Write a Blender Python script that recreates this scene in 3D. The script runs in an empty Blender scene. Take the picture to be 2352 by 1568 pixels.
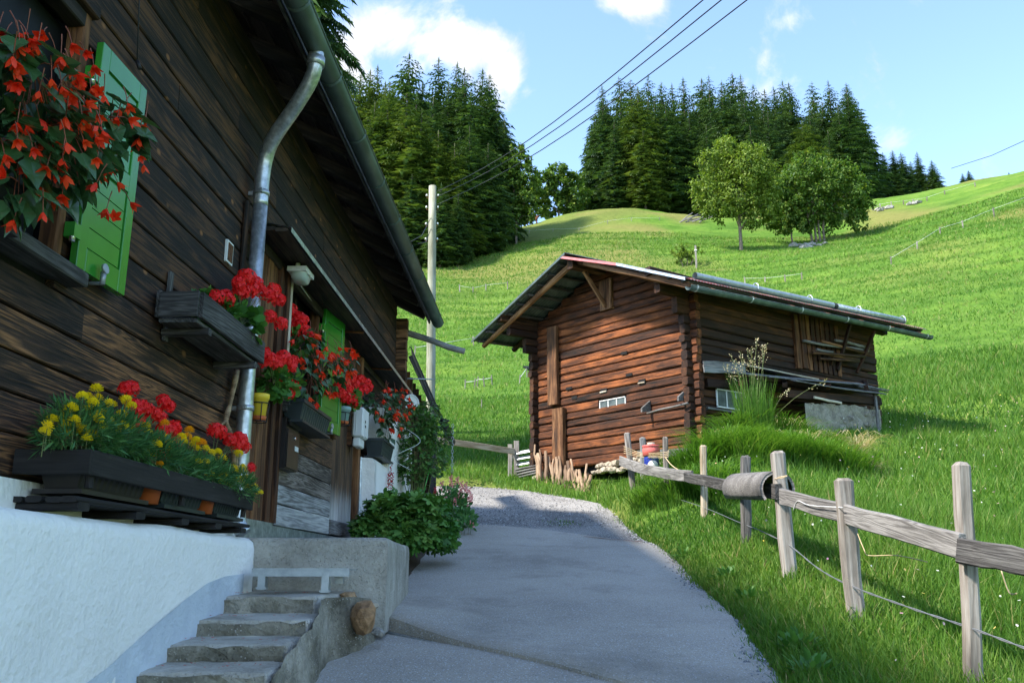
import bpy, math, random
import numpy as np
from mathutils import Vector, Matrix
random.seed(11); rng = np.random.default_rng(7)
scene = bpy.context.scene
col = scene.collection
PI = math.pi
# ---------------------------------------------------------------- camera
CZ = 1.3                      # eye height, z = 0 is the road under the camera
FPX = 2080.0; TH = math.atan(536 / FPX); CT, ST = math.cos(TH), math.sin(TH)
cam = bpy.data.cameras.new('camera'); cam.sensor_width = 36; cam.lens = FPX / 2352 * 36
cam.clip_end = 4000; cam.clip_start = 0.05
camo = bpy.data.objects.new('camera', cam); col.objects.link(camo)
camo.location = (0, 0, CZ); camo.rotation_euler = (PI / 2 + TH, 0, 0)
scene.camera = camo
# ---------------------------------------------------------------- light
SUN_EL, SUN_AZ = math.radians(46.5), math.radians(-117)   # azimuth from +Y towards +X
SUNV = Vector((math.sin(SUN_AZ) * math.cos(SUN_EL), math.cos(SUN_AZ) * math.cos(SUN_EL), math.sin(SUN_EL)))
sun = bpy.data.lights.new('sun', 'SUN'); sun.energy = 1.7; sun.angle = math.radians(6); sun.color = (1, .93, .82)
suno = bpy.data.objects.new('sun', sun); col.objects.link(suno); suno.location = (-30, -20, 40)
suno.rotation_euler = SUNV.to_track_quat('Z', 'Y').to_euler()
vs = scene.view_settings
vs.view_transform = 'Standard'; vs.look = 'None'; vs.gamma = 1; vs.use_curve_mapping = False; vs.exposure = 2.62

def nd(nt, t, **kw):
    n = nt.nodes.new(t)
    for a, b in kw.items():
        if a == 'ins':
            for i, v in b.items(): n.inputs[i].default_value = v
        else: setattr(n, a, b)
    return n
def ramp(nt, fac, stops, interp='LINEAR'):
    r = nt.nodes.new('ShaderNodeValToRGB'); e = r.color_ramp.elements; r.color_ramp.interpolation = interp
    while len(e) < len(stops): e.new(.5)
    for el, (p, c) in zip(e, stops):
        el.position = p; el.color = (*c, 1) if len(c) == 3 else c
    nt.links.new(fac, r.inputs[0]); return r.outputs[0]
def math_(nt, op, a, b=None, clamp=False):
    n = nt.nodes.new('ShaderNodeMath'); n.operation = op; n.use_clamp = clamp
    for i, v in enumerate((a, b)):
        if v is None: continue
        if isinstance(v, (int, float)): n.inputs[i].default_value = v
        else: nt.links.new(v, n.inputs[i])
    return n.outputs[0]
def vmath(nt, op, a, b=None, out=0):
    n = nt.nodes.new('ShaderNodeVectorMath'); n.operation = op
    for i, v in enumerate((a, b)):
        if v is None: continue
        if isinstance(v, (tuple, list, Vector)): n.inputs[i].default_value = tuple(v)
        else: nt.links.new(v, n.inputs[i])
    return n.outputs[out]
def mixc(nt, fac, a, b, mode='MIX'):
    n = nt.nodes.new('ShaderNodeMix'); n.data_type = 'RGBA'; n.blend_type = mode
    for i, v in ((0, fac), (6, a), (7, b)):
        if isinstance(v, (int, float)): n.inputs[i].default_value = v
        elif isinstance(v, (tuple, list)): n.inputs[i].default_value = (*v[:3], 1)
        else: nt.links.new(v, n.inputs[i])
    return n.outputs[2]

# pixel (of the 2352 x 1568 view of the photo) -> direction, and points on planes
def ray(x, y):
    u = (x - 1176) / FPX; v = -(y - 784) / FPX
    return (u, CT - v * ST, ST + v * CT)
def D(x, y, Y):
    r = ray(x, y); t = Y / r[1]; return Vector((r[0] * t, Y, CZ + r[2] * t))
def zof(y, Y):
    r = ray(1176, y); return CZ + Y * r[2] / r[1]

world = bpy.data.worlds.new('World'); scene.world = world; world.use_nodes = True
def make_world():
    nt = world.node_tree; nt.nodes.clear(); L = nt.links.new
    out = nd(nt, 'ShaderNodeOutputWorld'); bg = nd(nt, 'ShaderNodeBackground', ins={1: 1.0})
    sky = nd(nt, 'ShaderNodeTexSky', sky_type='NISHITA', sun_disc=False, sun_elevation=SUN_EL, sun_rotation=SUN_AZ,
             altitude=1900, air_density=1.0, dust_density=.25, ozone_density=4.0)
    base = mixc(nt, 1, sky.outputs[0], (.109, .100, .088), 'MULTIPLY')
    tc = nd(nt, 'ShaderNodeTexCoord'); d = tc.outputs['Generated']
    # cumulus: sparse noise all over the sky, thicker where the photo shows its clouds
    n1 = nd(nt, 'ShaderNodeTexNoise', ins={2: 9, 3: 10, 4: .6, 8: .35}); L(d, n1.inputs[0])
    n2 = nd(nt, 'ShaderNodeTexNoise', ins={2: 2.2, 3: 3, 4: .5}); L(d, n2.inputs[0])
    tot = math_(nt, 'MULTIPLY', math_(nt, 'SUBTRACT', n2.outputs[0], .57), 1.8)
    for (x, y, a, b, s) in [(905, 88, 165, 72, .5), (1075, 100, 115, 60, .5), (1150, 160, 45, 60, .44), (800, 130, 90, 80, .5), (1455, 5, 85, 36, .46), (1800, 62, 110, 45, .10), (1880, 100, 50, 24, .10),
                            (1190, 12, 26, 28, .26), (2060, 245, 32, 22, .12), (1225, 210, 40, 22, .2)]:
        c = Vector(ray(x, y)).normalized(); r = Vector((1, 0, 0)); r = (r - c * r.dot(c)).normalized(); u = r.cross(c)
        dx = vmath(nt, 'DOT_PRODUCT', vmath(nt, 'SUBTRACT', d, c), r / (a / FPX), 1)
        dy = vmath(nt, 'DOT_PRODUCT', vmath(nt, 'SUBTRACT', d, c), u / (b / FPX), 1)
        q = math_(nt, 'ADD', math_(nt, 'MULTIPLY', dx, dx), math_(nt, 'MULTIPLY', dy, dy))
        front = math_(nt, 'GREATER_THAN', vmath(nt, 'DOT_PRODUCT', d, c, 1), 0)
        g = math_(nt, 'MULTIPLY', math_(nt, 'POWER', 2.718, math_(nt, 'MULTIPLY', q, -.9)), s)
        tot = math_(nt, 'MAXIMUM', tot, math_(nt, 'MULTIPLY', g, front))
    dens = math_(nt, 'ADD', tot, math_(nt, 'MULTIPLY', math_(nt, 'SUBTRACT', n1.outputs[0], .5), 1.7))
    cov = ramp(nt, dens, [(.15, (0, 0, 0)), (.46, (1, 1, 1))], 'EASE')
    n3 = nd(nt, 'ShaderNodeTexNoise', ins={2: 11, 3: 6, 4: .5}); L(vmath(nt, 'ADD', d, (.02, 0, .035)), n3.inputs[0])
    cc = ramp(nt, math_(nt, 'ADD', math_(nt, 'MULTIPLY', dens, .55), math_(nt, 'SUBTRACT', n3.outputs[0], .35)), [(.12, (.14, .148, .165)), (.46, (.215, .215, .215))])
    colr = mixc(nt, math_(nt, 'MULTIPLY', cov, .93), base, cc)
    L(colr, bg.inputs[0]); L(bg.outputs[0], out.inputs[0])
make_world()
world.cycles.sampling_method = 'MANUAL'; world.cycles.sample_map_resolution = 512

# ---------------------------------------------------------------- helpers
def tag(o, label=None, cat=None, group=None, kind=None):
    if label: o['label'] = label
    if cat: o['category'] = cat
    if group: o['group'] = group
    if kind: o['kind'] = kind
    return o
def empty(name, loc=(0, 0, 0), rz=0, label=None, cat=None, group=None):
    o = bpy.data.objects.new(name, None); col.objects.link(o); o.location = loc; o.rotation_euler = (0, 0, rz)
    o.empty_display_size = .2
    return tag(o, label, cat, group)
def link(name, me, parent=None, m=None):
    o = bpy.data.objects.new(name, me); col.objects.link(o)
    if parent is not None: o.parent = parent
    if m is not None: o.matrix_local = m
    return o
def copy_tree(o, parent=None):
    c = o.copy(); col.objects.link(c); c.parent = parent
    for ch in list(o.children): copy_tree(ch, c)
    return c
def frame(p, x, up=(0, 0, 1)):
    x = Vector(x).normalized(); z = Vector(up); y = z.cross(x)
    if y.length < 1e-5: y = Vector((0, 1, 0)).cross(x)
    y.normalize(); z = x.cross(y)
    return Matrix(((x.x, y.x, z.x, p[0]), (x.y, y.y, z.y, p[1]), (x.z, y.z, z.z, p[2]), (0, 0, 0, 1)))
class MB:
    def __init__(s): s.v = []; s.f = []; s.sm = []
    def add(s, vs, fs, smooth=False):
        b = len(s.v); s.v += [tuple(q) for q in vs]
        for f in fs: s.f.append([b + i for i in f]); s.sm.append(smooth)
        return s
    def box(s, c, d, m=None, ch=0):
        x, y, z = d[0] / 2, d[1] / 2, d[2] / 2
        vs = [Vector((i, j, k)) for k in (-z, z) for (i, j) in ((-x, -y), (x, -y), (x, y), (-x, y))]
        if m is not None: vs = [m @ q for q in vs]
        c = Vector(c); vs = [q + c for q in vs]
        return s.add(vs, [(3, 2, 1, 0), (4, 5, 6, 7), (0, 1, 5, 4), (1, 2, 6, 5), (2, 3, 7, 6), (3, 0, 4, 7)])
    def bbox(s, x0, x1, y0, y1, z0, z1):
        return s.box(((x0 + x1) / 2, (y0 + y1) / 2, (z0 + z1) / 2), (x1 - x0, y1 - y0, z1 - z0))
    def tube(s, pts, r, seg=8, caps=True, smooth=True):
        pts = [Vector(p) for p in pts]; n = len(pts); rr = r if isinstance(r, (list, tuple)) else [r] * n
        vs = []; prev = None
        for i, p in enumerate(pts):
            t = (pts[min(i + 1, n - 1)] - pts[max(i - 1, 0)]).normalized()
            if prev is None:
                a = Vector((0, 0, 1)) if abs(t.z) < .9 else Vector((1, 0, 0))
                x = t.cross(a).normalized()
            else: x = (prev - t * prev.dot(t)).normalized()
            prev = x; y = t.cross(x)
            for j in range(seg):
                a = 2 * PI * j / seg; vs.append(p + (x * math.cos(a) + y * math.sin(a)) * rr[i])
        fs = [(i * seg + j, i * seg + (j + 1) % seg, (i + 1) * seg + (j + 1) % seg, (i + 1) * seg + j) for i in range(n - 1) for j in range(seg)]
        s.add(vs, fs, smooth)
        if caps: s.f += [[len(s.v) - n * seg + j for j in range(seg)][::-1], [len(s.v) - seg + j for j in range(seg)]]; s.sm += [False, False]
        return s
    def prism(s, poly, a, b):            # poly: list of 3d points, extruded by vector a->b offsets
        n = len(poly); a = Vector(a); b = Vector(b)
        vs = [Vector(p) + a for p in poly] + [Vector(p) + b for p in poly]
        fs = [list(range(n))[::-1], list(range(n, 2 * n))] + [(i, (i + 1) % n, n + (i + 1) % n, n + i) for i in range(n)]
        return s.add(vs, fs)
    def mesh(s, name, mat):
        me = bpy.data.meshes.new(name); me.from_pydata(s.v, [], s.f)
        me.polygons.foreach_set('use_smooth', s.sm); me.materials.append(mat); me.update(); return me
    def build(s, name, mat, parent=None, m=None): return link(name, s.mesh(name, mat), parent, m)
def beam_mesh(name, L, h, t, mat, seg=3, rough=.004, ch=.008, bow=0, taper=0, endr=0):
    """a sawn board or beam along local x, h high (z), t thick (y), chamfered and slightly uneven"""
    mb = MB(); r = random.uniform; n = seg + 1
    cs = [(-t/2, -h/2 + ch), (-t/2 + ch, -h/2), (t/2 - ch, -h/2), (t/2, -h/2 + ch), (t/2, h/2 - ch), (t/2 - ch, h/2), (-t/2 + ch, h/2), (-t/2, h/2 - ch)]
    vs = []
    for i in range(n):
        x = -L / 2 + L * i / seg; b = bow * (1 - (2 * i / seg - 1) ** 2); k = 1 - taper * i / seg
        oy, oz, oh = r(-rough, rough), r(-rough, rough), r(-rough, rough)
        ex = r(-endr, endr) if i in (0, seg) else 0
        for (y, z) in cs:
            vs.append((x + ex + (r(-endr, endr) * .4 if i in (0, seg) else 0), y * k + oy + r(-rough, rough) * .3, z * k * (1 + oh / h) + oz + b + r(-rough, rough) * .3))
    fs = [(i * 8 + j, (i + 1) * 8 + j, (i + 1) * 8 + (j + 1) % 8, i * 8 + (j + 1) % 8) for i in range(seg) for j in range(8)]
    fs = [f[::-1] for f in fs]
    fs += [tuple(range(8))[::-1], tuple(range(seg * 8, seg * 8 + 8))]
    mb.add(vs, fs); return mb.mesh(name, mat)
def beam(name, p0, p1, h, t, mat, parent=None, up=(0, 0, 1), **kw):
    p0, p1 = Vector(p0), Vector(p1); d = p1 - p0
    return link(name, beam_mesh(name, d.length, h, t, mat, **kw), parent, frame((p0 + p1) / 2, d, up))
def pole(name, p0, p1, r0, r1, mat, parent=None, seg=8, n=4, wob=.01, endcap=True):
    p0, p1 = Vector(p0), Vector(p1); d = p1 - p0; L = d.length; mb = MB()
    pts = [(-L/2 + L*i/n, random.uniform(-wob, wob), random.uniform(-wob, wob)) for i in range(n + 1)]
    mb.tube(pts, [(r0 + (r1 - r0) * i / n) * random.uniform(.94, 1.06) for i in range(n + 1)], seg)
    return mb.build(name, mat, parent, frame((p0 + p1) / 2, d))

# ---------------------------------------------------------------- materials
def newmat(name):
    m = bpy.data.materials.new(name); m.use_nodes = True; nt = m.node_tree; nt.nodes.clear()
    out = nd(nt, 'ShaderNodeOutputMaterial'); b = nd(nt, 'ShaderNodeBsdfPrincipled'); nt.links.new(b.outputs[0], out.inputs[0])
    return m, nt, b, out
def bump(nt, b, h, strength=.4, dist=.01):
    n = nd(nt, 'ShaderNodeBump', ins={0: strength, 1: dist}); nt.links.new(h, n.inputs['Height']); nt.links.new(n.outputs[0], b.inputs['Normal'])
def coords(nt, scale=(1, 1, 1), rnd=0, kind='Object'):
    tc = nd(nt, 'ShaderNodeTexCoord'); v = tc.outputs[kind]
    if rnd:
        oi = nd(nt, 'ShaderNodeObjectInfo')
        cv = nd(nt, 'ShaderNodeCombineXYZ'); r = math_(nt, 'MULTIPLY', oi.outputs['Random'], rnd)
        nt.links.new(r, cv.inputs[0]); nt.links.new(math_(nt, 'MULTIPLY', r, .37), cv.inputs[1]); nt.links.new(math_(nt, 'MULTIPLY', r, .71), cv.inputs[2])
        v = vmath(nt, 'ADD', tc.outputs[kind], cv.outputs[0])
    return vmath(nt, 'MULTIPLY', v, scale)
def noise(nt, v, scale, detail=6, rough=.55, dist=0):
    n = nd(nt, 'ShaderNodeTexNoise', ins={2: scale, 3: detail, 4: rough, 8: dist}); nt.links.new(v, n.inputs[0]); return n.outputs[0]
def pm(name, stops, scale=6, rough=.7, bmp=.2, bdist=.01, metal=0, stretch=(1, 1, 1), rnd=30, detail=7, fine=0, spec=.4):
    m, nt, b, out = newmat(name); v = coords(nt, stretch, rnd)
    n = noise(nt, v, scale, detail, .6)
    c = ramp(nt, n, stops); h = n
    if fine:
        n2 = noise(nt, v, fine, 4, .6); h = math_(nt, 'ADD', math_(nt, 'MULTIPLY', n, .5), n2)
        c = mixc(nt, .55, c, ramp(nt, n2, [(.3, (.45, .45, .45)), (.7, (1.5, 1.5, 1.5))]), 'MULTIPLY')
    nt.links.new(c, b.inputs['Base Color']); b.inputs['Roughness'].default_value = rough; b.inputs['Metallic'].default_value = metal
    b.inputs['Specular IOR Level'].default_value = spec
    if bmp: bump(nt, b, h, bmp, bdist)
    return m
def wood(name, dark, mid, light, grey=None, greyamt=0, ringf=16, bmp=.6, bias=0, rough=.75, knots=None, grain=1.0, vary=.35, foot=None):
    """boards with the grain along local x: contour lines of a stretched noise, fine fibres, knots, weathered patches"""
    m, nt, b, out = newmat(name); v = coords(nt, (1, 1, 1), 40)
    low = noise(nt, vmath(nt, 'MULTIPLY', v, (.42, 6.5, 6.5)), 1.3, 3, .5, .6)
    ring = math_(nt, 'SINE', math_(nt, 'MULTIPLY', low, ringf * 6.28))
    ring = math_(nt, 'ADD', math_(nt, 'MULTIPLY', ring, .5), .5)
    fib = noise(nt, vmath(nt, 'MULTIPLY', v, (2.2, 60, 60)), 2.0, 5, .6, .3)
    pat = noise(nt, vmath(nt, 'MULTIPLY', v, (1, 3, 3)), 1.6, 5, .6)
    g = math_(nt, 'ADD', math_(nt, 'MULTIPLY', ring, .27 * grain), math_(nt, 'MULTIPLY', fib, .75))
    g = math_(nt, 'ADD', g, math_(nt, 'MULTIPLY', math_(nt, 'SUBTRACT', pat, .5), .9))
    oi = nd(nt, 'ShaderNodeObjectInfo')
    g = math_(nt, 'ADD', g, math_(nt, 'MULTIPLY', math_(nt, 'SUBTRACT', oi.outputs['Random'], .5 - bias), vary))
    c = ramp(nt, g, [(.18, dark), (.5, mid), (.85, light)])
    if grey:
        gm = noise(nt, vmath(nt, 'ADD', vmath(nt, 'MULTIPLY', v, (.8, 2.5, 2.5)), (3, 7, 1)), 1.4, 4, .6)
        gf = ramp(nt, math_(nt, 'ADD', gm, greyamt - .5), [(.38, (0, 0, 0)), (.62, (1, 1, 1))])
        gg = ramp(nt, g, [(.15, tuple(x * .25 for x in grey)), (.55, tuple(x * .75 for x in grey)), (.9, grey)])
        c = mixc(nt, gf, c, gg)
    if foot:      # bleached by splash water towards the foot of an upright board
        sx = nd(nt, 'ShaderNodeSeparateXYZ'); nt.links.new(nd(nt, 'ShaderNodeTexCoord').outputs['Object'], sx.inputs[0])
        ff = ramp(nt, math_(nt, 'ADD', math_(nt, 'MULTIPLY', math_(nt, 'SUBTRACT', sx.outputs[0], foot[0]), 1 / (foot[1] - foot[0])), math_(nt, 'MULTIPLY', math_(nt, 'SUBTRACT', fib, .5), 1.1)), [(.25, (1, 1, 1)), (.8, (0, 0, 0))])
        c = mixc(nt, ff, c, ramp(nt, g, [(.15, tuple(x * .45 for x in foot[2])), (.6, foot[2])]))
    if knots:
        vo = nd(nt, 'ShaderNodeTexVoronoi', ins={2: 1.0}); nt.links.new(vmath(nt, 'MULTIPLY', v, knots[0]), vo.inputs['Vector'])
        kf = ramp(nt, vo.outputs['Distance'], [(.05, (1, 1, 1)), (.11, (0, 0, 0))])
        c = mixc(nt, math_(nt, 'MULTIPLY', kf, knots[2]), c, knots[1])
    nt.links.new(c, b.inputs['Base Color']); b.inputs['Roughness'].default_value = rough; b.inputs['Specular IOR Level'].default_value = .3
    bump(nt, b, g, bmp, .006); return m
def leafmat(name, c1, c2, trans=.35, rough=.5, attr=False, spec=.35, rnd=1):
    m, nt, b, out = newmat(name)
    if attr:
        at = nd(nt, 'ShaderNodeAttribute', attribute_name='tint'); fac = at.outputs['Fac']
    else:
        oi = nd(nt, 'ShaderNodeObjectInfo'); tc = nd(nt, 'ShaderNodeTexCoord')
        n = noise(nt, tc.outputs['Object'], 40, 3, .5); fac = math_(nt, 'ADD', math_(nt, 'MULTIPLY', oi.outputs['Random'], .6), math_(nt, 'MULTIPLY', n, .4))
    cs = [c1, c2] if not isinstance(c2, list) else c2
    c = ramp(nt, fac, [(i / (len(cs) - 1), q) for i, q in enumerate(cs)])
    nt.links.new(c, b.inputs['Base Color']); b.inputs['Roughness'].default_value = rough; b.inputs['Specular IOR Level'].default_value = spec
    tr = nd(nt, 'ShaderNodeBsdfTranslucent'); nt.links.new(mixc(nt, 1, c, (1.15, 1.2, .6), 'MULTIPLY'), tr.inputs[0])
    mx = nd(nt, 'ShaderNodeMixShader', ins={0: trans}); nt.links.new(b.outputs[0], mx.inputs[1]); nt.links.new(tr.outputs[0], mx.inputs[2]); nt.links.new(mx.outputs[0], out.inputs[0])
    return m
M = {}
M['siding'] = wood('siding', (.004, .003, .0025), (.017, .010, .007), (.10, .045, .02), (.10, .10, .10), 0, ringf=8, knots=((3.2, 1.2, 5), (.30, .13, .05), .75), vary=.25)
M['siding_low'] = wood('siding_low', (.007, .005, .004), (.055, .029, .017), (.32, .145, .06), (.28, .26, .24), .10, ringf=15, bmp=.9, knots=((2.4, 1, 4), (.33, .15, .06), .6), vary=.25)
M['soffit'] = wood('soffit', (.008, .006, .005), (.025, .018, .013), (.07, .05, .035), (.1, .09, .08), 0, ringf=7, bmp=.3)
M['panel_low'] = wood('panel_low', (.10, .095, .09), (.30, .30, .30), (.52, .51, .49), (.5, .5, .5), .1, ringf=8, bmp=.4, vary=.2)
M['panel_mid'] = wood('panel_mid', (.012, .01, .009), (.07, .055, .045), (.26, .22, .19), (.3, .3, .3), .08, ringf=16, bmp=.9, vary=.2)
M['panel_dark'] = wood('panel_dark', (.01, .007, .005), (.045, .024, .013), (.15, .075, .035), (.2, .19, .18), -.05, ringf=14, bmp=.8, vary=.2)
M['doorboard'] = wood('doorboard', (.012, .008, .006), (.055, .03, .017), (.17, .09, .045), None, 0, ringf=5, bmp=.5, vary=.2, foot=(-1.0, -.45, (.55, .53, .5)))
M['blackwood'] = wood('blackwood', (.010, .009, .009), (.022, .019, .018), (.05, .043, .04), None, 0, ringf=6, bmp=.3, grain=.5, vary=.1)
M['jamb'] = wood('jamb', (.025, .01, .005), (.09, .036, .014), (.22, .10, .04), (.2, .17, .14), 0, ringf=6, bmp=.4)
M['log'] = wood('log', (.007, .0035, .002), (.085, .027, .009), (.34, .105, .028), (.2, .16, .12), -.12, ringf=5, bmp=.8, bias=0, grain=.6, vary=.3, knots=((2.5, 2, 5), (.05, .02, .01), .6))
M['log_shaded'] = wood('log_shaded', (.008, .004, .003), (.032, .013, .006), (.12, .045, .016), (.12, .1, .08), -.1, ringf=5, bmp=.6, grain=.6)  # darker copy of the log wood; eave shade is put into its colour
M['log_end'] = wood('log_end', (.012, .007, .004), (.06, .027, .012), (.26, .13, .06), (.3, .25, .2), 0, ringf=4, bmp=.6)
M['roofbeam'] = wood('roofbeam', (.03, .014, .007), (.13, .055, .022), (.33, .18, .085), (.25, .2, .16), 0, ringf=4, bmp=.4)
M['greywood'] = wood('greywood', (.05, .048, .046), (.15, .142, .136), (.29, .28, .27), (.27, .27, .27), 0, ringf=14, bmp=.8, vary=.25)
M['darkgrey'] = wood('darkgrey', (.014, .013, .013), (.05, .047, .046), (.14, .135, .13), (.2, .2, .2), .05, ringf=12, bmp=.7, vary=.2)
M['palewood'] = wood('palewood', (.26, .2, .13), (.45, .38, .29), (.62, .56, .46), (.5, .48, .45), .05, ringf=7, bmp=.4)
M['postwood'] = wood('postwood', (.07, .058, .05), (.20, .175, .15), (.34, .31, .28), (.28, .27, .265), .05, ringf=7, bmp=.5, vary=.3)
M['polewood'] = wood('polewood', (.2, .2, .14), (.33, .33, .25), (.45, .45, .37), None, 0, ringf=3, bmp=.2)
M['stick'] = wood('stick', (.14, .09, .05), (.36, .25, .15), (.56, .43, .29), None, 0, ringf=4, bmp=.4)
M['firewood'] = wood('firewood', (.09, .055, .035), (.22, .145, .09), (.38, .27, .18), (.35, .32, .28), -.05, ringf=4, bmp=.4, vary=.5)
M['zinc'] = pm('zinc', [(.3, (.30, .33, .35)), (.5, (.45, .48, .5)), (.72, (.66, .69, .71))], 9, .38, .06, .003, .75, fine=30)
M['zincdark'] = pm('zincdark', [(.3, (.05, .075, .07)), (.55, (.10, .135, .13)), (.75, (.17, .21, .2))], 5, .5, .06, .003, .45, stretch=(1, .3, 1))
M['steel'] = pm('steel', [(.3, (.28, .31, .33)), (.7, (.45, .48, .5))], 12, .45, .05, .002, .6)
M['chrome'] = pm('chrome', [(.3, (.5, .52, .54)), (.7, (.75, .77, .78))], 12, .25, 0, .002, .9)
M['rust'] = pm('rust', [(.3, (.09, .032, .015)), (.55, (.22, .08, .035)), (.75, (.3, .16, .09))], 20, .8, .4, .004)
M['shutter'] = pm('shutter', [(.3, (.03, .21, .024)), (.7, (.045, .27, .034))], 3, .2, .03, .002, spec=.6, rnd=5)
M['blackplastic'] = pm('blackplastic', [(.3, (.014, .016, .018)), (.7, (.03, .034, .037))], 8, .5, .05, .003)
M['greenplastic'] = pm('greenplastic', [(.3, (.018, .026, .03)), (.7, (.03, .042, .046))], 8, .45, .05, .003)
M['brownplastic'] = pm('brownplastic', [(.3, (.02, .016, .014)), (.7, (.035, .028, .025))], 8, .5, .05, .003)
M['terracotta'] = pm('terracotta', [(.3, (.40, .085, .018)), (.7, (.52, .13, .035))], 6, .6, .08, .003)
M['yellowpot'] = pm('yellowpot', [(.3, (.72, .50, .03)), (.7, (.82, .60, .05))], 6, .45, .05, .003)
M['tealpot'] = pm('tealpot', [(.3, (.22, .38, .38)), (.7, (.30, .46, .46))], 6, .5, .05, .003)
M['mailbox'] = pm('mailbox', [(.3, (.013, .011, .011)), (.7, (.02, .017, .017))], 6, .38, .04, .002)
M['whiteplastic'] = pm('whiteplastic', [(.3, (.60, .61, .60)), (.7, (.72, .73, .72))], 5, .5, .05, .002)
M['whitepaint'] = pm('whitepaint', [(.3, (.62, .62, .58)), (.7, (.75, .75, .72))], 14, .6, .2, .003)
M['glass'] = pm('glass', [(.35, (.03, .038, .036)), (.65, (.10, .12, .11))], 5, .3, .05, .003, spec=.4)
M['darkglass'] = pm('darkglass', [(.35, (.004, .004, .005)), (.65, (.01, .011, .012))], 5, .5, .02, .003, spec=.15)
M['lampglass'] = pm('lampglass', [(.3, (.32, .38, .34)), (.7, (.42, .48, .44))], 8, .2, .1, .003)
M['dark'] = pm('dark', [(.3, (.004, .004, .004)), (.7, (.009, .008, .008))], 4, .9, 0)
M['red'] = pm('red', [(.3, (.60, .10, .09)), (.7, (.72, .16, .14))], 6, .45, .05, .002)
M['roofred'] = pm('roofred', [(.3, (.50, .12, .12)), (.7, (.62, .2, .2))], 6, .5, .05, .002)
M['blue'] = pm('blue', [(.3, (.015, .03, .24)), (.7, (.025, .05, .32))], 6, .4, .05, .002)
M['string'] = pm('string', [(.3, (.45, .33, .18)), (.7, (.65, .52, .33))], 40, .8, .1, .002)
M['wire'] = pm('wire', [(.3, (.16, .18, .2)), (.7, (.28, .3, .33))], 30, .5, .1, .002, .5)
M['cable'] = pm('cable', [(.3, (.012, .012, .014)), (.7, (.02, .02, .022))], 10, .6, 0)
M['stone'] = pm('stone', [(.25, (.17, .14, .10)), (.5, (.36, .30, .22)), (.78, (.56, .50, .40))], 4, .85, .7, .03, fine=24)
M['brownstone'] = pm('brownstone', [(.25, (.16, .08, .035)), (.5, (.34, .2, .1)), (.78, (.5, .36, .22))], 5, .85, .7, .03, fine=24)
M['greystone'] = pm('greystone', [(.25, (.11, .10, .09)), (.5, (.26, .25, .23)), (.78, (.45, .44, .42))], 5, .85, .7, .03, fine=30)
M['mortar'] = pm('mortar', [(.25, (.13, .115, .09)), (.5, (.26, .235, .19)), (.78, (.38, .345, .29))], 5, .9, .9, .03, fine=26)
M['soil'] = pm('soil', [(.3, (.02, .014, .01)), (.7, (.06, .042, .028))], 30, .95, .6, .01)
M['bark'] = pm('bark', [(.3, (.05, .038, .028)), (.5, (.13, .105, .08)), (.75, (.25, .21, .17))], 6, .9, .6, .03, stretch=(3, 3, .5), fine=20)
M['sprucebark'] = pm('sprucebark', [(.3, (.03, .024, .018)), (.7, (.10, .08, .062))], 6, .9, .5, .03, stretch=(3, 3, .5))
M['stem'] = pm('stem', [(.3, (.06, .10, .025)), (.7, (.15, .16, .05))], 12, .6, .05, .002)
M['redstem'] = pm('redstem', [(.3, (.16, .06, .03)), (.7, (.30, .08, .05))], 12, .5, .05, .002)
M['cowhide'] = pm('cowhide', [(.3, (.11, .035, .012)), (.7, (.2, .075, .03))], 4, .8, .1, .01)
def plaster():
    m, nt, b, out = newmat('plaster'); v = coords(nt)
    n1 = noise(nt, v, 5, 5, .6); n2 = noise(nt, v, 38, 6, .6); n3 = noise(nt, v, 1.3, 4, .6)
    vo = nd(nt, 'ShaderNodeTexVoronoi', ins={2: 22}); nt.links.new(v, vo.inputs['Vector'])
    c = ramp(nt, n3, [(.3, (.80, .775, .725)), (.6, (.88, .855, .805))])
    nt.links.new(c, b.inputs['Base Color']); b.inputs['Roughness'].default_value = .9; b.inputs['Specular IOR Level'].default_value = .15
    h = math_(nt, 'ADD', math_(nt, 'MULTIPLY', n1, .9), math_(nt, 'ADD', math_(nt, 'MULTIPLY', n2, .45), math_(nt, 'MULTIPLY', vo.outputs['Distance'], .2)))
    bump(nt, b, h, .8, .02); return m
M['plaster'] = plaster()
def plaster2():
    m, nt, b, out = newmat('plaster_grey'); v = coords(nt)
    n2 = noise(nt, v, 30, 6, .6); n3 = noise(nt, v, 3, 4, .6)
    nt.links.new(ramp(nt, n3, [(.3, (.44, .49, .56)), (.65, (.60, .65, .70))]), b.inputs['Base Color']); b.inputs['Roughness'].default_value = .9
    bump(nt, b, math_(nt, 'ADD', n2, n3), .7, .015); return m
M['plaster_grey'] = plaster2()
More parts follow.
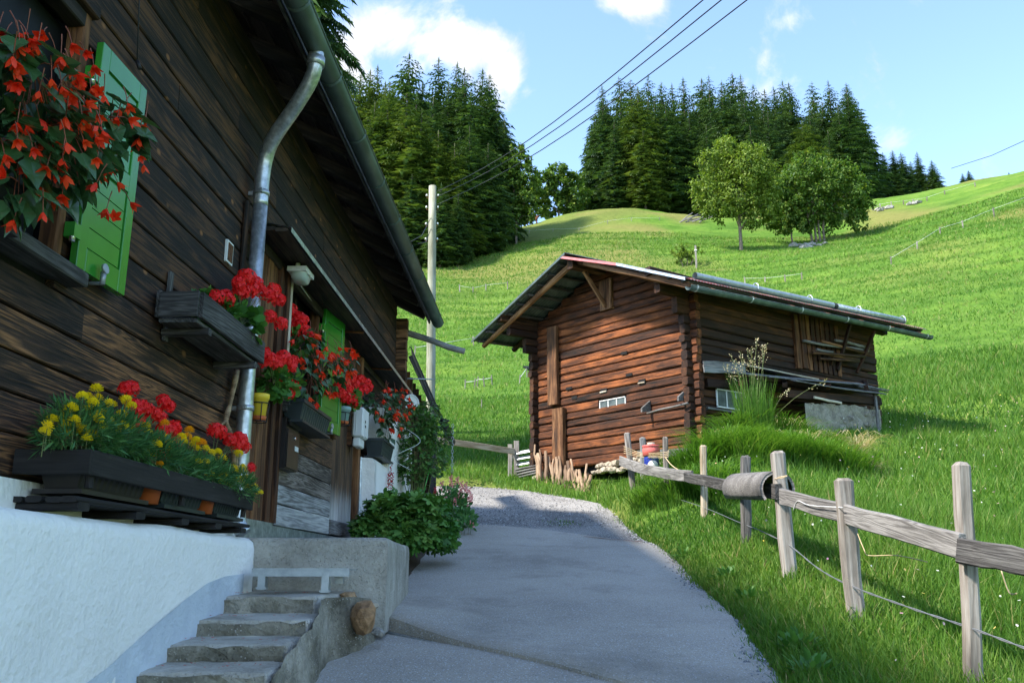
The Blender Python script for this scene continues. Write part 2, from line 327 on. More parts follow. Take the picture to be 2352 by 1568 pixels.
def concrete(name, lo, mid, hi, peb=.5, moss=0):
    m, nt, b, out = newmat(name); v = coords(nt, (1, 1, 1), 20)
    n1 = noise(nt, v, 2.6, 6, .62); n2 = noise(nt, v, 45, 5, .6)
    c = ramp(nt, math_(nt, 'ADD', math_(nt, 'MULTIPLY', n1, .75), math_(nt, 'MULTIPLY', n2, .25)), [(.32, lo), (.5, mid), (.68, hi)])
    vo = nd(nt, 'ShaderNodeTexVoronoi', ins={2: 55}); nt.links.new(v, vo.inputs['Vector'])
    pf = ramp(nt, vo.outputs['Distance'], [(.18, (1, 1, 1)), (.3, (0, 0, 0))])
    pc = ramp(nt, noise(nt, vo.outputs['Position'], 9, 1), [(.35, (.05, .045, .04)), (.5, (.3, .27, .22)), (.65, (.55, .52, .47))])
    sel = ramp(nt, n1, [(.42, (1, 1, 1)), (.58, (.15, .15, .15))])
    c = mixc(nt, math_(nt, 'MULTIPLY', math_(nt, 'MULTIPLY', pf, sel), peb), c, pc)
    if moss:
        c = mixc(nt, math_(nt, 'MULTIPLY', ramp(nt, noise(nt, v, 4, 5, .6), [(.5, (0, 0, 0)), (.66, (1, 1, 1))]), moss), c, (.035, .032, .02))
    nt.links.new(c, b.inputs['Base Color']); b.inputs['Roughness'].default_value = .92; b.inputs['Specular IOR Level'].default_value = .2
    h = math_(nt, 'ADD', math_(nt, 'ADD', n1, math_(nt, 'MULTIPLY', n2, .5)), math_(nt, 'MULTIPLY', pf, .25)); bump(nt, b, h, .9, .02); return m
M['concrete'] = concrete('concrete', (.17, .16, .13), (.35, .33, .285), (.50, .475, .42), .5, .2)
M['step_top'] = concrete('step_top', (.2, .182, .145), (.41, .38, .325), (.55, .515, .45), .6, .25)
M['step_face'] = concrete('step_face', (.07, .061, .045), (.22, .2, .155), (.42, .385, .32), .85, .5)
def nd_noise(nt, v, s):
    n = nd(nt, 'ShaderNodeTexNoise', ins={2: s, 3: 4}); nt.links.new(v, n.inputs[0]); return n.outputs[1]
def asphalt(name, lo, mid, hi, stone, dens, crack=0):
    m, nt, b, out = newmat(name); v = coords(nt)
    n1 = noise(nt, v, .55, 5, .6); n2 = noise(nt, v, 70, 3, .6)
    c = ramp(nt, math_(nt, 'ADD', math_(nt, 'MULTIPLY', n1, .65), math_(nt, 'MULTIPLY', n2, .35)), [(.34, lo), (.5, mid), (.66, hi)])
    for sc, th, a in ((90, .30, 1), (34, .17, .9)):
        vo = nd(nt, 'ShaderNodeTexVoronoi', ins={2: sc}); nt.links.new(v, vo.inputs['Vector'])
        r = nd(nt, 'ShaderNodeSeparateColor'); nt.links.new(vo.outputs['Color'], r.inputs[0])
        pf = math_(nt, 'MULTIPLY', ramp(nt, vo.outputs['Distance'], [(th, (1, 1, 1)), (th + .12, (0, 0, 0))]), math_(nt, 'GREATER_THAN', r.outputs[0], 1 - dens))
        pc = ramp(nt, r.outputs[1], [(0, tuple(x * .25 for x in stone)), (.5, tuple(x * .75 for x in stone)), (1, stone)])
        c = mixc(nt, math_(nt, 'MULTIPLY', pf, a), c, pc)
    st_ = ramp(nt, noise(nt, vmath(nt, 'ADD', v, (5, 3, 0)), .9, 7, .68), [(.53, (0, 0, 0)), (.70, (1, 1, 1))]); c = mixc(nt, math_(nt, 'MULTIPLY', st_, .5), c, tuple(x * .45 for x in lo))
    ck = nd(nt, 'ShaderNodeTexVoronoi', feature='DISTANCE_TO_EDGE', ins={2: .75}); nt.links.new(vmath(nt, 'ADD', v, vmath(nt, 'MULTIPLY', nd_noise(nt, v, 3.5), (.35, .35, 0))), ck.inputs['Vector'])
    cm = math_(nt, 'MULTIPLY', ramp(nt, ck.outputs['Distance'], [(.004, (1, 1, 1)), (.011, (0, 0, 0))]), ramp(nt, n1, [(.46, (0, 0, 0)), (.56, (1, 1, 1))])); c = mixc(nt, math_(nt, 'MULTIPLY', cm, crack), c, (.03, .03, .03))
    nt.links.new(c, b.inputs['Base Color']); b.inputs['Roughness'].default_value = .85; b.inputs['Specular IOR Level'].default_value = .3
    bump(nt, b, math_(nt, 'ADD', n2, math_(nt, 'MULTIPLY', pf, .5)), .7, .008); return m
M['asphalt'] = asphalt('asphalt', (.26, .235, .198), (.355, .321, .27), (.43, .39, .33), (.55, .55, .56), .55)
M['gravel'] = asphalt('gravel', (.07, .067, .063), (.19, .182, .17), (.36, .345, .325), (.6, .58, .56), .9, 0)
M['tar'] = asphalt('tar', (.012, .012, .013), (.025, .025, .027), (.05, .05, .052), (.15, .15, .15), .3)
def groundmat():
    m, nt, b, out = newmat('meadow'); tc = nd(nt, 'ShaderNodeTexCoord'); v = tc.outputs['Object']
    n1 = noise(nt, v, .05, 4, .6); n2 = noise(nt, vmath(nt, 'MULTIPLY', v, (1, 1, 2.5)), .35, 6, .62); n3 = noise(nt, v, 9, 6, .7)
    n4 = noise(nt, v, 1.6, 5, .65)
    f = math_(nt, 'ADD', math_(nt, 'ADD', math_(nt, 'MULTIPLY', n1, .35), math_(nt, 'MULTIPLY', n2, .35)), math_(nt, 'MULTIPLY', n4, .3))
    c = ramp(nt, f, [(.36, (.045, .11, .014)), (.47, (.085, .17, .022)), (.56, (.115, .205, .03)), (.66, (.16, .225, .045))])
    c = mixc(nt, .75, c, ramp(nt, n3, [(.3, (.68, .72, .6)), (.5, (.97, .98, .95)), (.7, (1.25, 1.22, 1.2))]), 'MULTIPLY')
    n5 = noise(nt, v, .16, 5, .65); c = mixc(nt, .8, c, ramp(nt, n5, [(.36, (.62, .72, .6)), (.5, (1, 1, 1)), (.64, (1.3, 1.12, 1.15))]), 'MULTIPLY')
    at = nd(nt, 'ShaderNodeAttribute', attribute_name='dry')
    c = mixc(nt, at.outputs['Fac'], c, mixc(nt, n4, (.12, .13, .03), (.26, .22, .08)))
    nt.links.new(c, b.inputs['Base Color']); b.inputs['Roughness'].default_value = .95; b.inputs['Specular IOR Level'].default_value = .1
    bump(nt, b, math_(nt, 'ADD', math_(nt, 'MULTIPLY', n4, 1.2), math_(nt, 'ADD', math_(nt, 'MULTIPLY', n3, .35), n2)), .9, .22); return m
M['meadow'] = groundmat()
M['grass'] = leafmat('grass', None, [(.03, .09, .012), (.06, .16, .018), (.105, .22, .028), (.17, .27, .05), (.36, .31, .14)], .45, .55, attr=True, spec=.25)
M['straw'] = leafmat('straw', None, [(.36, .27, .13), (.55, .45, .26), (.68, .6, .42)], .3, .6, attr=True)
M['spruce'] = leafmat('spruce', None, [(.018, .045, .016), (.042, .088, .026), (.075, .135, .036), (.12, .185, .05)], .22, .6, attr=True, spec=.2)
M['broadleaf'] = leafmat('broadleaf', None, [(.06, .11, .014), (.11, .175, .024), (.165, .235, .036), (.24, .29, .06)], .4, .55, attr=True, spec=.25)
M['darkbroad'] = leafmat('darkbroad', None, [(.03, .075, .014), (.06, .125, .02), (.10, .18, .03), (.19, .24, .04)], .4, .55, attr=True, spec=.25)
M['begonia'] = leafmat('begonia', (.022, .06, .026), (.075, .17, .06), .15, .28, spec=.6)
M['begoniaflower'] = leafmat('begoniaflower', (.85, .012, .008), (.97, .10, .018), .3, .45)
M['geraniumleaf'] = leafmat('geraniumleaf', None, [(.03, .10, .016), (.065, .19, .03), (.12, .27, .05)], .25, .5, attr=True)
M['geraniumflower'] = leafmat('geraniumflower', (.85, .008, .016), (.95, .03, .025), .3, .5)
M['marigoldleaf'] = leafmat('marigoldleaf', None, [(.035, .12, .045), (.075, .2, .06), (.13, .28, .08)], .25, .5, attr=True)
M['yellowflower'] = leafmat('yellowflower', (.95, .66, .01), (.98, .80, .03), .3, .5)
M['orangeflower'] = leafmat('orangeflower', (.95, .36, .01), (.98, .48, .02), .3, .5)
M['cranesbill'] = leafmat('cranesbill', None, [(.04, .11, .02), (.08, .2, .035), (.14, .29, .06), (.24, .32, .06)], .25, .5, attr=False)
M['roseleaf'] = leafmat('roseleaf', None, [(.036, .10, .024), (.075, .18, .04), (.13, .26, .06), (.14, .07, .05)], .25, .45, attr=True)
M['pinkflower'] = leafmat('pinkflower', (.85, .27, .34), (.95, .5, .54), .35, .5)
M['crimsonflower'] = leafmat('crimsonflower', (.45, .02, .06), (.6, .05, .1), .3, .5)
M['petal'] = leafmat('petal', (.45, .005, .01), (.6, .02, .02), .2, .6)
M['wild'] = leafmat('wild', None, [(.75, .76, .7), (.7, .72, .6), (.5, .25, .4), (.7, .6, .05)], .3, .6, attr=True)
# ================================================================ ground
# road profile (height above z = 0 against distance Y), from the road's own slope
_ry = np.array([-30, -6, 0, 4, 5.5, 7.5, 9.5, 12, 14, 16, 18, 20, 24, 40.])
_rz = np.array([-4.2, -.85, .0, .56, .78, 1.03, 1.30, 1.72, 2.08, 2.46, 2.86, 3.22, 3.9, 6.5])
def zroad(Y): return np.interp(Y, _ry, _rz)
def onroad(x, y):
    r = ray(x, y); lo, hi = .5, 34.
    for _ in range(50):
        m = (lo + hi) / 2
        if CZ + r[2] / r[1] * m > zroad(m): lo = m
        else: hi = m
    return Vector((r[0] / r[1] * lo, lo, float(zroad(lo))))
ctrl = []
def cp(x, y, Y): p = D(x, y, Y); ctrl.append(tuple(p))
for Y in (-25, -12, -4, 0, 3, 5.5, 7.5, 9.5, 12, 14, 16, 18):
    for X in (-1.6, .2, 1.7): ctrl.append((X, Y, float(zroad(Y))))
for Y in (-25, -4, 3, 7.5, 12): ctrl.append((-14, Y, float(zroad(Y)) + .2))
ctrl += [(-9, 17, 3.0), (-14, 22, 4.5), (-40, 20, 4), (-40, -10, 0), (-40, 60, 20), (-60, 100, 44)]
for a in [(2235, 1590, 5.0), (1965, 1422, 6.5), (1812, 1328, 8), (1712, 1252, 9.6), (1617, 1188, 12), (1535, 1143, 14), (1453, 1118, 15.6),
          (2352, 1568, 5.4), (2352, 1440, 6.9), (2352, 1300, 9.3), (2352, 1100, 15), (2352, 900, 24), (2352, 700, 40), (2352, 550, 65), (2352, 415, 112),
          (2150, 1250, 10), (2100, 1100, 14.5), (2100, 1000, 20), (2150, 850, 29), (2200, 750, 36), (2100, 700, 46), (2150, 600, 66), (2130, 520, 96), (2080, 452, 150), (2200, 432, 150),
          (1900, 1200, 11.6), (1950, 1090, 14.6), (1860, 560, 106), (1700, 578, 100), (1700, 520, 130), (1600, 500, 148), (1440, 486, 152), (1370, 487, 150), (1290, 500, 148), (1210, 515, 142),
          (1650, 640, 80), (1500, 560, 108), (1350, 560, 108), (1200, 570, 112), (1250, 1105, 19.5), (1100, 1110, 19), (1000, 1110, 18.5), (1100, 1010, 25), (1100, 900, 37), (1100, 800, 53), (1100, 700, 77), (1080, 640, 95), (1060, 590, 114),
          (950, 900, 37), (900, 700, 77), (900, 620, 104), (1150, 560, 124)]: cp(*a)
ctrl += [(3.3, 17.6, 3.55), (.6, 20.2, 3.35), (8.2, 20.6, 4.6), (6.2, 18.6, 4.2), (7.6, 18.0, 3.9)]
for a in [(1640, 1020, 15.6), (1740, 990, 15.8), (1850, 1015, 16.2), (1950, 1055, 16.4), (1600, 1112, 13.6), (1750, 1105, 13.2), (1900, 1112, 13.4)]: cp(*a)
for (x, Y, z) in [(-60, 190, 40), (-10, 190, 40), (15, 215, 50), (40, 240, 62), (80, 240, 72), (120, 230, 80), (170, 150, 85), (150, 90, 68), (90, 40, 28), (60, 10, 12), (40, -20, 3), (120, 300, 75), (0, 320, 30), (-120, 250, 40), (-100, 20, 5), (220, 260, 90)]: ctrl.append((x, Y, z))
CP = np.array(ctrl)
def _phi(r2): return np.where(r2 > 1e-9, .5 * r2 * np.log(r2 + 1e-12), 0)
SC = 50.
_P = CP[:, :2] / SC; _n = len(_P)
_K = _phi(((_P[:, None] - _P[None]) ** 2).sum(-1)) + np.eye(_n) * 2e-5
_A = np.zeros((_n + 3, _n + 3)); _A[:_n, :_n] = _K; _A[:_n, _n] = 1; _A[:_n, _n + 1:] = _P; _A[_n, :_n] = 1; _A[_n + 1:, :_n] = _P.T
_w = np.linalg.solve(_A, np.concatenate([CP[:, 2], [0, 0, 0]]))
def vnoise(x, y, f, seed=0):
    x = x * f + seed * 17.3; y = y * f + seed * 9.1; xi = np.floor(x); yi = np.floor(y); u = x - xi; v = y - yi; u = u * u * (3 - 2 * u); v = v * v * (3 - 2 * v)
    h = lambda a, b: np.mod(np.sin(a * 127.1 + b * 311.7) * 43758.5453, 1.)
    return (h(xi, yi) * (1 - u) + h(xi + 1, yi) * u) * (1 - v) + (h(xi, yi + 1) * (1 - u) + h(xi + 1, yi + 1) * u) * v - .5
ROW = [(1800, 1640), (1795, 1590), (1765, 1540), (1728, 1490), (1690, 1430), (1640, 1385), (1598, 1345), (1560, 1300), (1512, 1258), (1470, 1240), (1428, 1200), (1404, 1172), (1370, 1156), (1300, 1142), (1210, 1128), (1088, 1117)]
RR = [onroad(*p) for p in ROW]
RYs = np.array([p.y for p in RR]); RXs = np.array([p.x for p in RR])
YEND = RR[-1].y
def xright(Y): return np.interp(Y, np.concatenate([[-30, 3], RYs]), np.concatenate([[1.55, 1.5], RXs]))
def xleft(Y): return np.interp(Y, [-30, 5, 6.4, 8, 11, 13, YEND], [-1.3, -1.25, -1.0, -.85, -.95, -1.1, -1.6]) - np.maximum(0, Y - 15) * 1.2
def roadmask(X, Y, soft=.22):
    d = np.minimum(np.minimum(xright(Y) - X, X - xleft(Y) + .3), YEND - Y)
    return np.clip(d / soft + .6, 0, 1)
def terr(X, Y):
    X = np.asarray(X, float); Y = np.asarray(Y, float); sh = X.shape; q = np.stack([X.ravel(), Y.ravel()], -1) / SC
    z = np.empty(len(q))
    for i in range(0, len(q), 20000):
        c = q[i:i + 20000]; z[i:i + 20000] = _phi(((c[:, None] - _P[None]) ** 2).sum(-1)) @ _w[:_n] + _w[_n] + c @ _w[_n + 1:]
    z = z.reshape(sh)
    d = np.hypot(X, Y); a = np.clip((d - 14) / 40, 0, 1)
    z = z + a * (vnoise(X, Y, .11, 1) * .9 + vnoise(X, Y, .3, 2) * .32) + np.clip((d - 10) / 10, .15, 1) * vnoise(X, Y, 1.1, 3) * .12
    z = z + a * .17 * np.sin(z * 2.3 + vnoise(X, Y, .06, 4) * 9) * (vnoise(X, Y, .09, 6) + .5)     # cattle terracettes
    m = roadmask(X, Y)
    return z * (1 - m) + (zroad(Y) - .045) * m
def tz(x, y): return float(terr(np.array([x]), np.array([y]))[0])
def hit(x, y, y0=8., y1=260.):
    r = ray(x, y); Y = np.geomspace(y0, y1, 900); X = r[0] / r[1] * Y; Z = CZ + r[2] / r[1] * Y
    t = terr(X, Y); k = np.nonzero(t > Z)[0]
    i = k[0] if len(k) else int(np.argmin(Z - t)); return Vector((float(X[i]), float(Y[i]), float(t[i])))
def build_ground():
    ang = np.radians(np.concatenate([np.linspace(-178, -48, 26), np.linspace(-45, -36, 8)[:-1], np.linspace(-36, 38, 420), np.linspace(40, 178, 26)]))
    rad = np.concatenate([[.4, 1.2, 2.2, 3], np.geomspace(3.6, 300, 330), [360, 450, 600, 900]])
    A, Rr = np.meshgrid(ang, rad); X = Rr * np.sin(A); Y = Rr * np.cos(A)
    Z = terr(X, Y)
    far = np.clip((Rr - 260) / 300, 0, 1); Z = Z * (1 - far) + 30 * far
    back = np.clip((-Y - 10) / 30, 0, 1); Z = Z * (1 - back) + np.minimum(Z, -1.5) * back
    nr, na = X.shape; V = np.stack([X, Y, Z], -1).reshape(-1, 3)
    i = np.arange(nr - 1)[:, None] * na + np.arange(na - 1)[None]
    F = np.stack([i, i + 1, i + na + 1, i + na], -1).reshape(-1, 4)[:, ::-1]
    me = bpy.data.meshes.new('meadow_ground'); me.vertices.add(len(V)); me.vertices.foreach_set('co', V.ravel())
    me.loops.add(F.size); me.loops.foreach_set('vertex_index', F.ravel()); me.polygons.add(len(F))
    me.polygons.foreach_set('loop_start', np.arange(len(F)) * 4); me.polygons.foreach_set('use_smooth', np.ones(len(F), bool)); me.update(calc_edges=True)
    d = np.hypot(V[:, 0], V[:, 1])
    dry = np.clip((vnoise(V[:, 0], V[:, 1], .13, 8) + .5 - .62) * 4, 0, 1) * np.clip((d - 50) / 60, 0, .8)
    dry = np.maximum(dry, np.clip((vnoise(V[:, 0], V[:, 1], .05, 9) + .5 - .46) * 4, 0, .5) * np.clip((d - 70) / 50, 0, 1) * (V[:, 0] < 22))
    dry = np.maximum(dry, np.clip((roadmask(V[:, 0], V[:, 1], .5)) * 1.0, 0, .6) * (d < 25))
    me.attributes.new('dry', 'FLOAT', 'POINT').data.foreach_set('value', dry.astype(np.float32))
    me.materials.append(M['meadow']); o = link('meadow_ground', me); tag(o, kind='structure')
build_ground()
def apron(x, y): return .075 * math.exp(-((y - 6.7) / 1.1) ** 2) * min(1, max(0, (-.25 - x) / .6))
def sheet(name, rows, mat, off, ncol=26, skirt=.0, jitter=.0, crown=.03, bank=0):
    V = []; nr = len(rows)
    for (pl, pr) in rows:
        for j in range(ncol + 1):
            t = j / ncol; p = pl.lerp(pr, t); jx = 0
            if j in (0, ncol): jx = random.uniform(-jitter, jitter)
            p = Vector((p.x + jx, p.y, float(zroad(p.y)) + off + crown * (1 - (2 * t - 1) ** 2) + float(vnoise(np.array([p.x]), np.array([p.y]), 1.3, 5)[0]) * .018 + bank * apron(p.x, p.y))); V.append(p)
    F = [(i * (ncol + 1) + j, i * (ncol + 1) + j + 1, (i + 1) * (ncol + 1) + j + 1, (i + 1) * (ncol + 1) + j) for i in range(nr - 1) for j in range(ncol)]
    mb = MB(); mb.add(V, F, True)
    if skirt:
        b = len(mb.v); mb.v += [(p[0], p[1], p[2] - skirt) for p in V[:ncol + 1]]
        for j in range(ncol): mb.f.append([j, b + j, b + j + 1, j + 1]); mb.sm.append(False)
    return tag(mb.build(name, mat), kind='structure')
def lerp_rows(a, b, n): return [(a[0].lerp(b[0], i / n), a[1].lerp(b[1], i / n)) for i in range(n)]
# drain line crosses the road obliquely: lower road ends there, upper road begins with a raised broken edge
dl, dr = onroad(842, 1450), onroad(1480, 1580)
dv = (dr - dl).normalized(); dr2 = dl + dv * ((1.75 - dl.x) / dv.x); dl2 = dl - dv * .35
gl, gr = onroad(1030, 1211), onroad(1475, 1252)
gl = gl - (gr - gl) * .5
def rowat(Y): return (Vector((float(xleft(Y)) - .25, Y, 0)), Vector((float(xright(Y)), Y, 0)))
low = [rowat(-12), rowat(-6), rowat(-1), rowat(2), rowat(3)] + lerp_rows(rowat(3.4), (dl2, dr2), 8) + [(dl2, dr2)]
sheet('road', low, M['asphalt'], 0, jitter=.015)
gap = Vector((0, .085, 0))
up = []
for i in range(22):
    t = i / 21; a = (dl2 + gap).lerp(gl, t); b = (dr2 + gap).lerp(gr, t)
    a.x = float(xleft(a.y)) - .25; b.x = float(xright(b.y)) + random.uniform(-.02, .02); up.append((a, b))
sheet('upper_road', up, M['asphalt'], .022, skirt=.2, jitter=.02, bank=1)
gv = []
for i in range(16):
    t = i / 15; Y0 = gl.y * (1 - t) + YEND * t; Y1 = gr.y * (1 - t) + (YEND - .02) * t
    gv.append((Vector((float(xleft(Y0)) - 1.2 - t * 3, Y0 - .02 + t * .8, 0)), Vector((float(xright(Y1)), Y1 - .02, 0))))
sheet('gravel_track', gv, M['gravel'], .008, jitter=.06)
# tar seam, rusty edge strip and zinc drain in the cut
def ribbon(name, pts, wid, mat, off, kind=None, n=30):
    mb = MB(); V = []; m = len(pts)
    for i in range(m):
        t = (pts[min(i + 1, m - 1)] - pts[max(i - 1, 0)]); t.z = 0; t.normalize(); nrm = Vector((-t.y, t.x, 0)); w = wid * random.uniform(.6, 1.25)
        for q in (-1, 1):
            p = pts[i] + nrm * q * w / 2; V.append((p.x, p.y, float(zroad(p.y)) + off))
    mb.add(V, [(2 * i, 2 * i + 1, 2 * i + 3, 2 * i + 2) for i in range(m - 1)]); return mb.build(name, mat)
def seg(a, b, n): return [a.lerp(b, i / n) for i in range(n + 1)]
half = dl2 + gap / 2; hr = dr2 + gap / 2
tag(ribbon('drain_soil', seg(half, hr, 40), .11, M['soil'], -.03), kind='structure')
ch = empty('drain_channel', tuple(dl), 0, 'galvanised steel drain channel set across the asphalt beside the steps', 'drain')
mb = MB(); q0 = dl - dv * .12; q1 = dl + (dr - dl) * .5
nrm = Vector((-dv.y, dv.x, 0))
for (o, w, h0, h1) in ((.0, .012, -.05, .028), (.055, .012, -.05, .018), (.028, .05, -.05, -.035)):
    P = []
    for i in range(7):
        p = q0.lerp(q1, i / 6) + nrm * o; z = float(zroad(p.y)) - .012 * i / 6; P.append((p, z))
    for i in range(6):
        vs_ = []
        for (p, z) in (P[i], P[i + 1]):
            for s_ in (-1, 1):
                for hh in (h0, h1): r_ = p + nrm * s_ * w / 2 - dl; vs_.append((r_.x, r_.y, z + hh - dl.z))
        mb.add(vs_, [(0, 1, 5, 4), (2, 6, 7, 3), (1, 3, 7, 5), (0, 4, 6, 2), (0, 2, 3, 1), (4, 5, 7, 6)])
mb.build('channel_profile', M['zinc'], ch)
mb = MB()
a_ = dl + dv * .55 + nrm * .065 - dl; mb.tube([a_ + Vector((0, 0, float(zroad(a_.y + dl.y)) + .02 - dl.z)), a_ + dv * .8 + Vector((0, 0, float(zroad((a_ + dv * .8).y + dl.y)) + .012 - dl.z))], .014, 6)
mb.build('rusty_edge', M['rust'], ch)
es = seg(gl + Vector((.3, .0, 0)), gr, 24)
o = ribbon('edge_strip', [p + Vector((0, .005, 0)) for p in es], .028, M['rust'], .045); tag(o, 'thin rusty steel strip between the asphalt and the gravel', 'edging')
mb = MB()
# ================================================================ chalet (local axes: x = out of the wall, y = along it, z up)
KW = (1258 - 1176) / FPX * CT; DE = math.atan(KW); CD, SD = math.cos(DE), math.sin(DE)
HO = Vector((-2.25, 0, 0))
def H(n, s, z): return Vector((HO.x + n * CD + s * SD, -n * SD + s * CD, z))
def HP(x, y, n):
    r = ray(x, y); a, b, e = r[0], -SD, -2.25 + n * CD; a2, b2, e2 = r[1], -CD, -n * SD
    det = a * b2 - b * a2; t = (e * b2 - b * e2) / det; s = (a * e2 - a2 * e) / det
    return s, CZ + r[2] * t
def zH(s, n, y): return zof(y, H(n, s, 0).y)
def nH(s, x, y=1000):
    r = ray(x, y); n = .1
    for _ in range(12):
        w = H(n, s, 0); n += (r[0] / r[1] * w.y - w.x)
    return n
chalet = empty('chalet', HO, -DE, 'dark weathered timber chalet with white plinth and long grey gutter', 'house')
NB = -5.2     # ridge
def cbeam(name, a, b, h, t, mat, parent=chalet, up=(0, 0, 1), **kw): return beam(name, a, b, h, t, mat, parent, up, **kw)
# core behind the boards
mb = MB()
mb.bbox(-.18, -.03, -2.5, 2.45, .2, 5.3); mb.bbox(-.18, -.03, 2.45, 3.95, .2, 2.62); mb.bbox(-.18, -.03, 2.45, 3.95, 3.98, 5.3)
mb.bbox(-.18, -.03, 3.95, 7.45, .2, 5.3); mb.bbox(-.18, -.03, 7.45, 8.62, .2, 2.62); mb.bbox(-.18, -.03, 7.45, 8.62, 3.9, 5.3); mb.bbox(-.18, -.03, 8.62, 13.3, .2, 5.3)
mb.bbox(-9, -.18, 13.15, 13.3, .2, 5.3); mb.bbox(-9, -.18, -2.5, -2.35, .2, 5.3); mb.bbox(-9, -8.85, -2.35, 13.15, .2, 5.3)
mb.bbox(-1.6, -1.5, -2.3, 13.1, 2.3, 4.6)
mb.build('wall_core', M['dark'], chalet)
# siding boards, one by one
z = 1.70; row = 0
while z < 5.22:
    h = random.uniform(.165, .185) if z < 2.6 else random.uniform(.195, .235)
    if z + h > 5.25: h = 5.27 - z
    zm = z + h / 2
    cuts = [(-2.4, 13.15)]
    if z + h > 2.66 and z < 3.94: cuts = [(-2.4, 2.5), (3.93, 13.15)]
    if z < 3.82:
        q = []
        for (a, b) in cuts:
            if b > 10.5: q.append((a, 6.78)); q.append((10.55, b))
            else: q.append((a, b))
        cuts = q
    for (a, b) in cuts:
        js = [a]
        while b - js[-1] > 6.2: js.append(js[-1] + random.uniform(2.4, 4.6))
        js.append(b)
        for i in range(len(js) - 1):
            if js[i + 1] < 1.4: continue
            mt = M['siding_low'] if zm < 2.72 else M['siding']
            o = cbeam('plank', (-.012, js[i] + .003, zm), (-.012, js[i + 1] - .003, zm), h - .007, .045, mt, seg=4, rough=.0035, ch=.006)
            o.rotation_euler.rotate_axis('X', -math.radians(random.uniform(1.0, 2.6)))
    z += h; row += 1
# crossing log ends at the far corner
z = 1.8
while z < 5.1:
    h = random.uniform(.15, .17)
    cbeam('log_end', (-.3, 13.27, z), (.16 + random.uniform(-.015, .015), 13.27, z), h - .006, .16, M['log_end'], seg=2, rough=.004, ch=.012); z += h
# roof: boards, rafters, sheeting, edge
TR = math.tan(math.radians(27)); EN, EZ = .51, 5.22
def rz(n): return EZ + (EN - n) * TR
mb = MB()
mb.add([(EN, -2.6, rz(EN)), (EN, 13.75, rz(EN)), (NB, 13.75, rz(NB)), (NB, -2.6, rz(NB)), (EN, -2.6, rz(EN) + .05), (EN, 13.75, rz(EN) + .05), (NB, 13.75, rz(NB) + .05), (NB, -2.6, rz(NB) + .05)],
       [(0, 1, 2, 3), (7, 6, 5, 4), (0, 4, 5, 1), (1, 5, 6, 2), (2, 6, 7, 3), (3, 7, 4, 0)])
roof = mb.build('roof', M['soffit'], chalet)
mb = MB(); W2 = NB * 2 - EN
mb.add([(W2, -2.6, rz(EN)), (W2, 13.75, rz(EN)), (NB - .01, 13.75, rz(NB)), (NB - .01, -2.6, rz(NB)), (W2, -2.6, rz(EN) + .05), (W2, 13.75, rz(EN) + .05), (NB - .01, 13.75, rz(NB) + .05), (NB - .01, -2.6, rz(NB) + .05)],
       [(3, 2, 1, 0), (4, 5, 6, 7), (0, 1, 5, 4), (1, 2, 6, 5), (2, 3, 7, 6), (3, 0, 4, 7)])
mb.build('roof_far_slope', M['soffit'], chalet)
mb = MB(); mb.add([(.0, 13.2, 5.3), (-.2, 13.2, 5.3), (NB, 13.2, rz(NB) - .05), (-9, 13.2, 5.3)], [(0, 1, 2), (1, 3, 2)]); mb.build('gable_wall', M['siding'], chalet)
for i in range(20):                       # rafters with cut tails
    s = .2 + i * .70
    a = (.40, s, rz(.40) - .075); b = (-1.2, s, rz(-1.2) - .075)
    cbeam('rafter', b, a, .15, .11, M['soffit'], seg=3, rough=.006, ch=.012)
for i in range(4):                        # soffit boards under the sheeting
    n0 = .46 - i * .17; cbeam('soffit_board', (n0 - .08, -2.5, rz(n0 - .08) - .012), (n0 - .08, 13.6, rz(n0 - .08) - .012), .018, .16, M['soffit'], up=(TR * .9, 0, .9), seg=4, rough=.002, ch=.003)
cbeam('fascia_board', (EN - .07, -2.5, 5.17), (EN - .07, 13.65, 5.17), .15, .025, M['darkgrey'], seg=5, rough=.004, ch=.004)
mb = MB(); N = 260                         # wavy rusty sheet edge on top
V = []
for i in range(N + 1):
    s = -2.6 + 16.4 * i / N; w = .014 * math.sin(i * 2 * PI / 4)
    V += [(EN + .055, s, rz(EN + .055) + .062 + w), (EN - .5, s, rz(EN - .5) + .062 + w)]
mb.add(V, [(2 * i, 2 * i + 2, 2 * i + 3, 2 * i + 1) for i in range(N)])
mb.build('roof_sheet_edge', M['rust'], roof)
# gutter: half round trough with seams and hooks
def halfround(p0, p1, r, mat, name, parent, th=.006, n=1, seg=14, a0=PI, a1=2 * PI, lip=True):
    p0, p1 = Vector(p0), Vector(p1); d = (p1 - p0).normalized(); side = d.cross(Vector((0, 0, 1))).normalized(); up = side.cross(d)
    mb = MB(); V = []
    for k in range(n + 1):
        p = p0.lerp(p1, k / n)
        for rr in (r, r - th):
            for j in range(seg + 1):
                a = a0 + (a1 - a0) * j / seg; V.append(p + side * math.cos(a) * rr + up * math.sin(a) * rr)
    m = 2 * (seg + 1); F = []
    for k in range(n):
        for j in range(seg): F += [(k * m + j, (k + 1) * m + j, (k + 1) * m + j + 1, k * m + j + 1), (k * m + seg + 1 + j, k * m + seg + 2 + j, (k + 1) * m + seg + 2 + j, (k + 1) * m + seg + 1 + j)]
        for j in (0, seg): F.append((k * m + j, k * m + seg + 1 + j, (k + 1) * m + seg + 1 + j, (k + 1) * m + j))
    for k in (0, n): F += [(k * m + j, k * m + j + 1, k * m + seg + 2 + j, k * m + seg + 1 + j) for j in range(seg)]
    mb.add(V, F, True)
    if lip:
        for a in (a0, a1): mb.tube([p0 + side * math.cos(a) * r, p1 + side * math.cos(a) * r], .009, 6)
    return mb.build(name, mat, parent)
GN, GZ, GR = .565, 5.13, .088
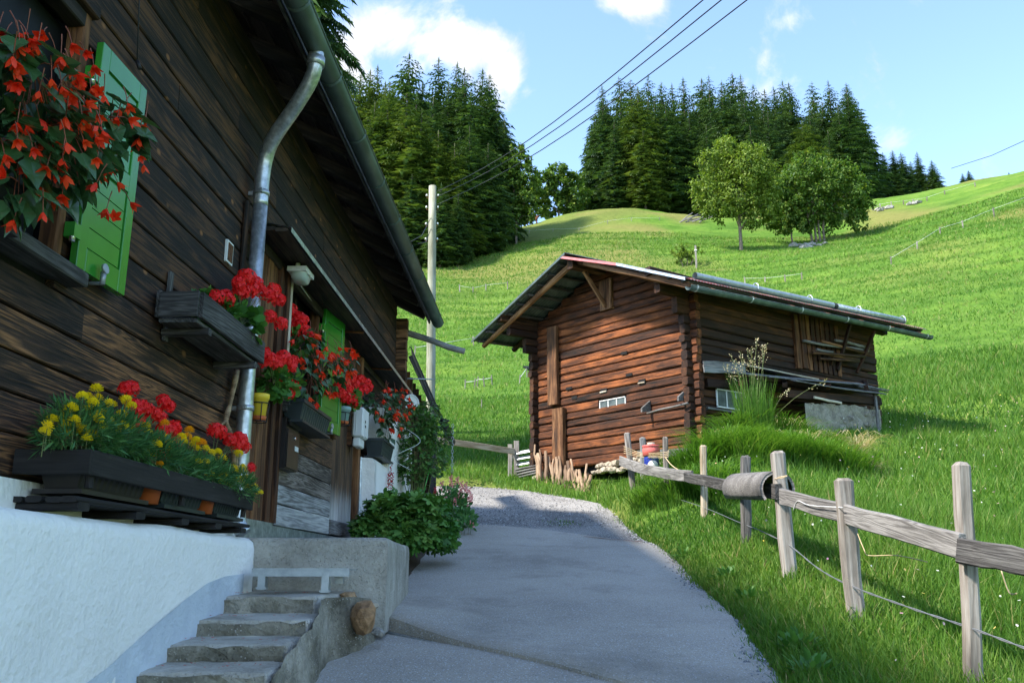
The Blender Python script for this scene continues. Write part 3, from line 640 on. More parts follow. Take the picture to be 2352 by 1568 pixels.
gut = halfround((GN, -2.0, GZ), (GN, 13.72, GZ), GR, M['zincdark'], 'gutter', chalet, n=6)
mb = MB(); mb.add([(GN + GR * math.cos(a), 13.722, GZ + GR * math.sin(a)) for a in np.linspace(PI, 2 * PI, 13)], [tuple(range(13))]); mb.build('end_cap', M['zincdark'], gut)
for i in range(14):
    s = .55 + i * .98
    halfround((GN, s, GZ), (GN, s + .03, GZ), GR + .004, M['zincdark'], 'seam', gut, th=.004, lip=False, a0=PI * .98, a1=2.02 * PI)
    mb = MB(); mb.tube([(GN + GR + .004, s + .015, GZ), (GN + GR - .005, s + .015, GZ + .028), (GN + GR - .05, s + .015, GZ + .03), (GN - .06, s + .015, GZ + .07)], .009, 6); mb.build('hook', M['zincdark'], gut)
# downpipe with its swan neck
def bez(pts, n):
    out = []
    P = [Vector(p) for p in pts]
    for i in range(len(P) - 1):
        p0, p1, p2, p3 = P[max(i - 1, 0)], P[i], P[i + 1], P[min(i + 2, len(P) - 1)]
        for j in range(n):
            t = j / n; out.append(.5 * ((2 * p1) + (p2 - p0) * t + (2 * p0 - 5 * p1 + 4 * p2 - p3) * t * t + (3 * p1 - p0 - 3 * p2 + p3) * t ** 3))
    return out + [P[-1]]
PS, PR = 6.38, .056; OS = 6.02
neck = bez([(GN, OS, GZ - GR + .02), (GN - .003, OS, 4.97), (GN - .04, OS + .03, 4.85), (.40, OS + .12, 4.70), (.21, OS + .26, 4.52), (.13, PS - .02, 4.40), (.105, PS, 4.22), (.105, PS, 4.0)], 5)
mb = MB(); mb.tube(neck, PR, 14); dp = mb.build('downpipe', M['zinc'], chalet)
mb = MB(); mb.tube([(.105, PS, 4.0), (.105, PS, 2.9), (.105, PS, 1.85)] + bez([(.105, PS, 1.8), (.108, PS, 1.7), (.125, PS, 1.63), (.16, PS, 1.575)], 4)[1:], PR - .002, 14); mb.build('pipe_shaft', M['zinc'], dp)
for zz in (4.1, 2.45, 3.3):
    mb = MB(); mb.tube([(.105, PS, zz - .018), (.105, PS, zz + .018)], PR + .006, 14); mb.box((.105 - PR - .02, PS, zz), (.08, .02, .03)); mb.box((.105 + .02, PS - PR - .012, zz), (.02, .03, .03)); mb.build('pipe_clamp', M['zinc'], dp)
mb = MB(); mb.tube([(GN, OS, GZ - GR - .02), (GN - .002, OS, GZ - GR - .09)], PR + .010, 14); mb.build('outlet_collar', M['zinc'], dp)
# far purlin pole sticking out under the eave
pole('purlin_pole', (-.2, 13.45, 5.02), (1.0, 13.6, 4.62), .055, .045, M['greywood'], chalet, seg=9, n=5, wob=.012)
# window by the camera: frame, dark room behind, sill
def hwindow(s0, s1, z0, z1):
    w = empty('window', (0, 0, 0)); w.parent = chalet
    cbeam('frame', (-.02, s0 + .03, z0), (-.02, s0 + .03, z1), .06, .09, M['jamb'], w, up=(0, 1, 0)); cbeam('frame', (-.02, s1 - .03, z0), (-.02, s1 - .03, z1), .06, .09, M['jamb'], w, up=(0, 1, 0))
    cbeam('frame', (-.02, s0 + .06, z1 - .04), (-.02, s1 - .06, z1 - .04), .08, .09, M['soffit'], w)
    cbeam('sill', (.03, s0 - .1, z0 - .03), (.03, s1 + .1, z0 - .03), .07, .16, M['darkgrey'], w)
    MB().bbox(-.10, -.09, s0 + .06, s1 - .06, z0, z1 - .08).build('pane', M['darkglass'], w)
    cbeam('mullion', (-.07, (s0 + s1) / 2, z0), (-.07, (s0 + s1) / 2, z1 - .08), .05, .04, M['soffit'], w, up=(0, 1, 0))
hwindow(2.5, 3.95, 2.67, 3.96); hwindow(7.45, 8.62, 2.67, 3.9)
cbeam('lintel_board', (.03, .5, 4.02), (.03, 3.96, 4.02), .12, .05, M['siding'], seg=4)
# shutters: panelled leaf, rebate lines, hinges and catch. Opened past 90 degrees towards the wall
def shutter(s0, w, z0, z1, n0, ang):
    sh = empty('shutter', (n0, s0, z0)); sh.parent = chalet; sh.rotation_euler = (0, 0, ang)      # local y along the leaf
    h = z1 - z0; t = .038
    def part(nm, y0, y1, a, b, x0=-t / 2, x1=t / 2):
        cx = (x0 + x1) / 2; return beam(nm, (cx, (y0 + y1) / 2, a), (cx, (y0 + y1) / 2, b), y1 - y0, x1 - x0, M['shutter'], sh, up=(0, 1, 0), seg=1, rough=0, ch=.003)
    part('stile', 0, .075, 0, h); part('stile', w - .075, w, 0, h)
    for (a, b) in ((0, .11), (h * .5 - .045, h * .5 + .045), (h - .11, h)): part('rail', .076, w - .076, a, b)
    for (a, b) in ((.11, h * .5 - .045), (h * .5 + .045, h - .11)):
        m = 4; dz = (b - a - .02) / m
        for i in range(m): part('slat', .083, w - .083, a + .012 + i * dz, a + .006 + (i + 1) * dz, -t / 2 + .006, t / 2 - .008)
        MB().bbox(-.004, .004, .077, w - .077, a + .001, b - .001).build('slat_backing', M['shutter'], sh)
    for zz in (.16, h - .2):
        mb = MB(); mb.box((-.0, -.03, zz), (.05, .06, .07)); mb.build('hinge', M['shutter'], sh)
        mb = MB(); mb.tube([(.01, -.045, zz - .06), (.01, -.045, zz - .005)], .014, 8); mb.build('hinge_pin', M['chrome'], sh)
    mb = MB(); mb.tube([(-.05, w * .40, -.02), (.03, w * .42, -.022), (.045, w * .42, -.015)], .010, 6); mb.tube([(.045, w * .42, -.03), (.045, w * .42, .035)], .014, 8); mb.tube([(.045, w * .42, .05), (.058, w * .42, .052)], .026, 10); mb.build('catch', M['steel'], sh)
    return sh
shutter(3.99, .47, 2.69, 3.86, .055, -math.radians(1.5)); shutter(8.64, .56, 2.67, 3.86, .06, -math.radians(7))
# a slim second leaf edge showing beside the far shutter
# panel below the far window: wide boards, bleached towards the foot
zz = 1.69
for i, (h, mt) in enumerate([(.17, 'panel_low'), (.16, 'panel_low'), (.17, 'panel_mid'), (.155, 'panel_mid'), (.16, 'panel_dark'), (.15, 'panel_dark')]):
    cbeam('panel_board', (.03, 7.40, zz + h / 2), (.03, 9.28, zz + h / 2), h - .006, .05, M[mt], seg=4, rough=.003, ch=.005); zz += h
cbeam('window_ledge', (.06, 7.36, 2.67), (.06, 8.66, 2.67), .035, .14, M['darkgrey'], seg=3)
# upright boards left of it, and jambs
for i, (s, w, n) in enumerate([(6.84, .13, .0), (6.98, .13, .005), (7.12, .12, .0), (7.25, .1, .03), (7.355, .07, .055)]):
    cbeam('upright_board', (n, s, 1.70), (n, s, 3.80), w - .004, .05, M['jamb'], up=(0, 1, 0), seg=3, rough=.003)
cbeam('white_trim', (.07, 7.42, 2.64), (.07, 7.42, 3.80), .035, .03, M['palewood'], up=(0, 1, 0), seg=2)
# door with upright boards and kick board
door = empty('door', (0, 0, 0)); door.parent = chalet
for i in range(5):
    s = 9.42 + i * .205; cbeam('door_board', (.02, s, 1.74), (.02, s, 3.78), .2, .045, M['doorboard'], door, up=(0, 1, 0), seg=3, rough=.002)
cbeam('kick_board', (.052, 9.33, 1.77), (.052, 10.36, 1.77), .15, .02, M['greywood'], door, seg=2)
cbeam('door_jamb', (.05, 10.42, 1.66), (.05, 10.42, 3.78), .09, .1, M['jamb'], up=(0, 1, 0), seg=3)
cbeam('door_jamb', (.04, 9.30, 2.66), (.04, 9.30, 3.78), .07, .08, M['jamb'], up=(0, 1, 0), seg=3)
mb = MB(); mb.bbox(-.02, .062, 6.62, 7.36, 1.52, 1.70); mb.bbox(-.02, .045, 7.36, 10.5, 1.52, 1.685); mb.build('flashing', M['zinc'], chalet)
MB().bbox(-.02, .05, -1, 6.60, 1.5, 1.685).build('plaster_base', M['plaster'], chalet)
# canopy
can = empty('canopy', (0, 0, 0)); can.parent = chalet
for i, n0 in enumerate((.045, .145, .245)):
    cbeam('canopy_board', (n0, 6.5, 3.88 - i * .012), (n0, 12.9, 3.86 - i * .012), .09 if 0 else .03, .098, M['soffit'], can, seg=5, rough=.003)
mb = MB(); mb.add([(.02, 6.48, 3.93), (.02, 12.92, 3.91), (.325, 12.92, 3.845), (.325, 6.48, 3.865), (.325, 6.48, 3.825), (.325, 12.92, 3.805)], [(0, 1, 2, 3), (3, 2, 5, 4)]); mb.build('canopy_sheet', M['zinc'], can)
for s in (9.4, 11.2): mb = MB(); mb.tube([(.04, s, 3.83), (.3, s, 3.815)], .012, 6); mb.build('canopy_stay', M['rust'], can)
cbeam('canopy_wall_plate', (.025, 6.75, 3.81), (.025, 12.8, 3.79), .08, .05, M['soffit'], can, seg=3)
# lamp under the canopy
lm = empty('lamp', (.17, 7.34, 3.80)); lm.parent = chalet
mb = MB(); mb.box((0, 0, -.01), (.16, .26, .04)); mb.box((0, .0, .02), (.03, .03, .05)); mb.tube([(0, -.1, .0), (0, -.1, .04)], .02, 8); mb.tube([(-.03, .02, .02), (-.1, .2, .01), (-.13, 1.0, .0)], .006, 5); mb.build('lamp_base', M['whiteplastic'], lm)
mb = MB(); V = []
for i in range(6):
    a = PI / 2 * i / 5.0
    for j in range(16):
        b = 2 * PI * j / 16; V.append((math.copysign(abs(math.cos(b)) ** .6, math.cos(b)) * .072 * math.cos(a) ** .5, math.copysign(abs(math.sin(b)) ** .6, math.sin(b)) * .12 * math.cos(a) ** .5, -.032 - .075 * math.sin(a)))
mb.add(V, [(i * 16 + j, i * 16 + (j + 1) % 16, (i + 1) * 16 + (j + 1) % 16, (i + 1) * 16 + j) for i in range(5) for j in range(16)], True)
mb.build('lamp_cover', M['lampglass'], lm)
mb = MB(); mb.tube([(.08 * math.cos(a), .13 * math.sin(a), -.03) for a in np.linspace(0, 2 * PI, 17)], .008, 5); mb.build('lamp_rim', M['whiteplastic'], lm)
# small vent plate and cable on the wall
vp = MB(); vp.bbox(.012, .03, 5.98, 6.10, 3.42, 3.58); vpo = vp.build('vent_frame', M['whiteplastic'], chalet)
MB().bbox(.03, .034, 5.995, 6.085, 3.435, 3.565).build('vent_panel', M['jamb'], vpo)
mb = MB(); a = HP(320, 0, .03); b = HP(315, 140, .03); mb.tube([(.03, a[0], 5.2), (.03, a[0], a[1]), (.03, b[0], b[1])], .004, 5); mb.tube([(.03, b[0], b[1]), (.05, b[0], b[1] - .05)], .012, 6); mb.build('wall_cable', M['cable'], chalet)
cbeam('wall_batten', (.03, 6.30, 2.75), (.03, 6.30, 4.0), .06, .03, M['siding'], up=(0, 1, 0))
# plinth: rough white plaster with a wavy rounded top
def plinth(name, s0, s1, n1, ztop, zbot, parent, mat, ns, endround=True, slope=0):
    prof = [(n1, zbot), (n1 + .005, zbot + (ztop - zbot) * .33), (n1, zbot + (ztop - zbot) * .66), (n1, ztop - .08), (n1 - .01, ztop - .035), (n1 - .045, ztop - .006), (n1 - .1, ztop), (-.02, ztop + .01)]
    mb = MB(); V = []; m = len(prof)
    for i in range(ns + 1):
        s = s0 + (s1 - s0) * i / ns; e = max(0, (s - (s1 - .12)) / .12) if endround else 0
        dz = .018 * float(vnoise(np.array([s]), np.array([0.]), 2.2, 11)[0]) + slope * (s - s0)
        for (n, z) in prof:
            w = float(vnoise(np.array([s * 1.0]), np.array([z * 1.3]), 3.0, 12)[0]) * .02 if z < ztop - .02 else 0
            V.append((n + w - (.05 * e * e if n > 0 else 0), s, z + (dz if z > zbot + .6 else 0) - (.06 * e * e if z > ztop - .02 and n > .05 else 0)))
    F = [(i * m + j, i * m + j + 1, (i + 1) * m + j + 1, (i + 1) * m + j) for i in range(ns) for j in range(m - 1)]
    mb.add(V, [f[::-1] for f in F], True)
    b = ns * m; mb.v += [(-.02, s1, zbot)]; mb.f.append([b + j for j in range(m)] + [len(mb.v) - 1]); mb.sm.append(False)
    mb.v += [(-.02, s0, zbot)]; mb.f.append([j for j in range(m)][::-1] + [len(mb.v) - 1]); mb.sm.append(False)
    return mb.build(name, mat, parent)
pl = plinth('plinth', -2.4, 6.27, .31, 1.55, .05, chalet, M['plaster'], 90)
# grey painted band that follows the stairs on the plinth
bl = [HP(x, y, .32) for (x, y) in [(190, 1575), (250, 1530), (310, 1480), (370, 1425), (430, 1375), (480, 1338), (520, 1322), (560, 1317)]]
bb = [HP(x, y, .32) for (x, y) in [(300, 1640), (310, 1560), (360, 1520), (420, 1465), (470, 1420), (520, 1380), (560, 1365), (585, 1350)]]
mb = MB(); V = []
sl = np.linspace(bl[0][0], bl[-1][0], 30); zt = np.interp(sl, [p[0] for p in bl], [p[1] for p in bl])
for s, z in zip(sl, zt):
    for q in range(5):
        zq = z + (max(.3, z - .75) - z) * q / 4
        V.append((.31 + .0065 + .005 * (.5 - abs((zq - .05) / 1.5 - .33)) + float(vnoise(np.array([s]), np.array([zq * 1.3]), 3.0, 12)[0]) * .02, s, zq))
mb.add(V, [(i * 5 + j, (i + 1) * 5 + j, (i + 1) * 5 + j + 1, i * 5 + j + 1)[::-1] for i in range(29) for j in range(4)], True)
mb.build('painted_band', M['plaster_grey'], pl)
# white wall stub beyond the door
p2 = plinth('plinth_stub', 10.53, 13.3, .27, 2.62, 1.2, chalet, M['plaster'], 24, False)
p3_ = plinth('plinth_stub', 11.3, 13.3, .272, 3.35, 2.4, chalet, M['plaster'], 12, False)
cbeam('zinc_corner_strip', (.1, 10.50, 1.6), (.1, 10.50, 2.62), .05, .03, M['zinc'], up=(0, 1, 0), seg=2)
# ---------------- concrete stairs and landing
st = empty('concrete_stairs', H(.7, 5.4, .75), 0, 'rough weathered concrete stairs climbing beside the white wall', 'stairs')
def chunk(name, pts_top, zt, zb, mat, parent, base, rough=.012, n=7, ch=.025, slope=0):
    """rounded rough block from a top outline of 4 corners (near-left, near-right, far-right, far-left), z range"""
    P = [Vector((p[0], p[1], 0)) for p in pts_top]; mb = MB(); rings = []
    per = []
    for i in range(4):
        a, b = P[i], P[(i + 1) % 4]
        for k in range(n): per.append((a.lerp(b, k / n), i))
    c = sum(P, Vector()) / 4
    for (z, ins) in ((zb, 0), (zt - ch * 2.5, 0), (zt - ch, ch * .15), (zt - ch * .3, ch * .5), (zt, ch * 1.3)):
        R_ = []
        for (p, i) in per:
            d = (c - p).normalized(); fr = 1 - min(1, (p - P[0]).dot((P[3] - P[0]).normalized()) / max(.01, (P[3] - P[0]).length))
            q = p + d * ins * 1.4; R_.append(Vector((q.x + random.uniform(-rough, rough), q.y + random.uniform(-rough, rough), z + random.uniform(-rough, rough) * .5 - slope * fr)) - base)
        rings.append(R_)
    N = len(per); V = [v for r in rings for v in r]
    F = [(k * N + j, k * N + (j + 1) % N, (k + 1) * N + (j + 1) % N, (k + 1) * N + j) for k in range(len(rings) - 1) for j in range(N)]
    F.append(tuple((len(rings) - 1) * N + j for j in range(N)))
    mb.add(V, F, False); return mb.build(name, mat, parent)
base = st.location.copy()
# front edges of the treads measured in the photo (left end, right end), each with its own depth from the plinth
stp = [((308, 1533), (616, 1536), (600, 1552)), ((380, 1470), (660, 1478), (660, 1500)), ((448, 1414), (709, 1424), (709, 1440)), ((509, 1360), (726, 1370), (790, 1365))]
tr = []
for (l, r, _) in stp:
    s, z = HP(l[0], l[1], .29); w = H(.29, s, z); r_ = ray(*r); tr.append((s, z, w, Vector((r_[0] / r_[1] * w.y, w.y, z))))
for i, (s, z, l, r) in enumerate(tr):
    nx = tr[i + 1][0] + .02 if i < 3 else 6.27
    zb = z - .42; rn = (r - H(0, s, 0)).dot(Vector((CD, -SD, 0)))
    far = H(.25, nx, 0); fr_ = H(rn if i < 3 else rn + .12, nx, 0)
    o = chunk('step', [H(.25, s, 0), r, fr_, far], z, zb, M['step_top'], st, base, rough=.006, n=12, ch=.018, slope=.022)
    # darker riser: front ring of the block carries its own, pebbly face
    ns = 9; V = []
    mb = MB()
    for k in range(ns + 1):
        p = H(.28, s, 0).lerp(Vector((r.x - .012, r.y, 0)), k / ns)
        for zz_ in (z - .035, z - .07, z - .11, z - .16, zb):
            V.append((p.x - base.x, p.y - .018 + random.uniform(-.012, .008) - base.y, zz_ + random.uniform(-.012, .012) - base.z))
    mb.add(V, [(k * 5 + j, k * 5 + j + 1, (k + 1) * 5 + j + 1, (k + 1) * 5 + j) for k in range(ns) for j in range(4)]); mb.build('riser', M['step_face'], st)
rn0 = [(t[3] - H(0, t[0], 0)).dot(Vector((CD, -SD, 0))) for t in tr]
# side cheek of the stair towards the road
mb = MB(); V = []
cs_ = [(tr[0][0] - .0, rn0[0] + .015, tr[0][1] - .05), (tr[1][0], rn0[1] + .02, tr[1][1] - .05), (tr[2][0], rn0[2] + .03, tr[2][1] - .05), (tr[3][0], rn0[3] + .05, tr[3][1] - .03), (5.95, rn0[3] + .17, tr[3][1] - .03), (6.3, rn0[3] + .22, tr[3][1] - .05)]
NS = 26
for i in range(NS + 1):
    s = cs_[0][0] + (cs_[-1][0] - cs_[0][0]) * i / NS; n = np.interp(s, [c[0] for c in cs_], [c[1] for c in cs_]); z = np.interp(s, [c[0] for c in cs_], [c[2] for c in cs_])
    zr = float(zroad(H(n, s, 0).y)) - .06
    for q in range(6):
        w = H(n + random.uniform(-.01, .014) + .01 * q, s, 0); V.append(Vector((w.x, w.y, z + (zr - z) * q / 5)) - base)
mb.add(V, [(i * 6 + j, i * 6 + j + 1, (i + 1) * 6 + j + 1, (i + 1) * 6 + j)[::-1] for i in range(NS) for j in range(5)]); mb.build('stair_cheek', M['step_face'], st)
# landing block in front of the door
la = H(.1, 6.25, 0); lb_ = Vector((D(890, 1250, H(.31, 6.25, 0).y).x, H(.31, 6.25, 0).y, 0)); bl2 = D(938, 1256, 8.0)
lnd = chunk('landing', [la, lb_, Vector((bl2.x, 8.05, 0)), H(.07, 8.2, 0)], 1.545, .93, M['concrete'], st, base, rough=.004, n=6, ch=.022)
# stones lodged under the landing
def rock(name, c, r, mat, parent=None, sub=2, sq=(1, 1, .8), seed=0, amp=.28):
    import bmesh
    bm = bmesh.new(); bmesh.ops.create_icosphere(bm, subdivisions=sub, radius=1); rs = random.Random(seed)
    pl_ = [(Vector((rs.gauss(0, 1), rs.gauss(0, 1), rs.gauss(0, 1))).normalized(), rs.uniform(.55, .95)) for _ in range(9)]
    for v in bm.verts:
        d = v.co.normalized(); k = 1.0
        for (p, h) in pl_:
            c_ = d.dot(p)
            if c_ > h: k = min(k, h / c_)
        v.co = d * k * (1 + rs.uniform(-.03, .03)); v.co.x *= sq[0] * r; v.co.y *= sq[1] * r; v.co.z *= sq[2] * r
    me = bpy.data.meshes.new(name); bm.to_mesh(me); bm.free(); me.materials.append(mat)
    o = link(name, me, parent); o.location = c; o.rotation_euler = (0, 0, rs.uniform(0, 6)); return o
for i, (x, y, r, mt, sq) in enumerate([(836, 1416, .12, 'brownstone', (1, .8, .95)), (786, 1495, .07, 'greystone', (1.6, .8, .7)), (765, 1440, .09, 'greystone', (.7, .7, 1.3)), (800, 1372, .07, 'brownstone', (1.4, 1, .6)), (868, 1452, .05, 'greystone', (1, 1, .7)), (850, 1392, .06, 'stone', (1, 1, .7))]):
    rock('lodged_stone', D(x, y, (5.85 if i == 0 else 6.1 - i * .03)) - base, r, M[mt], st, 2, sq, i + 3)
# galvanised step bracket on the top tread
br = empty('metal_step_bracket', H(.5, 5.95, 1.2), 0, 'galvanised steel step bracket standing on the top stair', 'bracket'); bo = br.location.copy()
yb = H(.3, 5.87, 0).y
def bp(x, y, dy=0): return D(x, y, yb + dy) - bo
mb = MB(); a, b = bp(580, 1299), bp(803, 1309); mb.box((a + b) / 2 + Vector((0, .12, -.008)), ((b - a).length, .26, .006)); mb.box((a + b) / 2 + Vector((0, 0, -.025)), ((b - a).length, .012, .05)); mb.build('bracket_bar', M['steel'], br)
for (x, y0, y1) in ((602, 1312, 1350), (748, 1317, 1357)):
    mb = MB(); a, b = bp(x, y0, -.004), bp(x - 2, y1, -.004); mb.box((a + b) / 2, (.045, .012, (a - b).length + .02)); mb.box(b + Vector((0, .015, 0)), (.065, .05, .012)); mb.box((a + b) / 2 + Vector((.02, .03, 0)), (.006, .06, (a - b).length)); mb.build('bracket_leg', M['steel'], br)
mb = MB(); mb.box(bp(780, 1328, .22), (.05, .03, .06)); mb.build('bracket_plate', M['steel'], br)
# ================================================================ old log barn
BN = D(1592, 900, 17.0); BN.z = 3.3
dF = Vector((-.665, .747, 0)); dR = Vector((.815, .579, 0)); nF = Vector((-.747, -.665, 0)); nR = Vector((.579, -.815, 0))
LF, LR = 4.3, 5.85
barn = empty('log_barn', BN, 0, 'old reddish brown log barn with overhanging corrugated roof', 'barn')
Zv = Vector((0, 0, 1))
def bl_(a, b, z, m=0, q=0): return dF * a + dR * b + nR * m + nF * q + Zv * (z - 3.3)      # barn-local point
def bw(a, b, m=0, q=0): return Vector((BN.x, BN.y, 0)) + dF * a + dR * b + nR * m + nF * q
def aof(x, q=0, b=0):
    r = ray(x, 850); k = r[0] / r[1]; o = bw(0, b, 0, q); return (k * o.y - o.x) / (dF.x - k * dF.y)
def bof(x, m=0, a=0):
    r = ray(x, 850); k = r[0] / r[1]; o = bw(a, 0, m, 0); return (k * o.y - o.x) / (dR.x - k * dR.y)
def zb(y, a=0, b=0, m=0, q=0): return zof(y, bw(a, b, m, q).y)
RS = .43; ZW = 6.94                      # roof slope and height at the wall line
def zr_(a, b=0): return ZW + (2.15 - abs(a - 2.15)) * RS + .035 * b
LH = .166
def logb(name, p, q, mat, h=None, t=.15, **kw):
    kw.setdefault('seg', 4); kw.setdefault('rough', .009); kw.setdefault('ch', .028)
    return beam(name, p, q, h or LH - random.uniform(.004, .012), t * random.uniform(.92, 1.08), mat, barn, **kw)
FW = (aof(1380), aof(1438))               # front window range
fwz = (zb(936, a=sum(FW) / 2), zb(917, a=sum(FW) / 2))
i = 0; z = 3.52
while z < 7.62:
    LH = random.uniform(.145, .19); zc = z + LH / 2
    if zc < ZW - .02:
        A0, A1 = -.20 + random.uniform(-.03, .03), LF + .20 + random.uniform(-.03, .03)
        if fwz[0] - .02 < zc < fwz[1] + .03:
            logb('log', bl_(A0, 0, zc), bl_(FW[1] - .04, 0, zc), M['log']); logb('log', bl_(FW[0] + .04, 0, zc), bl_(A1, 0, zc), M['log'])
        else: logb('log', bl_(A0, 0, zc), bl_(A1, 0, zc), M['log'], seg=6)
    else:
        e = (zc + LH * .35 - ZW) / RS
        if e < 2.0: logb('log', bl_(e + .05, 0, zc), bl_(LF - e - .05, 0, zc), M['log'])
    # side walls: half a course higher, ends showing at the corners; the top four step out as corbels
    zs = zc + LH / 2
    if zs < ZW - .03:
        k = (ZW - zs) / LH; ext = {0: 1.02, 1: .84, 2: .60, 3: .40}.get(int(k), .21 + random.uniform(-.03, .03))
        if int(k) == 0: ext = 1.05
        low_ = zs < 4.95
        wx = (bof(1640), bof(1708))
        logb('log', bl_(0, -ext, zs), bl_(0, LR + .2, zs), M['log_shaded'], seg=6, ch=.02 if ext > .3 else .028)
        logb('log', bl_(LF, -ext, zs), bl_(LF, 1.2, zs), M['log_shaded'], seg=3)
    z += LH
mb = MB()                                  # dark inside so that the joints read
mb.add([bl_(.06, .06, 3.4), bl_(LF - .06, .06, 3.4), bl_(LF - .06, LR, 3.4), bl_(.06, LR, 3.4), bl_(.06, .06, ZW), bl_(LF - .06, .06, ZW), bl_(LF - .06, LR, ZW), bl_(.06, LR, ZW), bl_(2.15, .06, ZW + .87), bl_(2.15, LR, ZW + .87)],
       [(0, 1, 5, 4), (1, 2, 6, 5), (2, 3, 7, 6), (3, 0, 4, 7), (4, 5, 8), (6, 7, 9), (5, 6, 9, 8), (7, 4, 8, 9)]); mb.build('barn_core', M['dark'], barn)
# front: upright clamp timbers, dark blocks for holes, window, rack
def upr(name, x0, x1, y0, y1, t, mat, q=.08):
    a = aof((x0 + x1) / 2, q); w = abs(aof(x0, q) - aof(x1, q)); return beam(name, bl_(a, 0, zb(y1, a, q=q), 0, q), bl_(a, 0, zb(y0, a, q=q), 0, q), w, t, mat, barn, up=dF, seg=4, rough=.008, ch=.02)
upr('clamp_timber', 1260, 1281, 752, 930, .12, M['roofbeam'], .14); upr('clamp_timber', 1270, 1294, 938, 1096, .13, M['roofbeam'], .14)
upr('gable_board', 1381, 1407, 644, 712, .05, M['roofbeam'], .11); upr('gable_board', 1407, 1412, 640, 708, .12, M['roofbeam'], .09)
for (x, y, w, h, pale) in [(1444, 862, 14, 6, 0), (1306, 893, 13, 6, 0), (1385, 898, 15, 9, 1), (1473, 877, 15, 10, 1), (1434, 812, 14, 7, 0), (1318, 914, 12, 7, 0)]:
    a0, a1 = aof(x - w / 2, .09), aof(x + w / 2, .09); zz = (zb(y + h / 2, a0, q=.09), zb(y - h / 2, a0, q=.09))
    mb = MB(); P = [bl_(a0, 0, zz[0], 0, .0), bl_(a1, 0, zz[0], 0, .0), bl_(a1, 0, zz[1], 0, .0), bl_(a0, 0, zz[1], 0, .0)]; mb.prism(P, nF * .06, nF * .093); ho = mb.build('vent_dark_block', M['dark'], barn)  # solid black block; the shade inside an opening is put into its colour
    if pale: beam('vent_lining', bl_(a0, 0, zz[0] + .01, 0, .1), bl_(a1, 0, zz[0] + .01, 0, .1), .03, .03, M['palewood'], barn, seg=1)
def pane_window(name, F, u0, u1, z0, z1, n, mull, parent, mat):
    w = empty(name, (0, 0, 0)); w.parent = parent
    beam('frame', F(u0, z0), F(u1, z0), .026, .04, mat, w, seg=1, rough=.002, ch=.004); beam('frame', F(u0, z1), F(u1, z1), .022, .04, mat, w, seg=1, rough=.002, ch=.004)
    for k in range(n + 1):
        u = u0 + (u1 - u0) * k / n; beam('mullion', F(u, z0 + .018), F(u, z1 - .018), .022, .036, mat, w, up=(F(u1, z0) - F(u0, z0)), seg=1, rough=.001, ch=.004)
    nn = (F(u1, z0) - F(u0, z0)).cross(Zv).normalized()
    for k in range(n):
        a, b = u0 + (u1 - u0) * k / n, u0 + (u1 - u0) * (k + 1) / n
        mb = MB(); mb.prism([F(a, z0), F(b, z0), F(b, z1), F(a, z1)], -nn * .004, nn * .004); mb.build('pane', M['glass'], w)
    return w
pane_window('window', lambda u, z: bl_(u, 0, z, 0, .045), FW[1], FW[0], fwz[0], fwz[1], 3, .02, barn, M['whitepaint'])
for x, y in ((1488, 938), (1572, 912)):
    a = aof(x, .1); zc = zb(y, a, q=.1)
    mb = MB(); mb.prism([bl_(a, 0, zc + .16, 0, .08), bl_(a, 0, zc - .06, 0, .08), bl_(a, 0, zc - .10, 0, .34), bl_(a, 0, zc - .02, 0, .34)], dF * -.02, dF * .02); mb.build('rack_bracket', M['greywood'], barn)
a0, a1 = aof(1492, .25), aof(1572, .25)
pole('rack_rail', bl_(a0 + .1, 0, zb(948, a0, q=.25), 0, .26), bl_(a1 - .05, 0, zb(925, a1, q=.25), 0, .26), .018, .022, M['greywood'], barn, 6, 3)
# left side peg and stub plank
pole('stub_pole', bl_(LF + .05, .3, zb(838, LF), 0, 0), bl_(LF + .62, .1, zb(831, LF), 0, 0), .035, .03, M['greywood'], barn, 7, 2)
beam('stub_plank', bl_(LF + .05, .2, zb(845, LF), 0, 0), bl_(LF + .35, .0, zb(842, LF), 0, 0), .05, .1, M['darkgrey'], barn)
# roof: purlins, rafters, laths, corrugated sheets
OV, EV, RE = 1.12, .92, .95                # front, eave, rear overhang
def rp(a, b, dz=0): return bl_(a, b, zr_(a, b) + dz)
beam('ridge_purlin', rp(2.15, -1.0, -.2), rp(2.15, LR + .7, -.2), .22, .17, M['log_end'], barn, seg=4, rough=.006, ch=.02)
for sgn in (0, 1):
    A = (lambda t: 2.15 - t) if sgn == 0 else (lambda t: 2.15 + t)
    for b in (-.86, .0, 1.5, 3.0, 4.4, LR + .1, LR + .75):
        m_ = M['roofbeam'] if b < -.5 else M['log_shaded']
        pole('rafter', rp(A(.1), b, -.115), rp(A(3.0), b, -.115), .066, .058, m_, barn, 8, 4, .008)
    for k in range(9):
        t = .28 + k * .335; beam('lath', rp(A(t), -OV + .06 + random.uniform(-.05, .05), -.033), rp(A(t), LR + RE - .05, -.033), .045, .075, M['darkgrey'], barn, up=(nF * 0 + Zv), seg=3, rough=.006, ch=.006)
    tl = 2.15 + EV; nsh = 9; sw = (LR + OV + RE) / nsh
    for k in range(nsh):
        b0 = -OV + k * sw; NW = 44; V = []
        for w in range(NW + 1):
            b = b0 + sw * 1.02 * w / NW; dz = .02 + .011 * math.sin(2 * PI * (b + OV) / .081) + .003 * (k % 2)
            for t in (0.0, tl + random.uniform(-.004, .004)): V.append(rp(A(t), b, dz) )
        mb = MB(); mb.add(V, [(2 * w, 2 * w + 2, 2 * w + 3, 2 * w + 1) for w in range(NW)], True); mb.build('roof_sheet', M['zincdark'], barn)
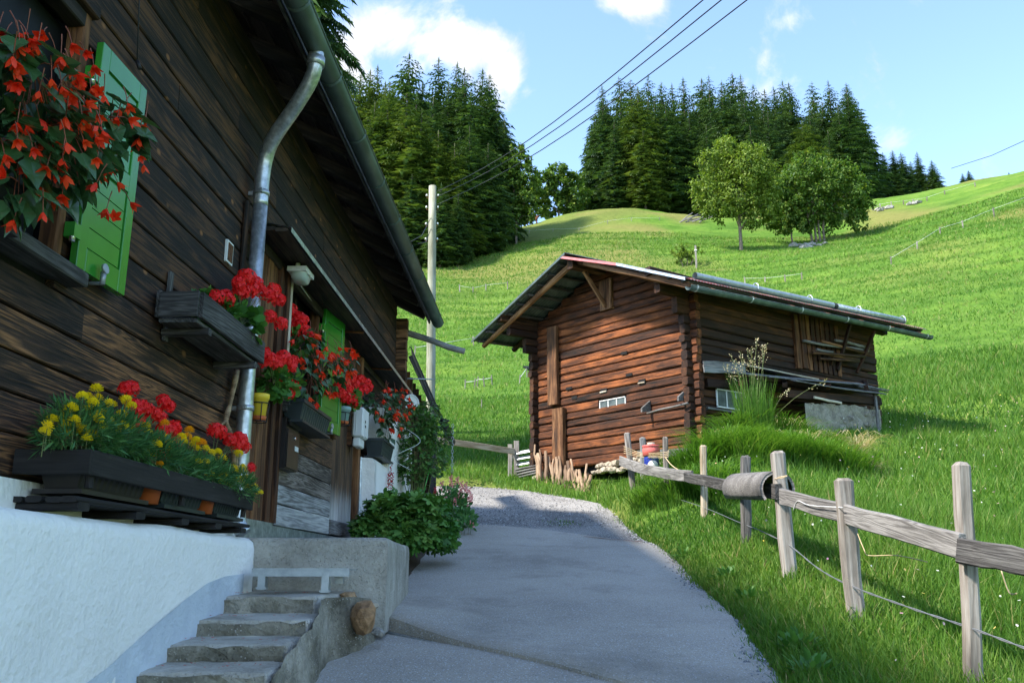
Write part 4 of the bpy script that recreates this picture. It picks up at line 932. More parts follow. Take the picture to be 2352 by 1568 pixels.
# painted verge flashing along the front edges of the roof, cap on the ridge
def verge(t0, t1, sgn, mat, nm, dz=.035, w=.12):
    A = (lambda t: 2.15 - t) if sgn == 0 else (lambda t: 2.15 + t)
    mb = MB(); P = []
    for t in (t0, t1):
        P += [rp(A(t), -OV - .02, dz), rp(A(t), -OV + w, dz + .006), rp(A(t), -OV - .022, dz - .055), rp(A(t), -OV - .014, dz - .055)]
    mb.add(P, [(0, 1, 5, 4), (0, 4, 6, 2), (2, 6, 7, 3), (0, 2, 3), (4, 7, 6)]); return mb.build(nm, mat, barn)
verge(-.12, 1.42, 0, M['roofred'], 'verge_strip'); verge(1.42, 2.15 + EV, 0, M['zinc'], 'verge_strip'); verge(-.0, 2.15 + EV, 1, M['zincdark'], 'verge_strip')
beam('barge_board', rp(2.15 - .42, -OV + .12, -.10), rp(2.15 - 3.02, -OV + .12, -.10), .13, .04, M['roofbeam'], barn, seg=4, rough=.008)
# red painted front edge of the eave sheets (the cut wave shows its coat)
mb = MB(); V = []; NW = 8 * 99; tl = 2.15 + EV
for w in range(NW + 1):
    b = -OV + (LR + OV + RE) * w / NW; dz = .026 + .011 * math.sin(2 * PI * (b + OV) / .081); p = rp(2.15 - tl - .002, b, dz); V += [p, p + Vector((0, 0, -.012)) - dF * .0]
    V[-2] = p + dF * .10 + Zv * (.10 * RS * 1)
V2 = [v for v in V]
mb.add(V2, [(2 * w, 2 * w + 2, 2 * w + 3, 2 * w + 1) for w in range(NW)], True); mb.build('eave_paint', M['roofred'], barn)
# purlin struts
beam('ridge_strut', bl_(2.15, -.62, zr_(2.15) - .32), bl_(aof(1397, .1), -.12, zb(700, 1.9, q=.1)), .07, .08, M['roofbeam'], barn, seg=2)
for a in (0, LF): beam('wall_purlin', bl_(a, -1.08, ZW - .03), bl_(a, LR + .8, ZW - .03), .17, .16, M['log_end'] if a else M['log_shaded'], barn, seg=4, rough=.006, ch=.015)
# eave gutter and the pipe strapped to the roof
ga = -(EV + .03); g0, g1 = bl_(ga, -OV + .02, zr_(-EV) - .17), bl_(ga, LR + RE + .05, zr_(-EV, LR + RE) - .15)
bg_ = halfround(g0, g1, .078, M['zincdark'], 'gutter', barn, n=5)
for k in range(6):
    p = g0.lerp(g1, .02 + k * .19); halfround(p, p + dR * .035, .083, M['zinc'], 'gutter_band', bg_, lip=False, a0=PI * .9, a1=PI * 2.1)
for k in range(7):
    p = g0.lerp(g1, .08 + k * .145); mb = MB(); mb.tube([p + nR * .07 + Zv * .01, p + Zv * .04, p - nR * .09 + Zv * .1], .01, 5); mb.build('gutter_hook', M['rust'], bg_)
pa = -.66; q0, q1 = rp(pa, -OV + .55, .11), rp(pa, LR + RE - .45, .11)
mb = MB(); mb.tube([q0, q0.lerp(q1, .61)], .066, 14, caps=False); mb.tube([q0, q0.lerp(q1, .61)], .058, 14, caps=False); rpipe = mb.build('roof_pipe', M['steel'], barn)
mb = MB(); mb.tube([q0.lerp(q1, .612), q0.lerp(q1, .628)], .07, 14); mb.build('pipe_joint', M['blackplastic'], rpipe)
mb = MB(); mb.tube([q0.lerp(q1, .628), q1], .066, 14); mb.build('pipe_length', M['zinc'], rpipe)
side = (q1 - q0).cross(Zv).normalized()
for k in range(4):
    c = q0.lerp(q1, .25 + k * .247); mb = MB(); pts = [c + side * math.cos(t) * .078 + Zv * math.sin(t) * .10 + Zv * .015 for t in np.linspace(-.7, PI + .7, 15)]
    mb.tube(pts, .011, 6); mb.build('pipe_hoop', M['zinc'], rpipe)
# right side wall fittings
def rb(x, y, m=.1): b = bof(x, m); return b, zb(y, b=b, m=m)
def rpt(x, y, m=.1): b, z = rb(x, y, m); return bl_(0, b, z, m)
for i, x in enumerate((1834, 1848)):
    beam('door_post', rpt(x, 722, .11), rpt(x + 2, 846, .11), .15, .08, M['jamb'], barn, up=dR, seg=3)
for i in range(7):
    x = 1862 + i * 11; beam('hatch_board', rpt(x, 724 + i * 4, .095), rpt(x + 1, 850 + i * 2.4, .095), .118, .03, M['jamb'] if i % 3 == 0 else M['log_shaded'], barn, up=dR, seg=2)
for (x0, y0, x1, y1) in ((1962, 746, 1924, 850), (2017, 760, 1968, 856)):
    beam('brace', rpt(x0, y0, .42), rpt(x1, y1, .14), .075, .06, M['log_shaded'], barn, up=nR, seg=2)
beam('brace', rpt(1919, 806, .3), rpt(1911, 838, .14), .05, .05, M['log_shaded'], barn, up=nR, seg=2)
for i, (x0, y0, x1, y1) in enumerate([(1850, 782, 1985, 806), (1892, 784, 1995, 812), (1870, 810, 1990, 818), (1925, 780, 2000, 800), (1885, 822, 1975, 830), (1880, 803, 1915, 808), (1900, 790, 1998, 806), (1868, 808, 1975, 826)]):
    pole('stored_pole', rpt(x0, y0, .22 + .03 * (i % 3)), rpt(x1, y1, .22 + .03 * (i % 3)), .03, .035, M['greywood' if i in (0, 3, 6, 5) else 'log_end'], barn, 6, 3, .012)
# right window
F_ = lambda u, z: bl_(0, u, z, .10)
u0, u1 = bof(1643, .1), bof(1707, .1); z0, z1 = zb(930, b=u0, m=.1) - .03, zb(893, b=u0, m=.1)
pane_window('window', F_, u0, u1, z0, z1, 3, .02, barn, M['whitepaint'])
beam('window_sill', bl_(0, u0 - .3, z0 - .06, .11), bl_(0, u1 + .1, z0 - .06, .11), .05, .05, M['greywood'], barn, seg=2)
# lean-to: loose boards on beams, rubble wall, prop
lt = empty('lean_to', (0, 0, 0)); lt.parent = barn
def ltb(nm, x0, y0, m0, x1, y1, m1, h, t, mt, upv=None, **kw):
    return beam(nm, rpt(x0, y0, m0), rpt(x1, y1, m1), h, t, M[mt], lt, up=upv or Zv, seg=4, rough=.006, ch=.006, **kw)
tilt = Zv * .95 + nR * .35
ltb('board', 1616, 846, .25, 1712, 850, .30, .15, .03, 'greywood'); ltb('board', 1616, 834, .2, 1712, 838, .2, .10, .03, 'greywood')
ltb('board', 1712, 838, .25, 1866, 868, .3, .025, .30, 'palewood', tilt); ltb('board', 1690, 855, .5, 1998, 888, .62, .025, .24, 'greywood', tilt)
ltb('board', 1760, 864, .72, 1975, 882, .76, .02, .2, 'greywood', tilt); ltb('board', 1815, 872, .82, 2018, 902, .9, .025, .26, 'greywood', tilt, bow=-.02)
ltb('board', 1866, 866, .30, 2005, 884, .35, .02, .3, 'jamb', tilt); ltb('board', 1945, 878, .5, 2026, 894, .55, .02, .28, 'greywood', tilt); ltb('board', 1960, 886, .75, 2026, 898, .8, .02, .2, 'darkgrey', tilt)
for x in (1700, 1800, 1900, 1985): ltb('bearer', x, 876, .05, x, 880 + (x - 1700) * .04, .88, .09, .09, 'log_shaded')
ltb('plate_beam', 1800, 905, .7, 2012, 922, .8, .16, .14, 'log_shaded'); ltb('plate_beam', 1620, 880, .12, 1800, 892, .14, .16, .1, 'log_shaded')
ltb('loose_lath', 1865, 912, .85, 1925, 926, .85, .05, .03, 'palewood')
pole('prop', rpt(2003, 905, .88), rpt(2005, 1030, .88), .035, .04, M['greywood'], lt, 7, 3, .01)
mb = MB(); V = []; NX, NZ = 22, 8
for i in range(NX + 1):
    x = 1842 + (2012 - 1842) * i / NX; ytop = 926 + 8 * i / NX + random.uniform(-2, 2) + (6 if i > 17 else 0)
    for j in range(NZ + 1):
        y = ytop + (1045 - ytop) * j / NZ; V.append(rpt(x, y, .78 + random.uniform(-.015, .015)))
mb.add(V, [(i * (NZ + 1) + j, i * (NZ + 1) + j + 1, (i + 1) * (NZ + 1) + j + 1, (i + 1) * (NZ + 1) + j) for i in range(NX) for j in range(NZ)])
b_ = len(mb.v); mb.v += [tuple(Vector(V[i * (NZ + 1)]) - nR * .3) for i in range(NX + 1)]
for i in range(NX): mb.f.append([i * (NZ + 1), (i + 1) * (NZ + 1), b_ + i + 1, b_ + i]); mb.sm.append(False)
mb.build('rubble_wall', M['mortar'], lt)
for i, x in enumerate((1858, 1885, 1902, 1934, 1955, 1978, 1996)): rock('wall_stone', rpt(x, 928 + i * 1.6, .72), random.uniform(.06, .09), M['greystone' if i % 2 else 'stone'], lt, 1, (1.3, 1, .7), 40 + i)
for i in range(12):
    x = random.uniform(1860, 2008); rock('wall_stone', rpt(x, random.uniform(950, 1010), .775), random.uniform(.06, .11), M['mortar'], lt, 1, (1.4, .5, .7), 60 + i)
# foundation stones along the front
for i in range(26):
    a = .05 + i * .095 + random.uniform(-.03, .03); 
    for rrow in range(2):
        rock('foundation_stone', bl_(a + rrow * .04, 0, 3.53 - rrow * .15 - random.uniform(0, .05) - max(0, a - 1.6) * .02, 0, .06 + rrow * .1), random.uniform(.075, .12), M['stone'], barn, 1, (1.2, 1, .75), 80 + i + rrow * 40)
rock('foundation_stone', bl_(LF - .1, 0, 3.36, 0, .1), .18, M['stone'], barn, 1, (1.3, 1, .7), 301)
# firewood leaning on the front
for i in range(32):
    t = i / 31; x = 1232 + 112 * t + random.uniform(-3, 3); q = random.uniform(.3, .62); a = aof(x, q); h = random.uniform(.42, .72) * (1.15 - .45 * t) * (1.0 if i > 1 else 1.1)
    w = bw(a, 0, 0, q); zg = tz(w.x, w.y); ax = aof(x + random.uniform(-9, 9), .2)
    r0 = random.uniform(.022, .05); p0 = Vector((w.x, w.y, zg - .03)); p1 = bw(ax, 0, 0, .16 + random.uniform(0, .12)); p1.z = zg + h
    o = pole('firewood_log', p0, p1, r0, r0 * random.uniform(.6, .95), M['firewood'], None, 8, 4, .022)
    tag(o, 'crooked peeled firewood log leaning on the barn front', 'firewood', 'firewood logs leaning on the barn')
# corrugated sheets and boards stacked at the barn's left corner
ca = H(0, 0, 0)
def lw(x, y, Y): return D(x, y, Y)
for i in range(3):
    p = lw(1186, 1040 + i * 13, 20.6); q = lw(1232, 1032 + i * 13, 20.3); mb = MB(); V = []
    c = (p + q) / 2; d = (q - p).normalized(); up = Zv
    for w in range(29):
        t = -.30 + .60 * w / 28
        for e in (p - c, q - c): V.append(e + Vector((0, .25, .1)).normalized() * t * .35 + Vector((0, 0, .015 * math.sin(w * PI / 3.5))))
    mb.add(V, [(2 * w, 2 * w + 2, 2 * w + 3, 2 * w + 1) for w in range(28)], True); o = mb.build('corrugated_sheet', M['zinc']); o.location = c
    tag(o, 'grey corrugated sheet leaning in the gap beside the barn corner', 'metal sheet', 'corrugated sheets beside the barn')
for i in range(4):
    p = lw(1186 + i * 3, 1078 + i * 6, 20.2); q = lw(1236, 1068 + i * 6, 20.0); o = beam('stacked_board', p, q, .03, .14, M['greywood'], seg=2); tag(o, 'short grey board in the pile by the barn corner', 'board', 'boards piled at the barn corner')
o = beam('leaning_plank', lw(1238, 1095, 20.1), lw(1244, 1005, 20.4), .12, .03, M['darkgrey'], up=(1, 0, 0)); tag(o, 'dark narrow plank standing upright against the barn corner', 'plank')
# ================================================================ pots, plants and fittings on the chalet
def inst(name, tmpl, P, R, S, tint, mat, parent=None, loc=None, smooth=False):
    """joins many copies of a small template into one mesh (uncountable foliage); P Nx3, R Nx3x3, S N"""
    V, F = tmpl; V = np.asarray(V, float); k = len(V); P = np.asarray(P); n = len(P)
    W = np.einsum('nij,vj->nvi', R, V) * np.asarray(S).reshape(n, 1, -1) + P[:, None]
    if loc is not None: W = W - np.asarray(loc)
    me = bpy.data.meshes.new(name); me.vertices.add(n * k); me.vertices.foreach_set('co', W.ravel())
    li = np.concatenate([np.array(f) for f in F]); ln = np.array([len(f) for f in F])
    L = (li[None] + (np.arange(n) * k)[:, None]).ravel(); LN = np.tile(ln, n)
    me.loops.add(len(L)); me.loops.foreach_set('vertex_index', L); me.polygons.add(len(LN)); me.polygons.foreach_set('loop_start', np.concatenate([[0], np.cumsum(LN)[:-1]]))
    if smooth: me.polygons.foreach_set('use_smooth', np.ones(len(LN), bool))
    me.update(calc_edges=True)
    if tint is not None: me.attributes.new('tint', 'FLOAT', 'POINT').data.foreach_set('value', np.repeat(np.asarray(tint), k).astype(np.float32))
    me.materials.append(mat); o = link(name, me, parent)
    return o
def unit(a): return a / (np.linalg.norm(a, axis=-1, keepdims=True) + 1e-9)
def rots(d, up):
    """frames with y along d and z near up"""
    y = unit(d); x = unit(np.cross(y, up)); z = np.cross(x, y); return np.stack([x, y, z], -1)
def rand_dirs(n):
    return unit(rng.normal(size=(n, 3)))
def tmesh(name, tmpl, mat, smooth=False):
    me = bpy.data.meshes.new(name); me.from_pydata([tuple(v) for v in tmpl[0]], [], [tuple(f) for f in tmpl[1]]); me.materials.append(mat)
    if smooth: me.polygons.foreach_set('use_smooth', [True] * len(me.polygons))
    me.update(); return me
# leaf templates: y is the leaf's length (0..1)
T_BEG = ([(0, 0, 0), (.22, -.06, .03), (.42, .15, .0), (.38, .34, .03), (.33, .5, -.02), (.17, .74, -.05), (0, 1, -.16), (-.14, .72, -.05), (-.27, .48, -.02), (-.36, .30, .03), (-.34, .1, 0), (-.16, -.04, .03), (0, .45, -.09)],
         [(12, i, i + 1) for i in range(0, 11)] + [(12, 11, 0)])
def fan(n, r0, r1, cup, rot=0, span=2 * PI, yoff=.5):
    V = [(0, yoff, 0)]; F = []
    for i in range(n):
        a = rot + span * i / n; r = r0 if i % 2 else r1; V.append((math.sin(a) * r, yoff + math.cos(a) * r, cup * (1 if i % 2 else .4)))
    return V, [(0, 1 + (i + 1) % n, 1 + i) for i in range(n)]
T_GER = fan(14, .52, .45, .12)
def palm():
    V = [(0, 0, 0)]; F = []
    for k, a in enumerate((-1.9, -1.0, 0, 1.0, 1.9)):
        r = (.55, .8, .95, .8, .55)[k]; c, s = math.cos(a), math.sin(a)
        b = len(V)
        for (u, w, z) in ((.38, -.20, .02), (.74, -.24, .0), (1, -.09, -.07), (1, .09, -.07), (.74, .24, 0), (.38, .20, .02)): V.append(((s * u + c * w) * r, (c * u - s * w) * r + .1, z - .05 * abs(a)))
        F += [(0, b + 5, b), (b, b + 5, b + 4, b + 1), (b + 1, b + 4, b + 3, b + 2)]
    return V, F
T_PALM = palm()
T_OVAL = ([(0, 0, 0), (.26, .3, .06), (.27, .6, .05), (0, 1, -.06), (-.27, .6, .05), (-.26, .3, .06), (0, .5, -.02)], [(6, 0, 1), (6, 1, 2), (6, 2, 3), (6, 3, 4), (6, 4, 5), (6, 5, 0)])
T_FERNY = ([(0, 0, 0), (.08, .5, .02), (0, 1, -.05), (-.08, .5, .02), (.3, .55, 0), (.42, .75, 0), (.1, .3, 0), (-.3, .55, 0), (-.42, .75, 0), (-.1, .3, 0), (.25, .2, 0), (.4, .38, 0), (-.25, .2, 0), (-.4, .38, 0)],
           [(0, 1, 2, 3), (6, 4, 5), (9, 8, 7), (0, 10, 11), (0, 13, 12)])
def t_begflower():
    V = []; F = []
    for k in range(5):
        a = 2 * PI * k / 5 + .3; c, s = math.cos(a), math.sin(a); b = len(V); L = 1 if k % 2 else .85
        for (r, w, y) in ((.04, .06, 0), (.17, .20, .30), (.37, .19, .66), (.60, .0, .93)):
            for q in ((-1, 1) if w else (0,)): V.append((c * r - s * w * q, y * L, s * r + c * w * q))
        F += [(b, b + 1, b + 3, b + 2), (b + 2, b + 3, b + 5, b + 4), (b + 4, b + 5, b + 6)]
    return V, F
T_BF = t_begflower()
def t_head(nf, seed, petals=5, pr=.30):
    rs = np.random.default_rng(seed); V = []; F = []
    for i in range(nf):
        y = 1 - 1.55 * (i + .5) / nf; r = math.sqrt(max(0, 1 - y * y)); a = i * 2.399; n = Vector((r * math.cos(a), r * math.sin(a), y)); n = n.normalized()
        c = n * (.85 + rs.uniform(-.15, .15)); u = n.orthogonal().normalized(); w = n.cross(u)
        for k in range(petals):
            t = 2 * PI * k / petals + rs.uniform(0, 1); d = u * math.cos(t) + w * math.sin(t); e = n.cross(d); b = len(V)
            V += [tuple(c), tuple(c + d * pr * .6 + e * pr * .42 + n * .05), tuple(c + d * pr + n * rs.uniform(-.05, .12)), tuple(c + d * pr * .6 - e * pr * .42 + n * .05)]
            F.append((b, b + 1, b + 2, b + 3))
    return V, F
T_HEAD = t_head(26, 1, 5, .40)
def t_pom():
    V = [(0, 0, .1)]; F = []; rs = np.random.default_rng(4)
    for (n, r0, r1, z0, z1) in ((10, .35, 1, -.35, -.05), (10, .3, .95, -.05, .35), (8, .2, .7, .2, .66), (5, .0, .38, .4, .86)):
        for k in range(n):
            a = 2 * PI * k / n + r1 * 3; b = len(V); wd = PI / n * 1.15
            V += [(math.cos(a) * r0, math.sin(a) * r0, z0), (math.cos(a - wd) * r1, math.sin(a - wd) * r1, z1 + rs.uniform(-.08, .08)), (math.cos(a) * r1 * 1.06, math.sin(a) * r1 * 1.06, z1 - .08), (math.cos(a + wd) * r1, math.sin(a + wd) * r1, z1 + rs.uniform(-.08, .08))]
            F.append((b, b + 1, b + 2, b + 3))
    return V, F
T_POM = t_pom()
ME_BEG = tmesh('begonia_leaf', T_BEG, M['begonia']); ME_BF = tmesh('begonia_flower', T_BF, M['begoniaflower'])
ME_HEAD = tmesh('geranium_head', T_HEAD, M['geraniumflower']); ME_POMY = tmesh('marigold_head', T_POM, M['yellowflower']); ME_POMO = tmesh('marigold_head', T_POM, M['orangeflower'])
ME_PALM = tmesh('palmate_leaf', T_PALM, M['cranesbill'])
def mat3(R, s, p): 
    m = Matrix([[*(R[i] * s), p[i]] for i in range(3)] + [[0, 0, 0, 1]]); return m
def ell(n, c, r, shell=.5, lo=-1.0):
    d = rand_dirs(n * 3); d = d[d[:, 2] > lo][:n]; q = rng.uniform(shell, 1, (len(d), 1)) ** .6
    return np.asarray(c) + d * q * np.asarray(r), d
def indiv(name, me, P, d, up, S, parent, loc):
    R = rots(d, up)
    for i in range(len(P)):
        link(name, me, parent, mat3(R[i], S[i], Vector(P[i]) - loc))
def stems(name, pairs, r, mat, parent, loc):
    mb = MB()
    for (a, b) in pairs:
        a, b = Vector(a) - loc, Vector(b) - loc; m = (a + b) / 2 + Vector((0, 0, .12 * (b - a).length)); mb.tube([a, m, b], [r, r * .8, r * .6], 4, caps=False)
    o = mb.build(name, mat, parent); o['kind'] = 'stuff'; return o
def wp(x, y, n): s, z = HP(x, y, n); return H(n, s, z)
EXN = np.array([CD, -SD, 0]); EYS = np.array([SD, CD, 0])
# ---------- containers
def trough(name, n0, n1, s0, s1, z0, z1, mat, label, cat='planter', group=None, ribs=9, dish=True, tp=.03):
    o = empty(name, H((n0 + n1) / 2, (s0 + s1) / 2, z0), -DE, label, cat, group); L, W, h = s1 - s0, n1 - n0, z1 - z0
    mb = MB(); V = []
    for (z, e) in ((0, -tp), (h - .03, 0), (h - .03, .012), (h, .012), (h, -.006), (h - .05, -.01)):
        V += [(-W/2 - e, -L/2 - e, z), (W/2 + e, -L/2 - e, z), (W/2 + e, L/2 + e, z), (-W/2 - e, L/2 + e, z)]
    mb.add(V, [(k * 4 + j, k * 4 + (j + 1) % 4, k * 4 + 4 + (j + 1) % 4, k * 4 + 4 + j) for k in range(5) for j in range(4)] + [(3, 2, 1, 0)])
    bd = mb.build('trough_body', mat, o)
    MB().add([(-W/2, -L/2, h - .035), (W/2, -L/2, h - .035), (W/2, L/2, h - .035), (-W/2, L/2, h - .035)], [(0, 1, 2, 3)]).build('soil', M['soil'], o)
    mb = MB()
    for i in range(ribs):
        y = -L/2 + L * (i + .5) / ribs; mb.add([(W/2 - tp + .001, y - .012, .012), (W/2 - tp + .001, y + .012, .012), (W/2 + .001, y + .014, h - .04), (W/2 + .001, y - .014, h - .04), (W/2 - tp + .008, y, .014), (W/2 + .008, y, h - .042)], [(0, 4, 5, 3), (4, 1, 2, 5)])
    mb.build('ribs', mat, bd)
    if dish: MB().bbox(-W/2 - .005, W/2 + .005, -L/2 - .005, L/2 + .005, -.022, -.002).build('drip_tray', mat, o)
    return o
def pot(name, c, r0, r1, h, mat, label, cat='flower pot', group=None, dish=None, bands=2):
    o = empty(name, c, 0, label, cat, group); prof = [(0, 0), (r0, 0), (r0 + (r1 - r0) * .8, h * .78), (r1 * 1.02, h * .79), (r1 * 1.06, h), (r1 * .96, h), (r1 * .9, h * .85), (0, h * .85)]
    mb = MB(); N = 18; V = [(r * math.cos(2 * PI * j / N), r * math.sin(2 * PI * j / N), z) for (r, z) in prof for j in range(N)]
    mb.add(V, [(k * N + j, k * N + (j + 1) % N, (k + 1) * N + (j + 1) % N, (k + 1) * N + j) for k in range(len(prof) - 1) for j in range(N)], True); mb.build('pot_body', mat, o)
    MB().add([(r1 * .9 * math.cos(2 * PI * j / N), r1 * .9 * math.sin(2 * PI * j / N), h * .87) for j in range(N)], [tuple(range(N))]).build('soil', M['soil'], o)
    if dish:
        mb = MB(); mb.tube([(0, 0, -.012), (0, 0, .02)], [r0 * 1.05, r0 * 1.25], N); mb.build('saucer', dish, o)
        mb = MB()
        for (rr, zz) in ((r0 * 1.3, -.02), (r1 * 1.08, h * .62)): mb.tube([(rr * math.cos(t), rr * math.sin(t), zz) for t in np.linspace(0, 2 * PI, 21)], .004, 5, caps=False)
        for k in range(4): t = k * PI / 2 + .5; mb.tube([(r0 * 1.3 * math.cos(t), r0 * 1.3 * math.sin(t), -.02), (r1 * 1.08 * math.cos(t), r1 * 1.08 * math.sin(t), h * .62)], .004, 5)
        mb.build('wire_holder', M['cable'], o)
    return o
# ---------- begonia builder: separate leaves and flowers
def begonia(name, base, blobs, nfl, label, seedflowers=None, leafs=(.085, .14), fl=(.038, .056), group=None, drop=.12):
    o = empty(name, base, 0, label, 'begonia', group); loc = Vector(base)
    pairs = []
    for (c, r, n) in blobs:
        P, d = ell(n, c, r, .35); dirs = unit(d * np.array([1, 1, .6]) + np.array([0, 0, -.75]) + EXN * .35 + rng.normal(size=d.shape) * .35); up = unit(d * .7 + np.array([0, 0, .5]) + EXN * .5 + rng.normal(size=d.shape) * .3)
        indiv('leaf', ME_BEG, P, dirs, up, rng.uniform(*leafs, len(P)), o, loc)
        for p in P[::4]: pairs.append((Vector(c) + Vector((0, 0, r[2] * .4)), Vector(p)))
    m = []
    for (c, r, n) in blobs:
        k = max(1, int(nfl * n / sum(b[2] for b in blobs))); d = rand_dirs(k * 4); d = d[(d @ EXN > -.2) & (d @ EYS < .45)][:k]; m.append(np.asarray(c) + d * np.asarray(r) * rng.uniform(.95, 1.18, (len(d), 1)) + np.array([0, 0, -.02]))
    P = np.concatenate(m)
    if seedflowers: P = np.concatenate([P, np.array([tuple(q) for q in seedflowers])])
    d = unit(np.array([0, 0, -1.]) + EXN * .3 + rng.normal(size=P.shape) * .45); up = rand_dirs(len(P))
    indiv('flower', ME_BF, P, d, up, rng.uniform(*fl, len(P)), o, loc)
    for p, q in zip(P, d): pairs.append((Vector(p) - Vector(q) * .07 + Vector((0, 0, .02)), Vector(p)))
    stems('stems', pairs, .0028, M['redstem'], o, loc); return o
def geranium(name, base, blobs, heads, label, hr=(.05, .064), group=None, leafs=(.055, .085), hmat=None):
    o = empty(name, base, 0, label, 'geranium', group); loc = Vector(base); Ps, Ds = [], []
    for (c, r, n) in blobs: P, d = ell(n, c, r, .3); Ps.append(P); Ds.append(d)
    P, d = np.concatenate(Ps), np.concatenate(Ds); dirs = unit(d + rng.normal(size=d.shape) * .5); up = unit(d * .6 + np.array([0, 0, .8]) + rng.normal(size=d.shape) * .3)
    f = inst('foliage', T_GER, P, rots(dirs, up), rng.uniform(*leafs, len(P)), rng.uniform(0, 1, len(P)), M['geraniumleaf'], o, loc); f['kind'] = 'stuff'
    me = ME_HEAD
    if hmat: me = ME_HEAD.copy(); me.materials[0] = hmat
    pairs = []
    for h in heads:
        h = Vector(h); link('flower_head', me, o, Matrix.Translation(h - loc) @ Matrix.Rotation(random.uniform(0, 6), 4, 'Z') @ Matrix.Rotation(random.uniform(-.4, .4), 4, 'X') @ Matrix.Scale(random.uniform(*hr), 4))
        c = min((Vector(b[0]) for b in blobs), key=lambda q: (q - h).length); pairs.append((c, h))
    stems('stems', pairs, .003, M['stem'], o, loc); return o
# ---------- 1 window box with the big begonia by the camera
s_, z_ = HP(52, 545, .28)
trough('window_box', .08, .27, s_ - 1.0, s_ - .02, z_ + .015, z_ + .19, M['blackplastic'], 'black plastic window box under the large hanging red begonia', ribs=0)
c1, c2, c3, c4 = wp(70, 190, .30), wp(140, 330, .36), wp(250, 300, .36), wp(40, 380, .30)
fl = [wp(x, y, n) for (x, y, n) in [(245, 480, .34), (262, 500, .33), (300, 465, .3), (330, 380, .32), (320, 360, .3), (335, 270, .3), (245, 380, .38), (310, 330, .32), (300, 310, .3), (150, 310, .42), (40, 320, .42), (75, 340, .42), (90, 210, .42), (160, 215, .42), (180, 190, .4), (30, 130, .4), (165, 100, .35), (60, 110, .4), (195, 120, .36), (215, 150, .36)]]
begonia('hanging_begonia', wp(40, 330, .25), [(c1, (.16, .26, .17), 85), (c2, (.15, .2, .2), 80), (c3, (.13, .22, .17), 62), (c4, (.13, .16, .22), 65)], 84, 'large cascading red begonia spilling from the window box by the green shutter', fl)
bsh = wp(0, 40, .25)
# ---------- 2 wooden trough on the wall with red geranium
wt = empty('wooden_trough', H(.16, 5.5, 2.70), -DE, 'weathered wooden flower trough on brackets beside the downpipe', 'planter')
def wl(n, s, z): return Vector((n - .16, s - 5.5, z - 2.70))
for (nm, a, b, h, t, u) in [('front_board', (.295, 4.95, 2.785), (.295, 6.10, 2.785), .15, .025, None), ('back_board', (.04, 4.95, 2.80), (.04, 6.1, 2.80), .16, .02, None), ('bottom_board', (.165, 4.95, 2.695), (.165, 6.1, 2.695), .022, .22, None),
                            ('end_board', (.06, 4.94, 2.79), (.28, 4.94, 2.79), .15, .02, None), ('end_board', (.06, 6.09, 2.79), (.28, 6.09, 2.79), .15, .02, None), ('bracket_arm', (.02, 5.1, 2.665), (.3, 5.1, 2.665), .04, .05, None), ('bracket_arm', (.02, 5.95, 2.665), (.3, 5.95, 2.665), .04, .05, None),
                            ('wall_strip', (.03, 5.12, 2.62), (.03, 5.12, 3.04), .05, .02, (0, 1, 0))]:
    beam(nm, wl(*a), wl(*b), h, t, M['darkgrey'], wt, up=u or (0, 0, 1), seg=3, rough=.003, ch=.004)
g = lambda L, n: [wp(x, y, n) for (x, y) in L]
geranium('red_geranium', H(.17, 5.75, 2.8), [(H(.18, 5.50, 2.90), (.11, .26, .10), 110), (H(.2, 5.88, 2.92), (.13, .28, .13), 150)], g([(548, 652), (566, 637), (588, 652), (600, 670), (618, 680), (575, 668), (553, 672), (628, 668), (640, 690)], .2) + g([(498, 684), (518, 688), (645, 745), (620, 728)], .26), 'bright red geranium in the weathered wooden trough')
# ---------- 3 long planter on the plinth: pallet, troughs, pots, board surround, marigolds
pz = 1.575
pal = empty('pallet', H(.2, 4.9, 1.56), -DE, 'dark flat wooden pallet lying on the white plinth', 'pallet')
for n in (.05, .135, .22, .285): beam('slat', (n - .2, -1.12, .045), (n - .2, 1.10, .045), .022, .07, M['blackwood'], pal, seg=3)
for s in (-1.05, -.5, .05, .55, 1.0): beam('bearer', (-.16, s, .016), (.115, s, .016), .034, .1, M['blackwood'], pal, seg=1)
t0 = pz + .08
def tro(s0, s1, mat, lb): trough('plant_trough', .08, .285, s0, s1, t0, t0 + .16, mat, lb, ribs=12)
tro(3.87, 4.52, M['brownplastic'], 'dark brown plant trough on the pallet, below the marigolds and nearest the window'); tro(4.72, 5.28, M['greenplastic'], 'ribbed dark green plant trough between the two orange pots'); tro(5.48, 5.95, M['greenplastic'], 'ribbed dark green plant trough next to the downpipe')
pot('orange_pot', H(.23, 4.62, t0 - .01), .062, .085, .17, M['terracotta'], 'orange plastic pot beside the brown trough on the pallet', dish=None); pot('orange_pot', H(.23, 5.38, t0 - .01), .06, .082, .17, M['terracotta'], 'orange plastic pot between the two ribbed green troughs', dish=None)
for n_ in (4.62, 5.38):
    pass
sur = empty('planter_surround', H(.2, 4.8, 1.75), -DE, 'black stained board surround around the marigold planters', 'planter')
def sl_(n, s, z): return Vector((n - .2, s - 4.8, z - 1.75))
s0, z0 = HP(207, 1050, .34); s1, z1 = HP(576, 1159, .34); zs = (z0 + z1) / 2
beam('front_board', sl_(.34, s0, zs), sl_(.34, s1, zs), .105, .025, M['blackwood'], sur, seg=4, rough=.003, ch=.004); beam('end_board', sl_(.03, s0 - .015, zs), sl_(.353, s0 - .015, zs), .105, .025, M['blackwood'], sur, seg=2, rough=.003, ch=.004); beam('end_board', sl_(.06, s1 - .012, zs), sl_(.325, s1 - .012, zs), .10, .02, M['blackwood'], sur, seg=2)
